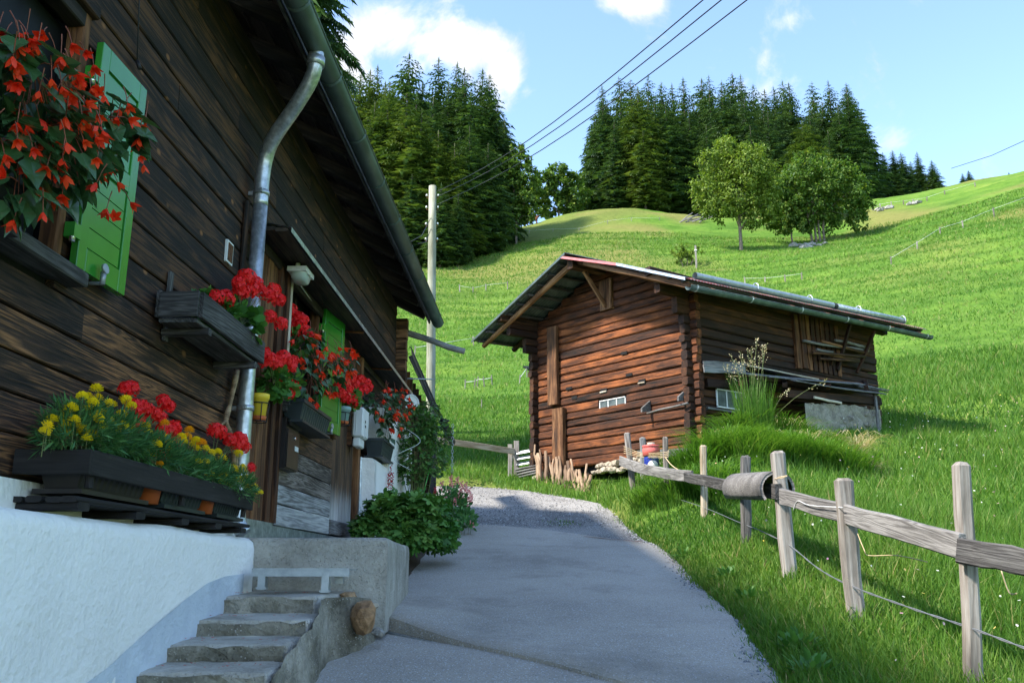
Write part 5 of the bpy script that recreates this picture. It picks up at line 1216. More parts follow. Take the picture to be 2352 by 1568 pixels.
for s in (s0 + .06, (s0 + s1) / 2, s1 - .06): beam('corner_post', sl_(.315, s, t0 - .0), sl_(.315, s, zs - .04), .03, .03, M['blackwood'], sur, up=(0, 1, 0), seg=1)
Z3 = lambda x, y: (x * .5116, 765.6 + y * .5116)
YEL0 = [(213, 415), (235, 385), (275, 390), (290, 418), (330, 342), (298, 355), (352, 418), (335, 387), (395, 282), (433, 250), (440, 290), (390, 348), (435, 345), (430, 370), (470, 365), (500, 395), (415, 455), (545, 365), (568, 298), (588, 328), (550, 415), (582, 420), (620, 440), (655, 415), (680, 425), (705, 498), (750, 490), (672, 540), (490, 312), (815, 465), (880, 480), (885, 518), (915, 515), (820, 487), (930, 605), (890, 578), (950, 535), (955, 567), (1005, 640), (920, 580), (1050, 605), (1055, 635), (1065, 655), (1082, 665), (1075, 540), (1110, 690), (1140, 690), (1108, 650), (1025, 673), (300, 450), (460, 420), (520, 440), (740, 470), (1000, 560), (1090, 600)]
YEL = YEL0 + [(x + random.uniform(-28, 28), y + random.uniform(-6, 30)) for (x, y) in YEL0[::2]]
ORA = [(850, 435), (905, 492), (717, 588), (740, 405), (840, 465)]
RED = [(565, 250), (590, 248), (735, 305), (755, 330), (695, 362), (715, 380), (635, 330), (650, 345), (735, 435), (780, 425), (765, 440), (790, 490), (735, 540), (615, 410), (965, 436), (985, 446), (1035, 480), (1065, 500), (1095, 510), (1085, 480), (1120, 605), (600, 335), (1070, 470)]
def marigold(name, s0, s1, label, blob):
    o = empty(name, H(.2, (s0 + s1) / 2, 1.8), 0, label, 'marigold', 'marigolds in the long planter'); loc = o.location.copy(); Ps, Ds = [], []
    for (c, r, n) in blob: P, d = ell(n, c, r, .25, -.5); Ps.append(P); Ds.append(d)
    P, d = np.concatenate(Ps), np.concatenate(Ds); dirs = unit(d + rng.normal(size=d.shape) * .45 + np.array([0, 0, .25])); up = unit(np.array([0, 0, 1.]) + rng.normal(size=d.shape) * .5)
    inst('foliage', T_FERNY, P, rots(dirs, up), rng.uniform(.045, .075, len(P)), rng.uniform(0, 1, len(P)), M['marigoldleaf'], o, loc)['kind'] = 'stuff'
    pr = []
    for (L, me) in ((YEL, ME_POMY), (ORA, ME_POMO)):
        for (x, y) in L:
            n = random.uniform(.17, .32); p = wp(*Z3(x, y), n); s = HP(*Z3(x, y), n)[0]
            if s0 <= s < s1:
                link('flower_head', me, o, Matrix.Translation(p - loc) @ Matrix.Rotation(random.uniform(0, 6), 4, 'Z') @ Matrix.Rotation(random.uniform(-.2, .7), 4, 'X') @ Matrix.Scale(random.uniform(.023, .031), 4)); pr.append((p - Vector((0, 0, .1)), p))
    stems('stems', pr, .0022, M['stem'], o, loc)
marigold('marigold', 3.2, 4.55, 'yellow marigold over the brown trough on the pallet', [(H(.22, 3.95, 1.88), (.14, .28, .15), 900), (H(.22, 4.28, 1.90), (.14, .28, .15), 850)])
marigold('marigold', 4.55, 5.3, 'yellow and orange marigold growing above the middle ribbed trough', [(H(.22, 4.70, 1.88), (.14, .26, .13), 700), (H(.22, 5.08, 1.86), (.14, .26, .12), 700)])
marigold('marigold', 5.3, 6.6, 'yellow marigold trailing over the surround next to the downpipe', [(H(.24, 5.42, 1.85), (.14, .25, .12), 650), (H(.27, 5.75, 1.82), (.14, .22, .13), 620)])
rp_ = [wp(*Z3(x, y), .16) for (x, y) in RED]
geranium('red_geranium', H(.15, 4.6, 1.8), [(H(.15, 4.6, 1.88), (.09, .3, .10), 60)], [p for p in rp_ if p.y < 5.35], 'tall red geranium between the marigolds of the long planter', leafs=(.045, .06), hr=(.042, .054))
geranium('red_geranium', H(.15, 5.75, 1.8), [(H(.15, 5.7, 1.86), (.09, .2, .1), 60)], [p for p in rp_ if p.y >= 5.35], 'red geranium at the end of the long planter next to the downpipe', leafs=(.045, .06), hr=(.045, .058))
mb = MB(); pts = bez([wp(545, 850, .06), wp(528, 930, .05), wp(519, 965, .06), wp(529, 1000, .07), wp(540, 1060, .08), wp(545, 1120, .1), wp(548, 1200, .13)], 3); o0 = pts[-1].copy()
mb.tube([p - o0 for p in pts], [.018 + .004 * math.sin(i * 1.7) for i in range(len(pts))], 8); a = wp(519, 965, .06) - o0; mb.tube([a, a + Vector((-.02, -.05, -.05))], [.014, .008], 6); b = mb.build('branch', M['stick']); b.location = o0; tag(b, 'crooked bare branch leaning on the wall beside the downpipe', 'branch')
# ---------- 4 pots by the door
def ph(x, y, s): n = nH(s, x, y); return H(n, s, zH(s, n, y))
pc = wp(594, 962, .13); pot('yellow_pot', pc, .045, .066, .185, M['yellowpot'], 'yellow flower pot hung on the door frame beside the downpipe', dish=M['terracotta'])
yc = ph(635, 880, 6.98)
geranium('pot_geranium', pc + Vector((0, 0, .15)), [(wp(628, 882, .16), (.11, .14, .11), 100), (wp(662, 878, .18), (.1, .12, .1), 60)], [wp(x, y, .2) for (x, y) in [(605, 815), (620, 825), (635, 838), (642, 828), (658, 830), (665, 845), (672, 830), (656, 880), (676, 885), (664, 905), (650, 820), (612, 830)]], 'red geranium with dark leaves in the yellow pot')
trough('window_trough', .06, .24, 7.40, 8.35, zH(7.4, .15, 962), zH(7.4, .15, 962) + .17, M['greenplastic'], 'dark grey plastic trough on the ledge above the letter box', ribs=14)
bz = zH(7.9, .2, 850)
begonia('trailing_begonia', H(.15, 7.9, 2.75), [(ph(705, 800, 7.7), (.17, .3, .18), 60), (ph(755, 850, 8.1), (.18, .3, .18), 70), (ph(790, 830, 8.5), (.12, .22, .16), 36), (ph(715, 880, 7.7), (.12, .2, .14), 30)], 46, 'orange red begonia trailing over the dark trough under the far window',
        [ph(x, y, 7.8) for (x, y) in [(702, 820), (745, 820), (735, 875), (690, 868), (765, 850), (775, 840), (720, 770), (808, 800), (812, 815), (748, 895), (728, 892), (760, 905)]], leafs=(.06, .1), fl=(.05, .07))
geranium('dark_red_geranium', H(.12, 7.6, 2.8), [(ph(690, 790, 7.65), (.1, .16, .13), 50)], [ph(x, y, 7.65) for (x, y) in [(668, 710), (672, 722), (660, 728), (685, 730), (655, 748), (668, 752), (690, 745), (700, 760), (708, 770), (680, 765), (665, 770), (672, 740), (696, 735)]], 'dark red geranium standing tall behind the trailing begonia', leafs=(.05, .07), hr=(.05, .062))
pc = wp(787, 972, .13); pot('teal_pot', pc, .052, .078, .17, M['tealpot'], 'pale teal flower pot hung beside the green shutter', dish=M['terracotta'])
geranium('pot_geranium', pc + Vector((0, 0, .17)), [(wp(800, 915, .14), (.13, .17, .12), 90)], [wp(x, y, .2) for (x, y) in [(790, 880), (805, 870), (815, 885), (828, 872), (840, 880), (782, 905), (795, 915), (812, 912), (822, 900), (845, 890), (800, 895), (835, 895), (780, 890), (808, 925)]], 'scarlet geranium in the teal pot beside the white meter box', hr=(.06, .078))
# letter box
mbx = empty('letter_box', H(.02, 7.36, 2.08), -DE, 'dark brown metal letter box fixed below the window trough', 'letter box')
zt, zbm = zH(7.36, .1, 957), zH(7.36, .1, 1074); n1 = nH(7.36, 657, 1000); w_ = .36
MB().bbox(.0, n1 - .02, 0, w_, zbm - 2.08, zt - 2.08).build('box_body', M['mailbox'], mbx)
MB().bbox(n1 - .019, n1 - .005, .01, w_ - .01, zbm - 2.07, zt - 2.17).build('box_door', M['mailbox'], mbx)
mb = MB(); mb.add([(n1 - .06, -.004, zt - 2.07), (n1 + .004, -.004, zt - 2.10), (n1 + .004, w_ + .004, zt - 2.10), (n1 - .06, w_ + .004, zt - 2.07), (n1 + .004, -.004, zt - 2.145), (n1 + .004, w_ + .004, zt - 2.145)], [(0, 1, 2, 3), (1, 4, 5, 2)]); mb.build('slot_flap', M['mailbox'], mbx)
mb = MB(); mb.tube([(n1 - .006, w_ * .55, zt - 2.23), (n1 + .008, w_ * .55, zt - 2.23)], .014, 10); mb.build('lock', M['chrome'], mbx)
MB().bbox(n1 - .006, n1 - .001, w_ * .62, w_ * .9, zt - 2.33, zt - 2.29).build('name_plate', M['whiteplastic'], mbx)
rock('stone', H(.07, 7.42, 2.70), .07, M['greystone'], None, 2, (1.3, .9, .45), 900); tag(bpy.data.objects['stone'], 'small grey stone lying on the ledge above the letter box', 'stone')
# meter box on the wall stub
n0, n1 = nH(9.95, 807), nH(9.95, 834)
zt, zm, zb_ = zH(9.95, .15, 934), zH(9.95, .15, 1003), zH(9.95, .15, 1024)
MB().bbox(.04, n0, 9.98, 10.16, zb_ + .02, zt - .02).build('meter_back_board', M['jamb'], chalet)
mbx = empty('meter_box', H(n0, 9.95, zb_), -DE, 'white plastic electric meter box on the white wall end', 'meter box')
W = n1 - n0
def shell(mb, x0, x1, y0, y1, z0, z1, c=.02):
    V = []
    for (z, e) in ((z0, c), (z0 + c, 0), (z1 - c, 0), (z1, c)):
        a, b, p, q = x0 + e, x1 - e, y0 + e, y1 - e; V += [(a + c, p, z), (b - c, p, z), (b, p + c, z), (b, q - c, z), (b - c, q, z), (a + c, q, z), (a, q - c, z), (a, p + c, z)]
    mb.add(V, [(k * 8 + j, k * 8 + (j + 1) % 8, k * 8 + 8 + (j + 1) % 8, k * 8 + 8 + j) for k in range(3) for j in range(8)] + [tuple(range(8))[::-1], tuple(range(24, 32))])
    return mb
shell(MB(), 0, W, 0, .3, zm - zb_, zt - zb_).build('box_cover', M['whiteplastic'], mbx); shell(MB(), .01, W * .72, .02, .26, 0, zm - zb_ - .003, .012).build('terminal_cover', M['whiteplastic'], mbx)
mb = MB(); mb.bbox(W * .35, W * .39, -.006, 0, zm - zb_ + .05, zt - zb_ - .06); mb.bbox(W * .95, W + .008, .02, .05, zm - zb_ + .0, zm - zb_ + .04); mb.build('ridge_and_clip', M['whiteplastic'], mbx)
mb = MB(); mb.bbox(W - .002, W + .003, .08, .12, (zt - zb_) * .62, (zt - zb_) * .68); mb.bbox(W - .002, W + .003, .08, .13, (zt - zb_) * .5, (zt - zb_) * .56); mb.build('sight_window', M['blackplastic'], mbx)
z3 = zH(10.7, .3, 1035)
trough('end_trough', .12, .33, 10.62, 11.35, 2.66, 2.86, M['greenplastic'], 'dark grey plastic trough on top of the white wall end', ribs=10)
begonia('ivy_begonia', H(.2, 11.0, 2.85), [(ph(880, 930, 10.9), (.2, .3, .24), 80), (ph(915, 925, 11.4), (.18, .3, .2), 55), (ph(895, 985, 11.0), (.13, .2, .2), 36)], 34, 'begonia with small red flowers trailing over the white wall end', [ph(x, y, 11.2) for (x, y) in [(935, 930), (945, 925), (925, 905), (915, 920), (930, 895), (940, 945), (948, 935)]], leafs=(.07, .11), fl=(.045, .065))
mb = MB(); N = 20; V = [(0, 0, 0)] + [(.0 + .03 * 0, .12 * math.cos(2 * PI * j / N), .12 * math.sin(2 * PI * j / N)) for j in range(N)]
V = [(-.04, 0, 0)] + V[1:]; mb.add(V, [(0, 1 + j, 1 + (j + 1) % N) for j in range(N)], True); mb.tube([(0, .12 * math.cos(t), .12 * math.sin(t)) for t in np.linspace(0, 2 * PI, 25)], .01, 5, caps=False); mb.tube([(-.04, 0, 0), (-.16, 0, -.03)], .015, 6)
o = mb.build('dish', M['whiteplastic']); o.location = ph(945, 926, 12.4); o.rotation_euler = (0, 0, -.9); tag(o, 'round white dish on the wall behind the red trailing begonia', 'dish')
# ---------- shrubs at the chalet's far corner
def bush(name, base, blobs, tmpl, mat, size, label, cat, n_indiv=None, me=None, upw=.6, droop=0.0, canes=0, cmat='stem'):
    o = empty(name, base, 0, label, cat); loc = Vector(base); Ps, Ds = [], []
    for (c, r, n) in blobs: P, d = ell(n, c, r, .45, -.55); Ps.append(P); Ds.append(d)
    P, d = np.concatenate(Ps), np.concatenate(Ds); dirs = unit(d * np.array([1, 1, .4]) + np.array([0, 0, -.25 - droop]) + rng.normal(size=d.shape) * .45); up = unit(d * .55 + np.array([0, 0, upw]) + rng.normal(size=d.shape) * .3)
    S = rng.uniform(*size, len(P))
    if n_indiv:
        key = np.argsort(P[:, 1] - P[:, 2] * .6); a = key[:n_indiv]; b = key[n_indiv:]; indiv('leaf', me, P[a], dirs[a], up[a], S[a], o, loc)
    else: b = np.arange(len(P))
    if len(b): inst('foliage', tmpl, P[b], rots(dirs[b], up[b]), S[b], rng.uniform(0, .85, len(b)), mat, o, loc)['kind'] = 'stuff'
    mb = MB()
    for (c, r, n) in blobs:
        for k in range(canes):
            e = Vector(c) + Vector((random.uniform(-.5, .5) * r[0], random.uniform(-.5, .5) * r[1], random.uniform(0, .9) * r[2])) - loc
            mb.tube(bez([(random.uniform(-.08, .08), random.uniform(-.08, .08), -.02), e * .55 + Vector((0, 0, .05)), e], 3), [.008, .007, .006, .006, .005, .004, .003], 5)
    if canes: mb.build('canes', M[cmat], o)['kind'] = 'stuff'
    return o
b0 = onroad(925, 1246); b0.x -= .05
def gp(x, y, Y): return D(x, y, Y)
yy = 9.95; bb0 = Vector((gp(925, 1200, yy).x, yy, float(zroad(yy)) + .05))
mb = MB(); V = []      # raised earth bed between the landing and the rose bush
for i in range(13):
    Yb = 8.3 + 3.6 * i / 12
    for j in range(9):
        Xb = -1.95 + 1.3 * j / 8; e = min(1, max(0, (-.9 - Xb) / .4)) * min(1, i / 2, (12 - i) / 3); V.append((Xb, Yb, float(zroad(Yb)) - .06 + .30 * e + random.uniform(-.015, .015)))
mb.add(V, [(i * 9 + j, i * 9 + j + 1, (i + 1) * 9 + j + 1, (i + 1) * 9 + j) for i in range(12) for j in range(8)], True); tag(mb.build('flower_bed', M['soil']), kind='structure')
bush('cranesbill_shrub', bb0, [(gp(905, 1192, yy), (.36, .34, .28), 330), (gp(965, 1188, yy), (.34, .36, .30), 340), (gp(858, 1215, yy - .1), (.24, .28, .17), 160), (gp(1005, 1218, yy - .1), (.2, .25, .18), 140), (gp(920, 1235, yy - .3), (.34, .2, .14), 140), (gp(975, 1240, yy - .2), (.3, .22, .2), 190), (gp(1010, 1240, yy), (.16, .22, .2), 110)], T_PALM, M['geraniumleaf'], (.075, .115), 'low mounded shrub with lobed green leaves at the white wall foot', 'shrub', 290, ME_PALM, canes=6)
rb0 = Vector((gp(960, 1100, 12.4).x, 12.4, float(zroad(12.4)) - .05))
bush('rose_bush', rb0, [(gp(950, 985, 12.2), (.30, .32, .32), 700), (gp(965, 1060, 12.2), (.34, .34, .38), 800), (gp(995, 1000, 12.4), (.24, .25, .3), 400), (gp(985, 945, 12.6), (.16, .2, .16), 120), (gp(935, 1095, 12.3), (.2, .25, .2), 200)], T_OVAL, M['roseleaf'], (.055, .085), 'tall climbing rose bush with glossy leaves at the chalet corner', 'rose bush', canes=7)
def spike(name, base, spikes, me_mat, fol, label, cat, fs=(.02, .03), mat='marigoldleaf', tm=T_OVAL):
    o = empty(name, base, 0, label, cat); loc = Vector(base); pr = []; me = tmesh('blossom', T_BF, M[me_mat])
    for (tip, L, n) in spikes:
        tip = Vector(tip); pr.append((Vector((tip.x * .6 + loc.x * .4, tip.y * .6 + loc.y * .4, loc.z)), tip))
        for k in range(n):
            t = k / n; a = k * 2.4; d = Vector((math.cos(a), math.sin(a), -.2)); p = tip - Vector((0, 0, L * t)); R = rots(np.array([tuple(d)]), np.array([[0, 0, 1.]]))[0]
            link('blossom', me, o, mat3(R, random.uniform(*fs), p - loc))
    stems('stems', pr, .003, M['stem'], o, loc)
    if fol:
        Ps, Ds = [], []
        for (c, r, n) in fol: P, d = ell(n, c, r, .2, -.6); Ps.append(P); Ds.append(d)
        P, d = np.concatenate(Ps), np.concatenate(Ds); dirs = unit(d + np.array([0, 0, .6]) + rng.normal(size=d.shape) * .5); up = rand_dirs(len(P))
        inst('foliage', tm, P, rots(dirs, up), rng.uniform(.05, .09, len(P)), rng.uniform(.2, 1, len(P)), M[mat], o, loc)['kind'] = 'stuff'
    return o
ys = 13.0; sb = Vector((gp(1040, 1190, ys).x, ys, float(zroad(ys)) - .03))
sp = [(gp(x, y, ys + random.uniform(-.2, .2)), random.uniform(.10, .2), 9) for (x, y) in [(1035, 1092), (1050, 1095), (1060, 1105), (1042, 1110), (1070, 1108), (1078, 1120), (1055, 1125), (1030, 1120), (1022, 1135), (1045, 1140), (1062, 1140), (1082, 1135), (1015, 1105), (1072, 1150), (1035, 1150)]]
spike('snapdragon', sb, sp, 'pinkflower', [(gp(1035, 1160, ys), (.26, .25, .26), 420), (gp(1065, 1190, ys - .2), (.16, .2, .12), 160)], 'pink snapdragon clump flowering beside the gravel track', 'snapdragon', (.032, .045))
sp = [(gp(x, y, 12.3), .05, 6) for (x, y) in [(1065, 1190), (1055, 1192), (1078, 1195), (1085, 1200)]]
spike('snapdragon', Vector((gp(1070, 1212, 12.3).x, 12.3, float(zroad(12.3)))), sp, 'pinkflower', [(gp(1070, 1205, 12.3), (.12, .12, .08), 120)], 'small low pink snapdragon at the gravel edge', 'snapdragon', (.028, .036))
sp = [(gp(x, y, 11.2), L, 14) for (x, y, L) in [(876, 1073, .13), (898, 1068, .26), (902, 1085, .22), (1000, 1118, .14), (893, 1085, .2)]]
spike('coral_bells', Vector((gp(895, 1170, 11.2).x, 11.2, float(zroad(11.2)))), sp, 'crimsonflower', [(gp(885, 1175, 11.2), (.15, .15, .06), 60)], 'thin stems of crimson coral bells against the white wall', 'coral bells', (.018, .026))
# fern and grass at the bush foot
fb = Vector((gp(1035, 1095, 14.2).x, 14.2, float(zroad(14.2)))); fo = empty('fern', fb, 0, 'green fern behind the pink snapdragons', 'fern')
for k in range(9):
    a = k * .7; mb = MB(); L = random.uniform(.45, .65)
    for i in range(12):
        t = i / 12; c = Vector((math.cos(a) * L * t, math.sin(a) * L * t, .1 + .45 * math.sin(t * 2.2))); w = .12 * (1 - t) + .01; s_ = Vector((-math.sin(a), math.cos(a), -.15))
        for q in (-1, 1): mb.add([c, c + s_ * q * w + Vector((math.cos(a), math.sin(a), 0)) * .03, c + Vector((math.cos(a), math.sin(a), .1)) * .05], [(0, 1, 2)])
    mb.build('frond', M['cranesbill'], fo)
mb = MB(); a, b = gp(987, 1075, 12.0), gp(968, 1150, 12.0); mb.tube([Vector((0, 0, 0)), a - b], .008, 6); o = mb.build('garden_stake', M['shutter']); o.location = b; tag(o, 'thin green garden stake in front of the rose bush', 'stake')
mb = MB(); pts = [gp(935, 985, 11.9), gp(965, 1015, 11.7), gp(905, 1050, 11.5), gp(945, 1080, 11.9)]; mb.tube([p - pts[0] for p in bez(pts, 6)], .004, 4); o = mb.build('tie_string', M['whiteplastic']); o.location = pts[0]; tag(o, 'white string tying the rose bush to the wall', 'string')
# shed roof and wall behind the chalet corner, chain
shd = empty('shed', (-1.6, 14.6, 2.1), 0, 'small dark shed with a steep lean roof behind the chalet corner', 'shed'); so = shd.location.copy()
ya = 14.35
for i in range(11):
    x0 = gp(930 + i * 7, 900, ya).x; zt = zof(824 + i * 13.2, ya) - .12; beam('wall_board', Vector((x0, ya, 2.0)) - so, Vector((x0, ya, max(2.3, zt))) - so, .052, .025, M['jamb' if i < 2 else 'panel_dark'], shd, up=(1, 0, 0), seg=2)
r0, r1 = gp(950, 815, 14.1), gp(1012, 955, 14.1); rv = Vector((0, 2.6, 0)); nrm_ = Vector((r1.z - r0.z, 0, -(r1.x - r0.x))).normalized(); nrm_ = -nrm_ if nrm_.z < 0 else nrm_
mb = MB(); V = []
for i in range(25):
    for p in (r0 - (r1 - r0) * .15, r1): V.append(p + rv * i / 24 + nrm_ * .02 * math.sin(i * 1.2) - so)
mb.add(V, [(2 * i, 2 * i + 2, 2 * i + 3, 2 * i + 1) for i in range(24)], True); mb.build('shed_roof', M['dark'], shd)
beam('verge_board', r0 - nrm_ * .05 + Vector((0, -.02, 0)) - so, r1 - nrm_ * .05 + Vector((0, -.02, 0)) - so, .07, .03, M['darkgrey'], shd, up=nrm_, seg=3)
g1_ = r1 + Vector((.02, -.05, -.05)); sg = halfround(g1_ - so, g1_ + rv - so, .06, M['blackplastic'], 'shed_gutter', shd)
mb = MB(); mb.tube([g1_ - so + Vector((0, .05, -.03)), gp(1032, 966, 14.0) - so], [.05, .012], 8); mb.build('gutter_spout', M['blackplastic'], shd)
mb = MB(); mb.tube([gp(925, 869, 13.9) - so, gp(1000, 871, 14.1) - so], .012, 6); mb.build('stay_bar', M['steel'], shd)
beam('wall_post', Vector((gp(998, 950, 14.3).x, 14.3, 2.05)) - so, Vector((gp(998, 950, 14.3).x, 14.3, r1.z - .1)) - so, .09, .09, M['darkgrey'], shd, up=(1, 0, 0))
ct = gp(1040, 968, 14.0); cb = 2.15; chn = empty('rain_chain', (ct.x, ct.y, cb), 0, 'thin rain chain hanging from the shed gutter', 'chain')
lme = MB(); lme.tube([(.016 * math.cos(t), 0, .032 * math.sin(t)) for t in np.linspace(0, 2 * PI, 11)], .005, 5, caps=False); lk = lme.mesh('chain_link', M['steel']); lk2 = lk.copy(); lk2.materials[0] = M['rust']
n = int((ct.z - cb) / .05)
for i in range(n): link('chain_link', lk if i > n * .45 else lk2, chn, Matrix.Translation((0, 0, i * .05)) @ Matrix.Rotation((i % 2) * PI / 2, 4, 'Z'))
# fallen petals on the stairs
P = []
for (s, z, l, r) in tr:
    for k in range(16):
        q = l.lerp(r, random.uniform(.05, .9)); P.append((q.x, q.y + random.uniform(.03, .26), z - .004 + random.uniform(0, .004)))
P = np.array(P); inst('fallen_petals', ([(0, 0, 0), (.5, .5, .15), (0, 1, .05), (-.5, .5, .12)], [(0, 1, 2, 3)]), P, rots(unit(rng.normal(size=P.shape) * np.array([1, 1, .05])), np.tile([[0, 0, 1.]], (len(P), 1))), rng.uniform(.012, .022, len(P)), rng.uniform(0, 1, len(P)), M['petal'])
tag(bpy.data.objects['fallen_petals'], 'red fallen petals scattered on the stair treads', 'petals', kind='stuff')
# ================================================================ rail fence along the track
fen = empty('rail_fence', hit(1812, 1328, 4), 0, 'weathered grey post and rail fence along the grass verge', 'fence'); fo_ = fen.location.copy()
def fpost(xb, yb, xt, yt, Y, w, t, mat='postwood', point=.02):
    """a split post: base pixel, top pixel, distance from where it stands"""
    b = D(xb, yb, Y); b.z = tz(b.x, b.y) - .15; top = D(xt, yt, Y); d = top - b; L = d.length
    me = MB(); cs = [(-w/2, -t/2), (w/2, -t/2), (w/2, t/2), (-w/2, t/2)]; V = []; n = 5; ch = .2
    oct_ = []
    for k in range(4):
        a, c = cs[k], cs[(k + 1) % 4]; oct_ += [(a[0] * (1 - ch) + c[0] * ch, a[1] * (1 - ch) + c[1] * ch), (a[0] * ch + c[0] * (1 - ch), a[1] * ch + c[1] * (1 - ch))]
    for i in range(n + 1):
        z = -L/2 + (L - point) * i / n; ox, oy = random.uniform(-.005, .005), random.uniform(-.005, .005); k_ = random.uniform(.95, 1.05)
        V += [(z, y * k_ + oy, x * k_ + ox) for (x, y) in oct_]
    V += [(L/2 + random.uniform(-.006, .006), y * .6, x * .6) for (x, y) in oct_]
    me.add(V, [(i * 8 + j, i * 8 + (j + 1) % 8, (i + 1) * 8 + (j + 1) % 8, (i + 1) * 8 + j)[::-1] for i in range(n + 1) for j in range(8)] + [tuple((n + 1) * 8 + j for j in range(8))])
    return me.build('post', M[mat], fen, frame((b + top) / 2 - fo_, d, (1, 0, 0)))
FP = [(2236, 1600, 2208, 1062, 5.0, .085, .07, 'postwood'), (1968, 1425, 1936, 1098, 6.5, .125, .06, 'postwood'), (1815, 1328, 1786, 1036, 8.0, .125, .08, 'postwood'), (1712, 1255, 1712, 1046, 9.6, .10, .08, 'greywood'),
      (1617, 1190, 1615, 1022, 12.0, .085, .07, 'palewood'), (1533, 1146, 1527, 1003, 14.0, .08, .06, 'postwood'), (1455, 1122, 1440, 993, 15.4, .10, .06, 'postwood'), (1478, 1080, 1476, 1004, 15.9, .11, .05, 'greywood')]
for a in FP: fpost(*a)
def rail(x0, y0, Y0, x1, y1, Y1, h, t, mat, **kw):
    a, b = D(x0, y0, Y0), D(x1, y1, Y1); return beam('rail', a - fo_, b - fo_, h, t, M[mat], fen, seg=7, rough=.006, ch=.008, **kw)
rail(2425, 1303, 4.55, 2200, 1262, 4.94, .135, .035, 'darkgrey'); rail(2212, 1255, 4.93, 1795, 1140, 7.85, .135, .04, 'greywood')
rail(1790, 1130, 7.9, 1545, 1085, 13.6, .13, .06, 'darkgrey', bow=-.03); rail(1590, 1093, 12.2, 1425, 1058, 15.4, .16, .035, 'greywood', bow=-.05)
rail(1700, 1030, 15.6, 1464, 1043, 16.0, .13, .03, 'greywood')
# hollow half log tied over the rail
a, b = D(1693, 1122, 9.3), D(1786, 1122, 8.0); hl = halfround(a - fo_, b - fo_, .155, M['greywood'], 'half_log', fen, th=.025, a0=-.7, a1=PI * 1.2, lip=False, n=4)
def twine(name, pts, r=.004, mat='string', parent=fen, o=None, n=4):
    o = fo_ if o is None else o; mb = MB(); mb.tube([p - o for p in bez(pts, n)], r, 4); return mb.build(name, M[mat], parent)
twine('twine', [D(1680, 1090, 9.3), D(1735, 1100, 8.6), D(1790, 1098, 7.85), D(1808, 1092, 7.8), D(1786, 1096, 7.85)]); twine('twine', [D(1822, 1172, 7.5), D(1832, 1150, 7.4), D(1860, 1160, 7.1), D(1935, 1165, 6.4)], .004, 'whiteplastic')
twine('twine', [D(1970, 1225, 6.35), D(1985, 1262, 6.2), D(1996, 1275, 6.2), D(2060, 1275, 6.0), D(2130, 1290, 5.6)], .003); twine('twine', [D(2300, 1310, 5.2), D(2318, 1360, 5.2), D(2335, 1362, 5.1)], .004)
for k in range(4): twine('twine', [D(1433, 1025 + k * 5, 15.3), D(1475, 1040 + k * 3, 15.2), D(1528, 1038 + k * 4, 13.9), D(1535, 1034 + k * 4, 13.9)], .006)
twine('twine', [D(1528, 1050, 13.9), D(1545, 1070, 13.7), D(1575, 1088, 13.4)], .008)
wr = [(1740, 1215, 9.4), (1810, 1250, 8), (1880, 1305, 7.3), (1955, 1345, 6.5), (2090, 1395, 5.6), (2225, 1440, 5.0), (2360, 1490, 4.5)]
mb = MB(); pts = bez([D(*p) for p in wr], 8)
for ph_ in (0, PI): mb.tube([p - fo_ + Vector((0, math.cos(i * 1.1 + ph_) * .004, math.sin(i * 1.1 + ph_) * .004)) for i, p in enumerate(pts)], .0035, 4)
mb.build('fence_wire', M['wire'], fen)
twine('fence_wire', [D(1510, 1130, 14.2), D(1617, 1165, 12), D(1700, 1200, 9.8), D(1740, 1215, 9.4)], .004, 'wire')
# plastic canister between the fence posts
cc = D(1497, 1065, 15.0); can_ = empty('plastic_canister', cc, 0, 'red and blue plastic canister tied between the fence posts', 'canister')
def lathe(name, prof, mat, parent, m=None, N=18):
    mb = MB(); V = [(r * math.cos(2 * PI * j / N), r * math.sin(2 * PI * j / N), z) for (r, z) in prof for j in range(N)]
    mb.add(V, [(k * N + j, k * N + (j + 1) % N, (k + 1) * N + (j + 1) % N, (k + 1) * N + j) for k in range(len(prof) - 1) for j in range(N)], True); return mb.build(name, mat, parent, m)
lathe('blue_drum', [(0, -.08), (.10, -.08), (.125, -.06), (.125, .10), (.12, .12), (0, .12)], M['blue'], can_); lathe('red_cover', [(.125, .125), (.145, .13), (.145, .24), (.135, .27), (.15, .28), (.15, .30), (.10, .31), (0, .31)], M['red'], can_)
lathe('white_cap', [(0, .0), (.03, .0), (.035, .02), (.085, .03), (.085, .07), (0, .07)], M['whiteplastic'], can_, Matrix.Translation((.0, -.07, -.04)) @ Matrix.Rotation(PI / 2, 4, 'X')); lathe('red_knob', [(0, .31), (.06, .31), (.06, .35), (0, .35)], M['palewood'], can_)
# far rail by the barn corner
f2 = empty('rail_fence', hit(1178, 1075, 12), 0, 'pale timber rail with two posts ending at the barn corner', 'fence'); f2o = f2.location.copy(); fy = 20.6
beam('rail', D(990, 1008, 18.6) - f2o, D(1182, 1036, fy) - f2o, .13, .035, M['palewood'], f2, seg=5, rough=.006, ch=.006)
for (x, y0, y1, w) in ((1172, 1082, 1020, .1), (1186, 1082, 1012, .12)):
    b_, t_ = D(x, y0, fy), D(x, y1, fy); b_.z = tz(b_.x, b_.y) - .1; beam('post', b_ - f2o, t_ - f2o, w, .07, M['postwood'], f2, up=(1, 0, 0), seg=3)
beam('brace', D(1178, 1040, fy) - f2o, D(1190, 1062, fy) - f2o, .09, .03, M['postwood'], f2)
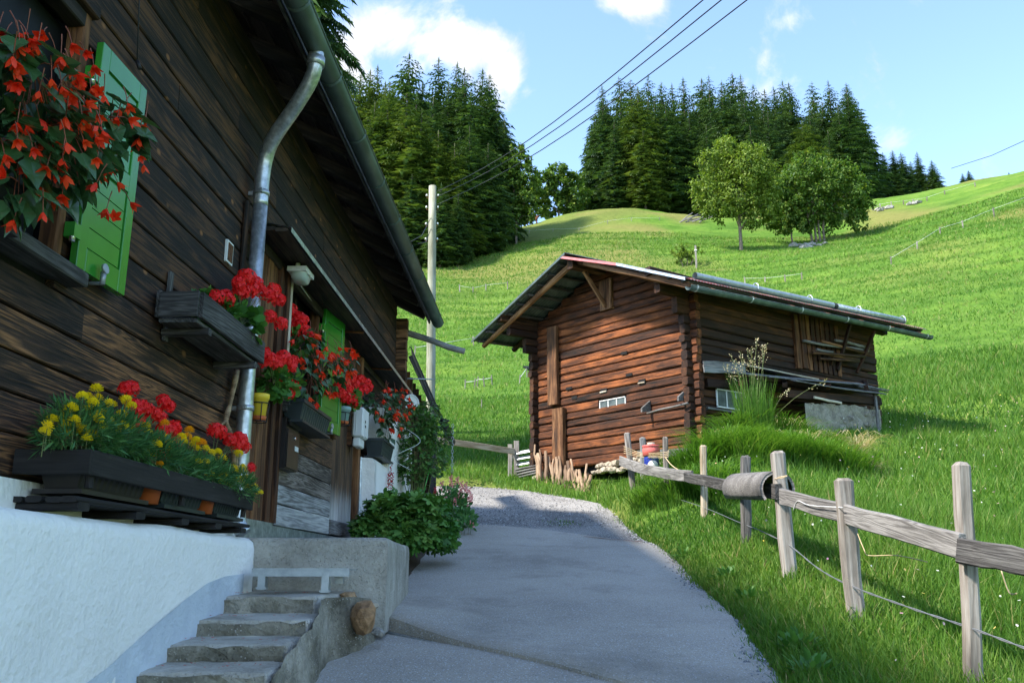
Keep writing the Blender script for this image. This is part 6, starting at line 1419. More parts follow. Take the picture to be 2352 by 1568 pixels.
# ================================================================ telegraph pole and wires
pp = D(993, 900, 25.0); pz_ = tz(pp.x, pp.y); ptop = D(994, 428, 25.0)
tp_ = empty('telegraph_pole', (pp.x, pp.y, pz_), 0, 'tall pale wooden telegraph pole behind the shed', 'telegraph pole'); to = tp_.location.copy()
pole('pole_shaft', Vector((pp.x - .03, pp.y, pz_ - .3)) - to, ptop - to, .135, .108, M['polewood'], tp_, 14, 6, .006)
for y in (455, 482, 520, 555):
    z = zof(y, 25.0)
    for s in (-1, 1):
        mb = MB(); c = Vector((ptop.x + s * .11, 25, z)) - to; mb.tube([c, c + Vector((s * .05, -.02, .0)), c + Vector((s * .06, -.02, .05))], .012, 6); mb.build('insulator_hook', M['rust'], tp_)
        mb = MB(); mb.tube([c + Vector((s * .06, -.02, .05)), c + Vector((s * .06, -.02, .11))], [.03, .022], 8); mb.build('insulator', M['whiteplastic'], tp_)
for i, (x0, y0, xq, qn) in enumerate([(1004, 440, 1615, 'uppermost'), (1004, 452, 1657, 'middle'), (1004, 470, 1716, 'lowest')]):
    a = D(x0, y0, 25.0); q = D(xq, 0, 12.0); d = (q - a); e = a + d * 2.4; pts = [a.lerp(e, t / 24) - Vector((0, 0, .35 * math.sin(PI * min(1, t / 24 * 2.4)) * (1 if t < 10 else 0))) for t in range(25)]
    mb = MB(); mb.tube([p - a for p in pts], .011, 5); o = mb.build('overhead_wire', M['cable']); o.location = a; tag(o, 'black overhead wire, the %s of three running from the telegraph pole' % qn, 'wire', 'wires from the telegraph pole')
for i, (p, q) in enumerate([((990, 500, 25), (935, 560, 15.2)), ((990, 525, 25), (960, 560, 15.2))]):
    a, b = D(*p), D(*q); mb = MB(); mb.tube([Vector(), (b - a) / 2 - Vector((0, 0, .2)), b - a], .009, 5); o = mb.build('service_wire', M['cable']); o.location = a; tag(o, 'thin service wire from the telegraph pole down to the chalet, %s one' % ('higher' if i == 0 else 'lower'), 'wire', 'service wires')
a, b = D(2185, 387, 150), D(2400, 302, 110); mb = MB(); mb.tube([Vector(), (b - a) / 2 - Vector((0, 0, .5)), b - a], .05, 5); o = mb.build('overhead_wire', M['cable']); o.location = a; tag(o, 'single dark wire over the right shoulder of the hill', 'wire')
# ================================================================ fences on the hill
def hillfence(label, posts, h=20, wire=True, r=1.3, mat='postwood', yr=(8, 260)):
    P = [hit(x, y, *yr) for (x, y) in posts]; o = empty('pasture_fence', P[0], 0, label, 'fence'); b = P[0].copy(); tops = []
    for p in P:
        t = p + Vector((random.uniform(-.06, .06), random.uniform(-.06, .06), h / FPX * p.y * random.uniform(.85, 1.1))); rr = r * 2 / FPX * p.y; beam('post', p - Vector((0, 0, .1)) - b, t - b, rr, rr, M[mat], o, up=(1, 0, 0), seg=1, ch=.01); tops.append(t)
    if wire and len(tops) > 1:
        mb = MB()
        for i in range(len(tops) - 1): mb.tube([tops[i] - b - Vector((0, 0, .12)), tops[i + 1] - b - Vector((0, 0, .12))], .012, 4)
        mb.build('fence_tape', M['whitepaint'], o)
    return o
hillfence('white pasture fence of slim posts on the slope behind the telegraph pole', [(1056, 673), (1086, 672), (1116, 670), (1166, 666)], 17)
hillfence('leaning pale stakes grouped on the slope between pole and barn', [(1068, 893), (1089, 893), (1096, 889), (1113, 890), (1131, 885)], 24)
hillfence('pale stakes beside the left roof edge of the barn', [(1193, 882), (1211, 866)], 26); hillfence('single pale stake low on the slope above the rail', [(1106, 940)], 22)
hillfence('pale stakes just above the shed roof', [(952, 818), (1088, 795)], 24)
hillfence('row of white posts above the barn roof pipe', [(1712, 654), (1758, 651), (1804, 649), (1842, 644)], 17)
hillfence('white fence climbing the right shoulder of the meadow', [(2047, 608), (2107, 574), (2160, 540), (2212, 524), (2284, 500), (2360, 470)], 22)
hillfence('line of far fence posts along the upper meadow edge', [(2004, 484), (2022, 478), (2048, 474), (2075, 470), (2098, 470), (2129, 462), (2170, 448), (2240, 430)], 11, r=1.0)
hillfence('faint yellow tape fence across the hollow below the wood', [(1215, 538), (1270, 533), (1330, 530), (1395, 515), (1450, 508), (1515, 508)], 9, r=.7)
pb = hit(1600, 618, 30); o = empty('meadow_post', pb, 0, 'tall grey post standing behind the barn roof', 'post'); beam('shaft', (0, 0, -.2), (0, 0, zof(564, pb.y) - pb.z), .16, .16, M['postwood'], o, up=(1, 0, 0), seg=2); mb = MB(); mb.box((0, 0, zof(575, pb.y) - pb.z), (.26, .26, .1)); mb.build('insulator', M['whitepaint'], o)
# ================================================================ trees
def spruce_mesh(seed, H_=1.0, full=1.0, dens=1.0, fine=1):
    """unit-height spruce: whorls of drooping boughs made of narrow twig blades; returns (trunk, crown) meshes"""
    rs = np.random.default_rng(seed); mb = MB()
    mb.tube([(rs.uniform(-.004, .004), rs.uniform(-.004, .004), t) for t in np.linspace(-.02, 1, 7)], [.0125 * (1 - .93 * t) for t in np.linspace(0, 1, 7)], 7); tm = mb.mesh('trunk', M['sprucebark'])
    V = []; F = []; T = []
    nw = int(46 * dens); R0 = .15 * full
    for w in range(nw):
        u = w / (nw - 1); z = .06 + .925 * u ** .92; nb = int(6 + 4 * (1 - u)); R = R0 * (1 - u) ** .66 * (.6 + .4 * min(1, u / .12)) + .012
        for k in range(nb):
            a = 2 * PI * (k + rs.uniform(-.35, .35)) / nb + w * 1.7; L = R * rs.uniform(.62, 1.18); el = (.25 + .35 * u) - .1; d = np.array([math.cos(a), math.sin(a)]); side = np.array([-d[1], d[0]])
            base = np.array([0, 0, z + rs.uniform(-.006, .006)]); tint = rs.uniform(.1, .75)
            ns = max(3, int(7 * (1 - u) + 3)) * fine
            for s in range(ns):
                t = (s + .6) / ns; r = L * t; zz = base[2] + r * el * (1 - 1.5 * t) - .02 * t * (1 - u)
                c = np.array([d[0] * r, d[1] * r, zz]); tw = L * .40 * (1.1 - .5 * t) / fine ** .55
                for q in (-1, 1):
                    dv_ = np.array([d[0] * .75 + side[0] * q * .8, d[1] * .75 + side[1] * q * .8, -.38 + rs.uniform(-.3, .2)]); e = c + dv_ * tw * rs.uniform(.8, 1.25); wd = np.array([d[0], d[1], .25]) * tw * .27
                    b = len(V); V += [c - wd * .6, c + wd, e]; F.append((b, b + 1, b + 2)); T += [tint + rs.uniform(-.15, .2)] * 3
                # hanging curtain twig
                e = c + np.array([d[0] * .25, d[1] * .25, -1]) * tw * rs.uniform(.45, .9); wd = np.array([side[0], side[1], 0]) * tw * .30; b = len(V); V += [c - wd, c + wd, e]; F.append((b, b + 1, b + 2)); T += [tint - .12 + rs.uniform(-.1, .1)] * 3
            e = base + np.array([d[0] * L * 1.05, d[1] * L * 1.05, -L * .32 + L * el * .3]); b = len(V); c = base + np.array([d[0], d[1], el * .25]) * L * .6; wd = np.array([side[0], side[1], 0]) * L * .05; V += [c - wd, c + wd, e]; F.append((b, b + 1, b + 2)); T += [tint + .1] * 3
    b = len(V); V += [np.array([-.004, 0, .97]), np.array([.004, 0, .97]), np.array([0, 0, 1.012])]; F.append((b, b + 1, b + 2)); T += [.5] * 3
    me = bpy.data.meshes.new('crown'); me.from_pydata([tuple(v) for v in V], [], F); me.attributes.new('tint', 'FLOAT', 'POINT').data.foreach_set('value', np.clip(np.array(T), 0, 1).astype(np.float32)); me.materials.append(M['spruce'])
    return tm, me
SPR = [spruce_mesh(100 + i, full=f, dens=d) for i, (f, d) in enumerate([(1.0, 1), (1.15, 1), (.88, 1), (1.25, .9), (1.0, .85)])]
def crown_tint(me, mat): m = me.copy(); m.materials[0] = mat; return m
M['spruce_light'] = leafmat('spruce_light', None, [(.03, .06, .012), (.065, .11, .02), (.11, .16, .03), (.165, .205, .05)], .22, .6, attr=True, spec=.2)
SPRL = [(t, crown_tint(c, M['spruce_light'])) for (t, c) in SPR]
def spruce(x, ytop, Y, label, group, v=0, wide=1.0, light=False, zb_=None):
    p = D(x, 600, Y); g = tz(p.x, p.y) if zb_ is None else zb_; h = zof(ytop, Y) - g
    o = empty('spruce_tree', (p.x, p.y, g), random.uniform(0, 6), label, 'spruce', group); t, c = (SPRL if light else SPR)[v % 5]
    m = Matrix.Diagonal((h * wide, h * wide, h, 1)); link('trunk', t, o, m); link('crown', c, o, m); return o
GR = 'spruces of the wood on the crest'; LBL = 'tall dark spruce in the wood on the crest behind the two leafy trees'
Z4 = lambda x, y: (1163.7 + .5052 * x, 122.5 + .5052 * y)
tops = [(455, 145), (540, 105), (592, 118), (630, 165), (678, 100), (740, 132), (790, 140), (845, 112), (935, 116), (968, 100), (1030, 126), (1080, 90), (1122, 97), (1180, 142), (1232, 166), (1275, 150), (1320, 125), (1350, 135), (1460, 130), (1540, 125), (1625, 135)]
for i, (x, y) in enumerate(tops):
    X, Yp = Z4(x, y); spruce(X, Yp, 168 + (i * 37 % 23) - 8, LBL, GR, i, 1.0 + .15 * (i % 3))
for i in range(34):
    x = 1375 + 640 * (i + .5) / 34 + random.uniform(-9, 9); yt = 205 + 70 * random.random() + max(0, (x - 1930)) * .7
    spruce(x, yt, random.uniform(158, 182), LBL, GR, i + 2, random.uniform(1.0, 1.3))
for i, (x, y, Y) in enumerate([(1375, 262, 158), (1395, 225, 156), (1420, 275, 152), (1480, 200, 153), (1488, 300, 149), (1515, 330, 150), (1545, 235, 154), (1600, 250, 155), (1640, 290, 152), (1745, 290, 156), (1790, 250, 155), (1960, 240, 150), (1985, 200, 153), (2010, 260, 156), (1930, 300, 148), (1890, 250, 154)]):
    spruce(x, y, Y, 'spruce on the near edge of the wood on the crest, boughs down to the meadow', 'spruces on the near edge of the crest wood', i, random.uniform(1.15, 1.4), light=i in (3, 4, 5))
for i, (x, y, Y) in enumerate([(2078, 345, 165), (2098, 350, 168), (2136, 349, 170), (2168, 368, 168), (2055, 350, 165), (2118, 370, 172)]): spruce(x, y, Y, 'smaller spruce in the row stepping down right of the wood', 'small spruces right of the wood', i, 1.35)
for i, (x, y, Y) in enumerate([(2237, 398, 170), (2252, 391, 172), (2347, 395, 150)]): spruce(x, y, Y, 'lone little spruce peeking over the skyline of the meadow', 'little spruces on the skyline', i, 1.5)
Z5 = lambda x, y: (735 + .4494 * x, .4494 * y)
for i, (x, y, Y) in enumerate([(165, 375, 128), (215, 360, 132), (255, 335, 130), (425, 275, 122), (585, 295, 126), (685, 318, 124), (725, 345, 120), (822, 355, 126), (862, 380, 124), (100, 345, 134), (340, 440, 128), (500, 420, 128), (640, 420, 120), (760, 470, 118), (900, 520, 122), (940, 600, 120), (40, 420, 132), (300, 420, 126), (560, 500, 116), (470, 470, 118)]):
    X, Yp = Z5(x, y); spruce(X, Yp, Y, 'tall spruce in the wood behind the telegraph pole', 'spruces behind the telegraph pole', i, random.uniform(1.05, 1.35), light=i in (10, 17, 0, 1, 2))
for i, (x, y, Y) in enumerate([(845, 235, 108), (880, 190, 110), (920, 215, 108), (960, 250, 109), (1000, 300, 108), (1040, 330, 108), (1075, 290, 110), (1120, 330, 112), (1010, 420, 102), (1050, 440, 104), (940, 400, 104)]):
    spruce(x, y, Y, 'light green spruce on the lower edge of the wood behind the telegraph pole', 'spruces on the lower edge behind the pole', i + 1, random.uniform(1.25, 1.6), light=i < 6)
# the tree right behind the chalet roof
g_ = D(690, 300, 19.0); SPR.append(spruce_mesh(200, full=.8, dens=1.7, fine=3)); p_ = D(655, 600, 21.0); o = empty('spruce_tree', (p_.x, p_.y, 4.0), 1.0, 'dark spruce close behind the chalet roof', 'spruce'); m_ = Matrix.Diagonal((15, 15, 24, 1)); link('trunk', SPR[5][0], o, m_); link('crown', SPR[5][1], o, m_)
def leafy(name, base, h, trunk_h, blobs, mat, label, cat, n=5200, size=(.28, .5), trunks=1, tr=.26, group=None):
    """trunk, limbs and a crown of leaf clumps: blobs are (dx, dz, r) in units of the tree's height"""
    o = empty(name, base, 0, label, cat, group); mb = MB(); tips = []
    for (dx, dz, r) in blobs: tips.append(Vector((dx * h, random.uniform(-.5, .5) * r * h, dz * h)))
    for k in range(trunks):
        ox = (k - (trunks - 1) / 2) * .5; top = Vector((ox * 1.6, 0, trunk_h * h * 2.6)); mb.tube(bez([(ox, 0, -.3), (ox * 1.1 + random.uniform(-.1, .1), .05, trunk_h * h), top], 4), [tr * (1 - .07 * i) for i in range(9)], 8)
        for t in tips[k::trunks]:
            s = Vector((ox * 1.2, 0, trunk_h * h * random.uniform(.8, 2.0))); mb.tube(bez([s, s.lerp(t, .5) + Vector((0, 0, .04 * h)), t], 3), [tr * .38, tr * .32, tr * .26, tr * .2, tr * .15, tr * .1, tr * .05], 5)
    mb.build('trunk', M['bark'], o); tot = sum(b[2] ** 2 for b in blobs); Ps, Ds = [], []
    for (dx, dz, r), tp in zip(blobs, tips):
        m = int(n * r * r / tot); ncl = max(6, m // 28); d = rand_dirs(ncl); cl = np.array(tp) + d * rng.uniform(.55, 1.05, (ncl, 1)) * r * h * np.array([1, 1, .85])
        idx = rng.integers(0, ncl, m); Ps.append(cl[idx] + rng.normal(size=(m, 3)) * r * h * .13); Ds.append(d[idx])
    P, d = np.concatenate(Ps), np.concatenate(Ds); dirs = unit(d * .5 + rng.normal(size=d.shape) * .7 + np.array([0, 0, -.35])); up = unit(d * .5 + np.array([0, 0, .7]) + rng.normal(size=d.shape) * .4)
    inst('crown', T_OVAL, P, rots(dirs, up), rng.uniform(*size, len(P)), np.clip(rng.normal(.5, .22, len(P)), 0, 1), mat, o)
    return o
b = hit(1703, 578, 60); h = zof(314, b.y) - b.z
leafy('maple_tree', b, h, .20, [(-.02, .86, .15), (.13, .80, .14), (-.17, .76, .14), (.04, .70, .18), (-.12, .60, .17), (.17, .63, .17), (-.27, .55, .12), (.26, .52, .12), (.0, .50, .18), (-.22, .40, .13), (.2, .40, .14), (-.1, .33, .12), (.1, .30, .11), (.26, .34, .09), (-.30, .45, .08)], M['broadleaf'], 'round pale green maple tree on the meadow below the wood', 'tree', 17000, (.24, .42))
b = hit(1880, 556, 60); h = zof(345, b.y) - b.z
leafy('ash_tree', b, h, .18, [(-.05, .90, .13), (.14, .84, .16), (-.14, .74, .18), (.28, .70, .17), (.06, .62, .2), (-.26, .58, .16), (.40, .54, .16), (.0, .44, .2), (.30, .38, .18), (-.25, .38, .16), (.48, .38, .12), (.1, .26, .15), (.42, .24, .12), (-.3, .24, .1)], M['darkbroad'], 'dark green ash tree with several pale stems beside the maple', 'tree', 13000, (.3, .48), trunks=4, tr=.17)
b = hit(1822, 565, 60); h = zof(400, b.y) - b.z
leafy('sapling_tree', b, h, .16, [(0, .84, .14), (-.12, .66, .17), (.12, .64, .17), (-.2, .45, .16), (.05, .45, .18), (-.1, .28, .14), (.15, .3, .14)], M['darkbroad'], 'smaller bright green leafy tree between the maple and the ash', 'tree', 5000, (.3, .46), tr=.14)
b = hit(1870, 530, 60); o = spruce(1870, 278, b.y + 6, 'broad light green spruce rising behind the ash tree', None, 1, 1.8, True)
b = D(1285, 600, 150); bz_ = tz(b.x, b.y); leafy('beech_tree', (b.x, b.y, bz_), zof(368, 150) - bz_, .1, [(.0, .8, .16), (-.2, .62, .18), (.2, .66, .18), (0, .55, .2), (-.32, .4, .18), (.3, .42, .18), (0, .32, .2), (-.2, .2, .16), (.2, .2, .16)], M['darkbroad'], 'dark green leafy tree at the left end of the crest wood', 'tree', 6000, (.5, .8))
b = D(1185, 600, 118); bz_ = tz(b.x, b.y); leafy('birch_tree', (b.x, b.y, bz_), zof(322, 118) - bz_, .14, [(.02, .9, .07), (.08, .8, .09), (-.04, .75, .09), (.1, .66, .1), (-.02, .6, .1), (.13, .54, .1), (0, .46, .11), (.1, .4, .1), (-.04, .3, .1), (.1, .26, .09)], M['darkbroad'], 'slender grey green birch at the right edge of the wood behind the pole', 'tree', 5200, (.35, .55), tr=.2)
b = hit(1578, 612, 40); leafy('thorn_bush', b, 3.2, .1, [(-.25, .55, .24), (.1, .6, .25), (.3, .5, .2), (0, .35, .25), (-.3, .3, .2)], M['broadleaf'], 'scrubby thorn bush on the meadow behind the barn ridge', 'bush', 1300, (.16, .26), trunks=3, tr=.06)
# stones and dead wood on the hill
for k, (lst, lb, gp_) in enumerate([([(1820, 568), (1835, 566), (1850, 568), (1865, 565), (1880, 566), (1895, 561), (1845, 572), (1860, 570)], 'pale boulder at the foot of the ash tree', 'boulders under the ash tree'), ([(2015, 483), (2028, 481), (2040, 480), (2090, 471), (2100, 470), (2108, 468), (2022, 485)], 'pale boulder in the broken wall on the upper meadow', 'boulders of the broken meadow wall')]):
    for i, (x, y) in enumerate(lst): p = hit(x, y, 60); o = rock('boulder', p + Vector((0, 0, .1)), random.uniform(.4, .8), M['greystone'], None, 1, (1.3, 1, .7), 500 + i + k * 20); tag(o, lb, 'boulder', gp_)
for i in range(12): p = hit(1575 + i * 5, 512 - (i % 3) * 3, 100); o = pole('dead_branch', p + Vector((-1, 0, .1)), p + Vector((random.uniform(.5, 2), random.uniform(-.5, .5), random.uniform(.4, 1.6))), .12, .06, M['greywood'], None, 5, 2, .1); tag(o, 'bleached dead branch in the heap at the edge of the wood', 'branch', 'dead branches at the wood edge')
# brown cow grazing on the skyline
cp_ = hit(1221, 516, 100); cw = 2.2
def cow(p, rz):
    pts = {'hip': (-.75, 0, 1.15), 'mid': (0, 0, 1.1), 'sh': (.65, 0, 1.2), 'neck': (1.05, 0, 1.0), 'head': (1.35, 0, .45), 'muz': (1.5, 0, .2)}
    rad = {'hip': (.30, .32), 'mid': (.36, .42), 'sh': (.30, .36), 'neck': (.17, .24), 'head': (.14, .17), 'muz': (.08, .09)}
    names = list(pts); edges = [(0, 1), (1, 2), (2, 3), (3, 4), (4, 5)]; V = [pts[k] for k in names]; Rr = [rad[k] for k in names]
    for (par, x, back) in ((0, -.72, 1), (2, .62, 0)):
        for s in (-1, 1):
            b = len(V); V += [(x, .2 * s, .82), (x + (.08 if back else .02), .2 * s, .52), (x - (.06 if back else 0), .2 * s, .48 if 0 else .36), (x, .2 * s, .0)]; Rr += [(.16, .15), (.09, .09), (.07, .07), (.07, .06)]; edges += [(par, b), (b, b + 1), (b + 1, b + 2), (b + 2, b + 3)]
    b = len(V); V += [(-1.05, 0, 1.2), (-1.12, 0, .6)]; Rr += [(.05, .05), (.03, .03)]; edges += [(0, b), (b, b + 1)]
    for s in (-1, 1): b = len(V); V.append((1.2, .22 * s, .62)); Rr.append((.04, .04)); edges.append((4, b))
    me = bpy.data.meshes.new('cow'); me.from_pydata(V, edges, []); o = link('cow', me); sk = o.modifiers.new('skin', 'SKIN'); 
    for i, r in enumerate(Rr): me.skin_vertices[0].data[i].radius = r
    me.skin_vertices[0].data[1].use_root = True; o.modifiers.new('sub', 'SUBSURF').render_levels = 1; me.materials.append(M['cowhide']); o.location = p; o.rotation_euler = (0, 0, rz); o.scale = (1.15,) * 3; return o
try: tag(cow(cp_, 2.9), 'brown cow grazing on the skyline between the two woods', 'cow')
except Exception as ex: print('cow', ex)
# ================================================================ grass
T_BLADE = ([(-.5, 0, 0), (.5, 0, 0), (.38, .55, .10), (-.38, .55, .10), (0, 1, .38)], [(0, 1, 2, 3), (3, 2, 4)])
def inside_barn(X, Y):
    rx, ry = X - BN.x, Y - BN.y; det = dF.x * dR.y - dF.y * dR.x; a = (rx * dR.y - ry * dR.x) / det; b = (dF.x * ry - dF.y * rx) / det
    return (a > -.05) & (a < LF + .05) & (b > -.05) & (b < LR + .3)
def edge_ok(X, Y):
    jag = vnoise(X, Y, 2.3, 20) * .22 + vnoise(X, Y, 7., 21) * .12
    m = ((X > xright(Y) - .05 + jag) | (Y > YEND + .05 + jag) | (X < xleft(Y) - 1.6 - np.maximum(0, Y - 14) * 1.5)) & ~inside_barn(X, Y)
    house = (X < -.9 + .04 * Y) & (Y < 15.2); return m & ~house
def blades(name, n, r0, r1, a0, a1, hgt, wid, tint, label, filt=None, lean=.35, power=1.0, mat='grass', clump=0):
    u = rng.uniform(0, 1, n); R = (r0 ** power + (r1 ** power - r0 ** power) * u) ** (1 / power); A = np.radians(rng.uniform(a0, a1, n)); X, Y = R * np.sin(A), R * np.cos(A)
    k = edge_ok(X, Y)
    if filt is not None: k &= filt(X, Y)
    X, Y, R = X[k], Y[k], R[k]; Z = terr(X, Y); m = len(X)
    dns = vnoise(X, Y, 1.3, 30) + vnoise(X, Y, .35, 31)
    h = hgt(X, Y, R) * rng.uniform(.55, 1.2, m) * (1 + .5 * dns); w = wid(R) * rng.uniform(.7, 1.3, m)
    d = np.stack([rng.normal(0, lean, m) + .18 * vnoise(X, Y, .8, 32), rng.normal(0, lean, m) - .08, np.ones(m)], -1); up = np.stack([rng.normal(size=m), rng.normal(size=m), np.zeros(m)], -1)
    Rm = rots(d, up); S = np.stack([w, h, h], -1)
    V, F = T_BLADE; V = np.array(V); W = V[None] * S[:, None]; W = np.einsum('nij,nvj->nvi', Rm, W) + np.stack([X, Y, Z - .01], -1)[:, None]
    t = np.clip(tint(X, Y, R) + rng.normal(0, .13, m) + .25 * dns, 0, 1); dead = rng.uniform(0, 1, m) < .04; t[dead] = rng.uniform(.85, 1, dead.sum())
    me = bpy.data.meshes.new(name); me.vertices.add(m * 5); me.vertices.foreach_set('co', W.ravel()); li = np.array([0, 1, 2, 3, 3, 2, 4]); L = (li[None] + (np.arange(m) * 5)[:, None]).ravel()
    me.loops.add(len(L)); me.loops.foreach_set('vertex_index', L); me.polygons.add(2 * m); me.polygons.foreach_set('loop_start', (np.array([0, 4])[None] + (np.arange(m) * 7)[:, None]).ravel()); me.update(calc_edges=True)
    me.attributes.new('tint', 'FLOAT', 'POINT').data.foreach_set('value', np.repeat(t, 5).astype(np.float32)); me.materials.append(M[mat]); o = link(name, me); tag(o, label, 'grass', kind='stuff'); return o
nearedge = lambda X, Y: np.clip((X - xright(Y)) / 1.3, .0, 1)
blades('verge_grass', 75000, 4.2, 13, 5, 34, lambda X, Y, R: .09 + .06 * nearedge(X, Y) + .20 * np.clip((X - 2.75) / .7, 0, 1), lambda R: .0045 + .00075 * R, lambda X, Y, R: .42 + 0 * X, 'lush long grass of the verge and meadow along the rail fence', power=1.5)
blades('meadow_grass', 100000, 13, 34, -8, 34, lambda X, Y, R: .17 + .12 * np.clip((X - 2) / 6, 0, 1), lambda R: .005 + .0006 * R, lambda X, Y, R: .46 + 0 * X, 'green meadow grass around the barn and up the first slope', power=1.4)
blades('hill_grass', 120000, 34, 120, -9, 33, lambda X, Y, R: .13 + .0016 * R, lambda R: .010 + .0006 * R, lambda X, Y, R: .52 + .16 * vnoise(X, Y, .06, 33), 'short pasture grass covering the hillside', power=1.5, lean=.6)
# deep green tussocks on the bank below the canister and in front of the barn side, tall seed grass, straw
def tussock(c, n, r, h, w, tint, name, label, mat='grass', lean=.8, arch=.9, kind='stuff', cat='grass'):
    """blades fanning out and arching over from a common root"""
    V = []; F = []; T = []; rs = rng
    for i in range(n):
        a = rs.uniform(0, 2 * PI); rr = r * math.sqrt(rs.uniform(0, 1)); b0_ = np.array([c[0] + rr * math.cos(a), c[1] + rr * math.sin(a), 0]); b0_[2] = tz(b0_[0], b0_[1]) if c[2] is None else c[2]
        a2 = a + rs.normal(0, .6); d = np.array([math.cos(a2), math.sin(a2), 0]); hh = h * rs.uniform(.5, 1.15); l = lean * rs.uniform(.3, 1.2) * hh; sd = np.array([-d[1], d[0], 0]) * w * rs.uniform(.7, 1.3); b = len(V); m = 5; t = float(np.clip(rs.normal(tint, .13), 0, 1))
        for k in range(m):
            q = k / (m - 1); p = b0_ + d * l * q ** 1.6 + np.array([0, 0, hh * (q - arch * .55 * q ** 2.6)]); ww = sd * (1 - q) ** .7 if k < m - 1 else sd * 0
            V += [p - ww / 2, p + ww / 2]; T += [t, t]
        F += [(b + 2 * k, b + 2 * k + 1, b + 2 * k + 3, b + 2 * k + 2) for k in range(m - 1)]
    me = bpy.data.meshes.new(name); me.from_pydata([tuple(v) for v in V], [], F); me.attributes.new('tint', 'FLOAT', 'POINT').data.foreach_set('value', np.array(T, np.float32)); me.materials.append(M[mat]); o = link(name, me); tag(o, label, cat, kind=kind); return o
def gpt(x, y, Y): p = D(x, y, Y); return (p.x, p.y, None)
for i, (x, y, Y, n, r, h) in enumerate([(1600, 1060, 14.6, 420, .45, .55), (1660, 1050, 14.8, 420, .45, .6), (1720, 1060, 14.4, 380, .45, .55), (1780, 1050, 14.6, 380, .45, .55), (1840, 1050, 14.8, 380, .5, .55), (1900, 1060, 15, 340, .5, .5), (1570, 1150, 13.4, 320, .4, .45), (1640, 1140, 13.2, 320, .45, .45), (1500, 1130, 14.2, 260, .35, .4), (1690, 1130, 12.6, 300, .4, .4), (1940, 1070, 14.8, 280, .5, .5), (1700, 1000, 15.8, 350, .4, .5), (1800, 1000, 16.2, 350, .45, .5), (1880, 1010, 16.6, 300, .4, .5)]):
    tussock(gpt(x, y, Y), int(n * 1.8), r, h * 1.45, .02, .36 + .06 * (i % 3), 'tussock_grass', 'thick deep green tussock of arching grass on the bank beside the barn')
    bpy.data.objects[-1] if False else None
for o in [o for o in bpy.data.objects if o.name.startswith('tussock_grass')]: o['group'] = 'tussocks on the bank beside the barn'
tc_ = gpt(1735, 1000, 15.6); tussock(tc_, 480, .3, 1.2, .014, .34, 'tall_grass', 'tall upright clump of seeding grass before the barn window', lean=.22, arch=.25)
# seed heads on long stalks
V_p, P_, d_ = [], [], []
tall = empty('seed_grass', (tc_[0], tc_[1], tz(tc_[0], tc_[1])), 0, 'tall grass stalks with airy seed heads rising before the barn side', 'grass'); tl = tall.location.copy(); mb = MB(); SP, SD_ = [], []
for i, (x, y) in enumerate([(1662, 838), (1678, 815), (1700, 808), (1716, 800), (1725, 798), (1738, 776), (1752, 792), (1760, 790), (1690, 826), (1706, 822), (1745, 815), (1670, 835), (1730, 826), (1640, 990), (1668, 985), (1900, 872), (1815, 890)]):
    t = D(x, y, 15.6 + random.uniform(-.2, .2)); b = Vector((tl.x + random.uniform(-.15, .15), tl.y + random.uniform(-.15, .15), tl.z)); m = b.lerp(t, .55) + Vector((0, 0, .12)); mb.tube([p - tl for p in bez([b, m, t], 4)], .0035, 4, caps=False)
    dr_ = (t - m).normalized()
    for k in range(26):
        q = random.random(); p = t - dr_ * .34 * q; off = Vector((random.gauss(0, 1), random.gauss(0, 1), random.gauss(0, .6))).normalized() * (.02 + .10 * q * random.random()); SP.append(tuple(p + off)); SD_.append(tuple(off + dr_ * .05))
mb.build('stalks', M['stem'], tall)['kind'] = 'stuff'
SP = np.array(SP); inst('seed_heads', T_OVAL, SP, rots(np.array(SD_), rand_dirs(len(SP))), rng.uniform(.018, .034, len(SP)), rng.uniform(0, 1, len(SP)), M['straw'], tall, tl)['kind'] = 'stuff'
for i, (x, y, Y, n, r, h, lb) in enumerate([(1812, 985, 16.4, 110, .16, .75, 'pale dry straw tuft below the rubble wall'), (1965, 1025, 16.6, 190, .2, .95, 'large pale straw tuft arching before the timber prop'), (1770, 1030, 15.2, 40, .1, .5, 'few dry straw blades in the green tussocks'), (1985, 1075, 15.0, 90, .25, .4, 'low dry straw patch at the end of the bank'), (1860, 1035, 15.6, 40, .1, .7, 'thin dry straw wisp in the middle of the bank')]):
    tussock(gpt(x, y, Y), int(n * 1.5), r, h * 1.1, .017, .55, 'straw_tuft', lb, mat='straw', lean=.75, arch=1.3, cat='straw')
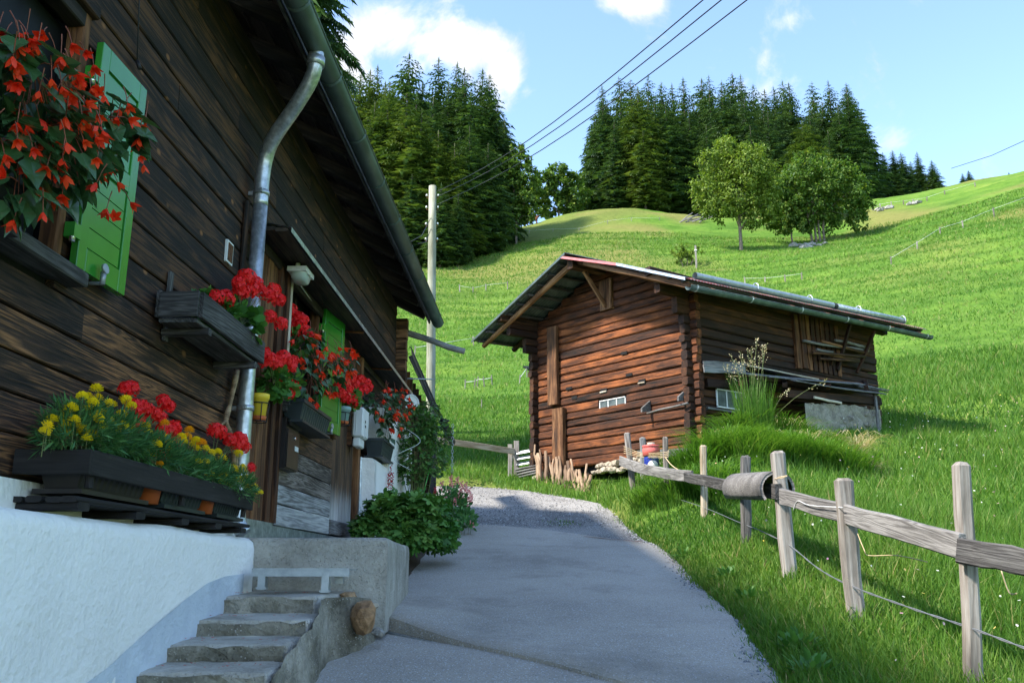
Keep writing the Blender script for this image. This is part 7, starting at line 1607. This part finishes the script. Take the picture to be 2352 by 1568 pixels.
# broad-leaved weeds at the asphalt edge
for i, (x, y) in enumerate([(1800, 1500), (1700, 1390), (1830, 1560), (1560, 1290), (1300, 1118), (1210, 1095), (1190, 1098), (1650, 1340)]):
    p = hit(x, y, 4.); ew = empty('edge_weed', p); Pw, dw = ell(40, (.08, 0, .03), (.15, .15, .08), .3, -.1); inst('foliage', T_OVAL, Pw, rots(unit(dw + np.array([0, 0, .35])), unit(np.array([0, 0, 1.]) + dw * .3)), rng.uniform(.05, .085, len(Pw)), rng.uniform(.2, .9, len(Pw)), M['geraniumleaf'], ew)['kind'] = 'stuff'
for o in [o for o in bpy.data.objects if o.name.startswith('edge_weed')]: tag(o, 'broad leaved green weed rooted at the edge of the track', 'weed', 'weeds along the track edge')
p = hit(1290, 1215, 4.); P = np.stack([p.x + rng.normal(0, .12, 240), p.y + rng.normal(0, .22, 240), np.zeros(240)], -1); P[:, 2] = [float(zroad(q[1])) + .015 for q in P]; inst('track_moss', T_BLADE, P, rots(unit(rng.normal(size=P.shape) * .5 + np.array([0, 0, 1])), rand_dirs(240)), rng.uniform(.02, .05, 240)[:, None] * np.array([.25, 1, 1]), rng.uniform(.3, .7, 240), M['grass']); tag(bpy.data.objects['track_moss'], 'small patch of low grass growing in the gravel', 'grass', kind='stuff')
# wild flowers in the meadow
n = 420; R = np.sqrt(rng.uniform(4.5 ** 2, 26 ** 2, n)); A = np.radians(rng.uniform(9, 33, n)); X, Y = R * np.sin(A), R * np.cos(A); k = edge_ok(X, Y) & (X > xright(Y) + .5); X, Y, R = X[k], Y[k], R[k]
P = np.stack([X, Y, terr(X, Y) + rng.uniform(.2, .42, len(X))], -1); T_F6 = fan(6, .5, .5, .1, yoff=0)
inst('wild_flowers', T_F6, P, rots(rand_dirs(len(P)), unit(np.tile([[0, -.6, 1.]], (len(P), 1)) + rng.normal(size=P.shape) * .3)), rng.uniform(.010, .02, len(P)) * (1 + R / 30), rng.uniform(0, 1, len(P)), M['wild']); tag(bpy.data.objects['wild_flowers'], 'tiny white pink and yellow wild flowers dotted through the meadow', 'wild flowers', kind='stuff')
# loose grit along the asphalt edge and on the gravel
n = 6500; yy = rng.uniform(4.4, 19, n); yy = np.where(rng.uniform(0, 1, n) < .5, rng.uniform(13, 19, n), yy); e = rng.uniform(0, 1, n); xx = np.where(yy > 13, xleft(yy) + (xright(yy) - xleft(yy)) * e, xright(yy) + .02 - np.abs(rng.normal(0, .06, n))); P = np.stack([xx, yy, zroad(yy) + np.where(yy > 13, .018, .012) + .03 * (1 - (2 * np.clip((xx - xleft(yy)) / (xright(yy) - xleft(yy)), 0, 1) - 1) ** 2)], -1)
T_GR = ([(-.5, -.4, 0), (.5, -.3, 0), (.4, .5, 0), (-.4, .4, 0), (0, 0, .6)], [(0, 1, 4), (1, 2, 4), (2, 3, 4), (3, 0, 4)])
M['grit'] = leafmat('grit', None, [(.07, .07, .07), (.2, .2, .2), (.4, .4, .4)], 0.0, .8, attr=True)
inst('loose_grit', T_GR, P, rots(unit(rng.normal(size=P.shape) * np.array([1, 1, .1])), np.tile([[0, 0, 1.]], (n, 1))), rng.uniform(.008, .03, n), rng.uniform(0, 1, n), M['grit']); tag(bpy.data.objects['loose_grit'], 'loose grey grit scattered along the road edge and gravel', 'grit', kind='stuff')
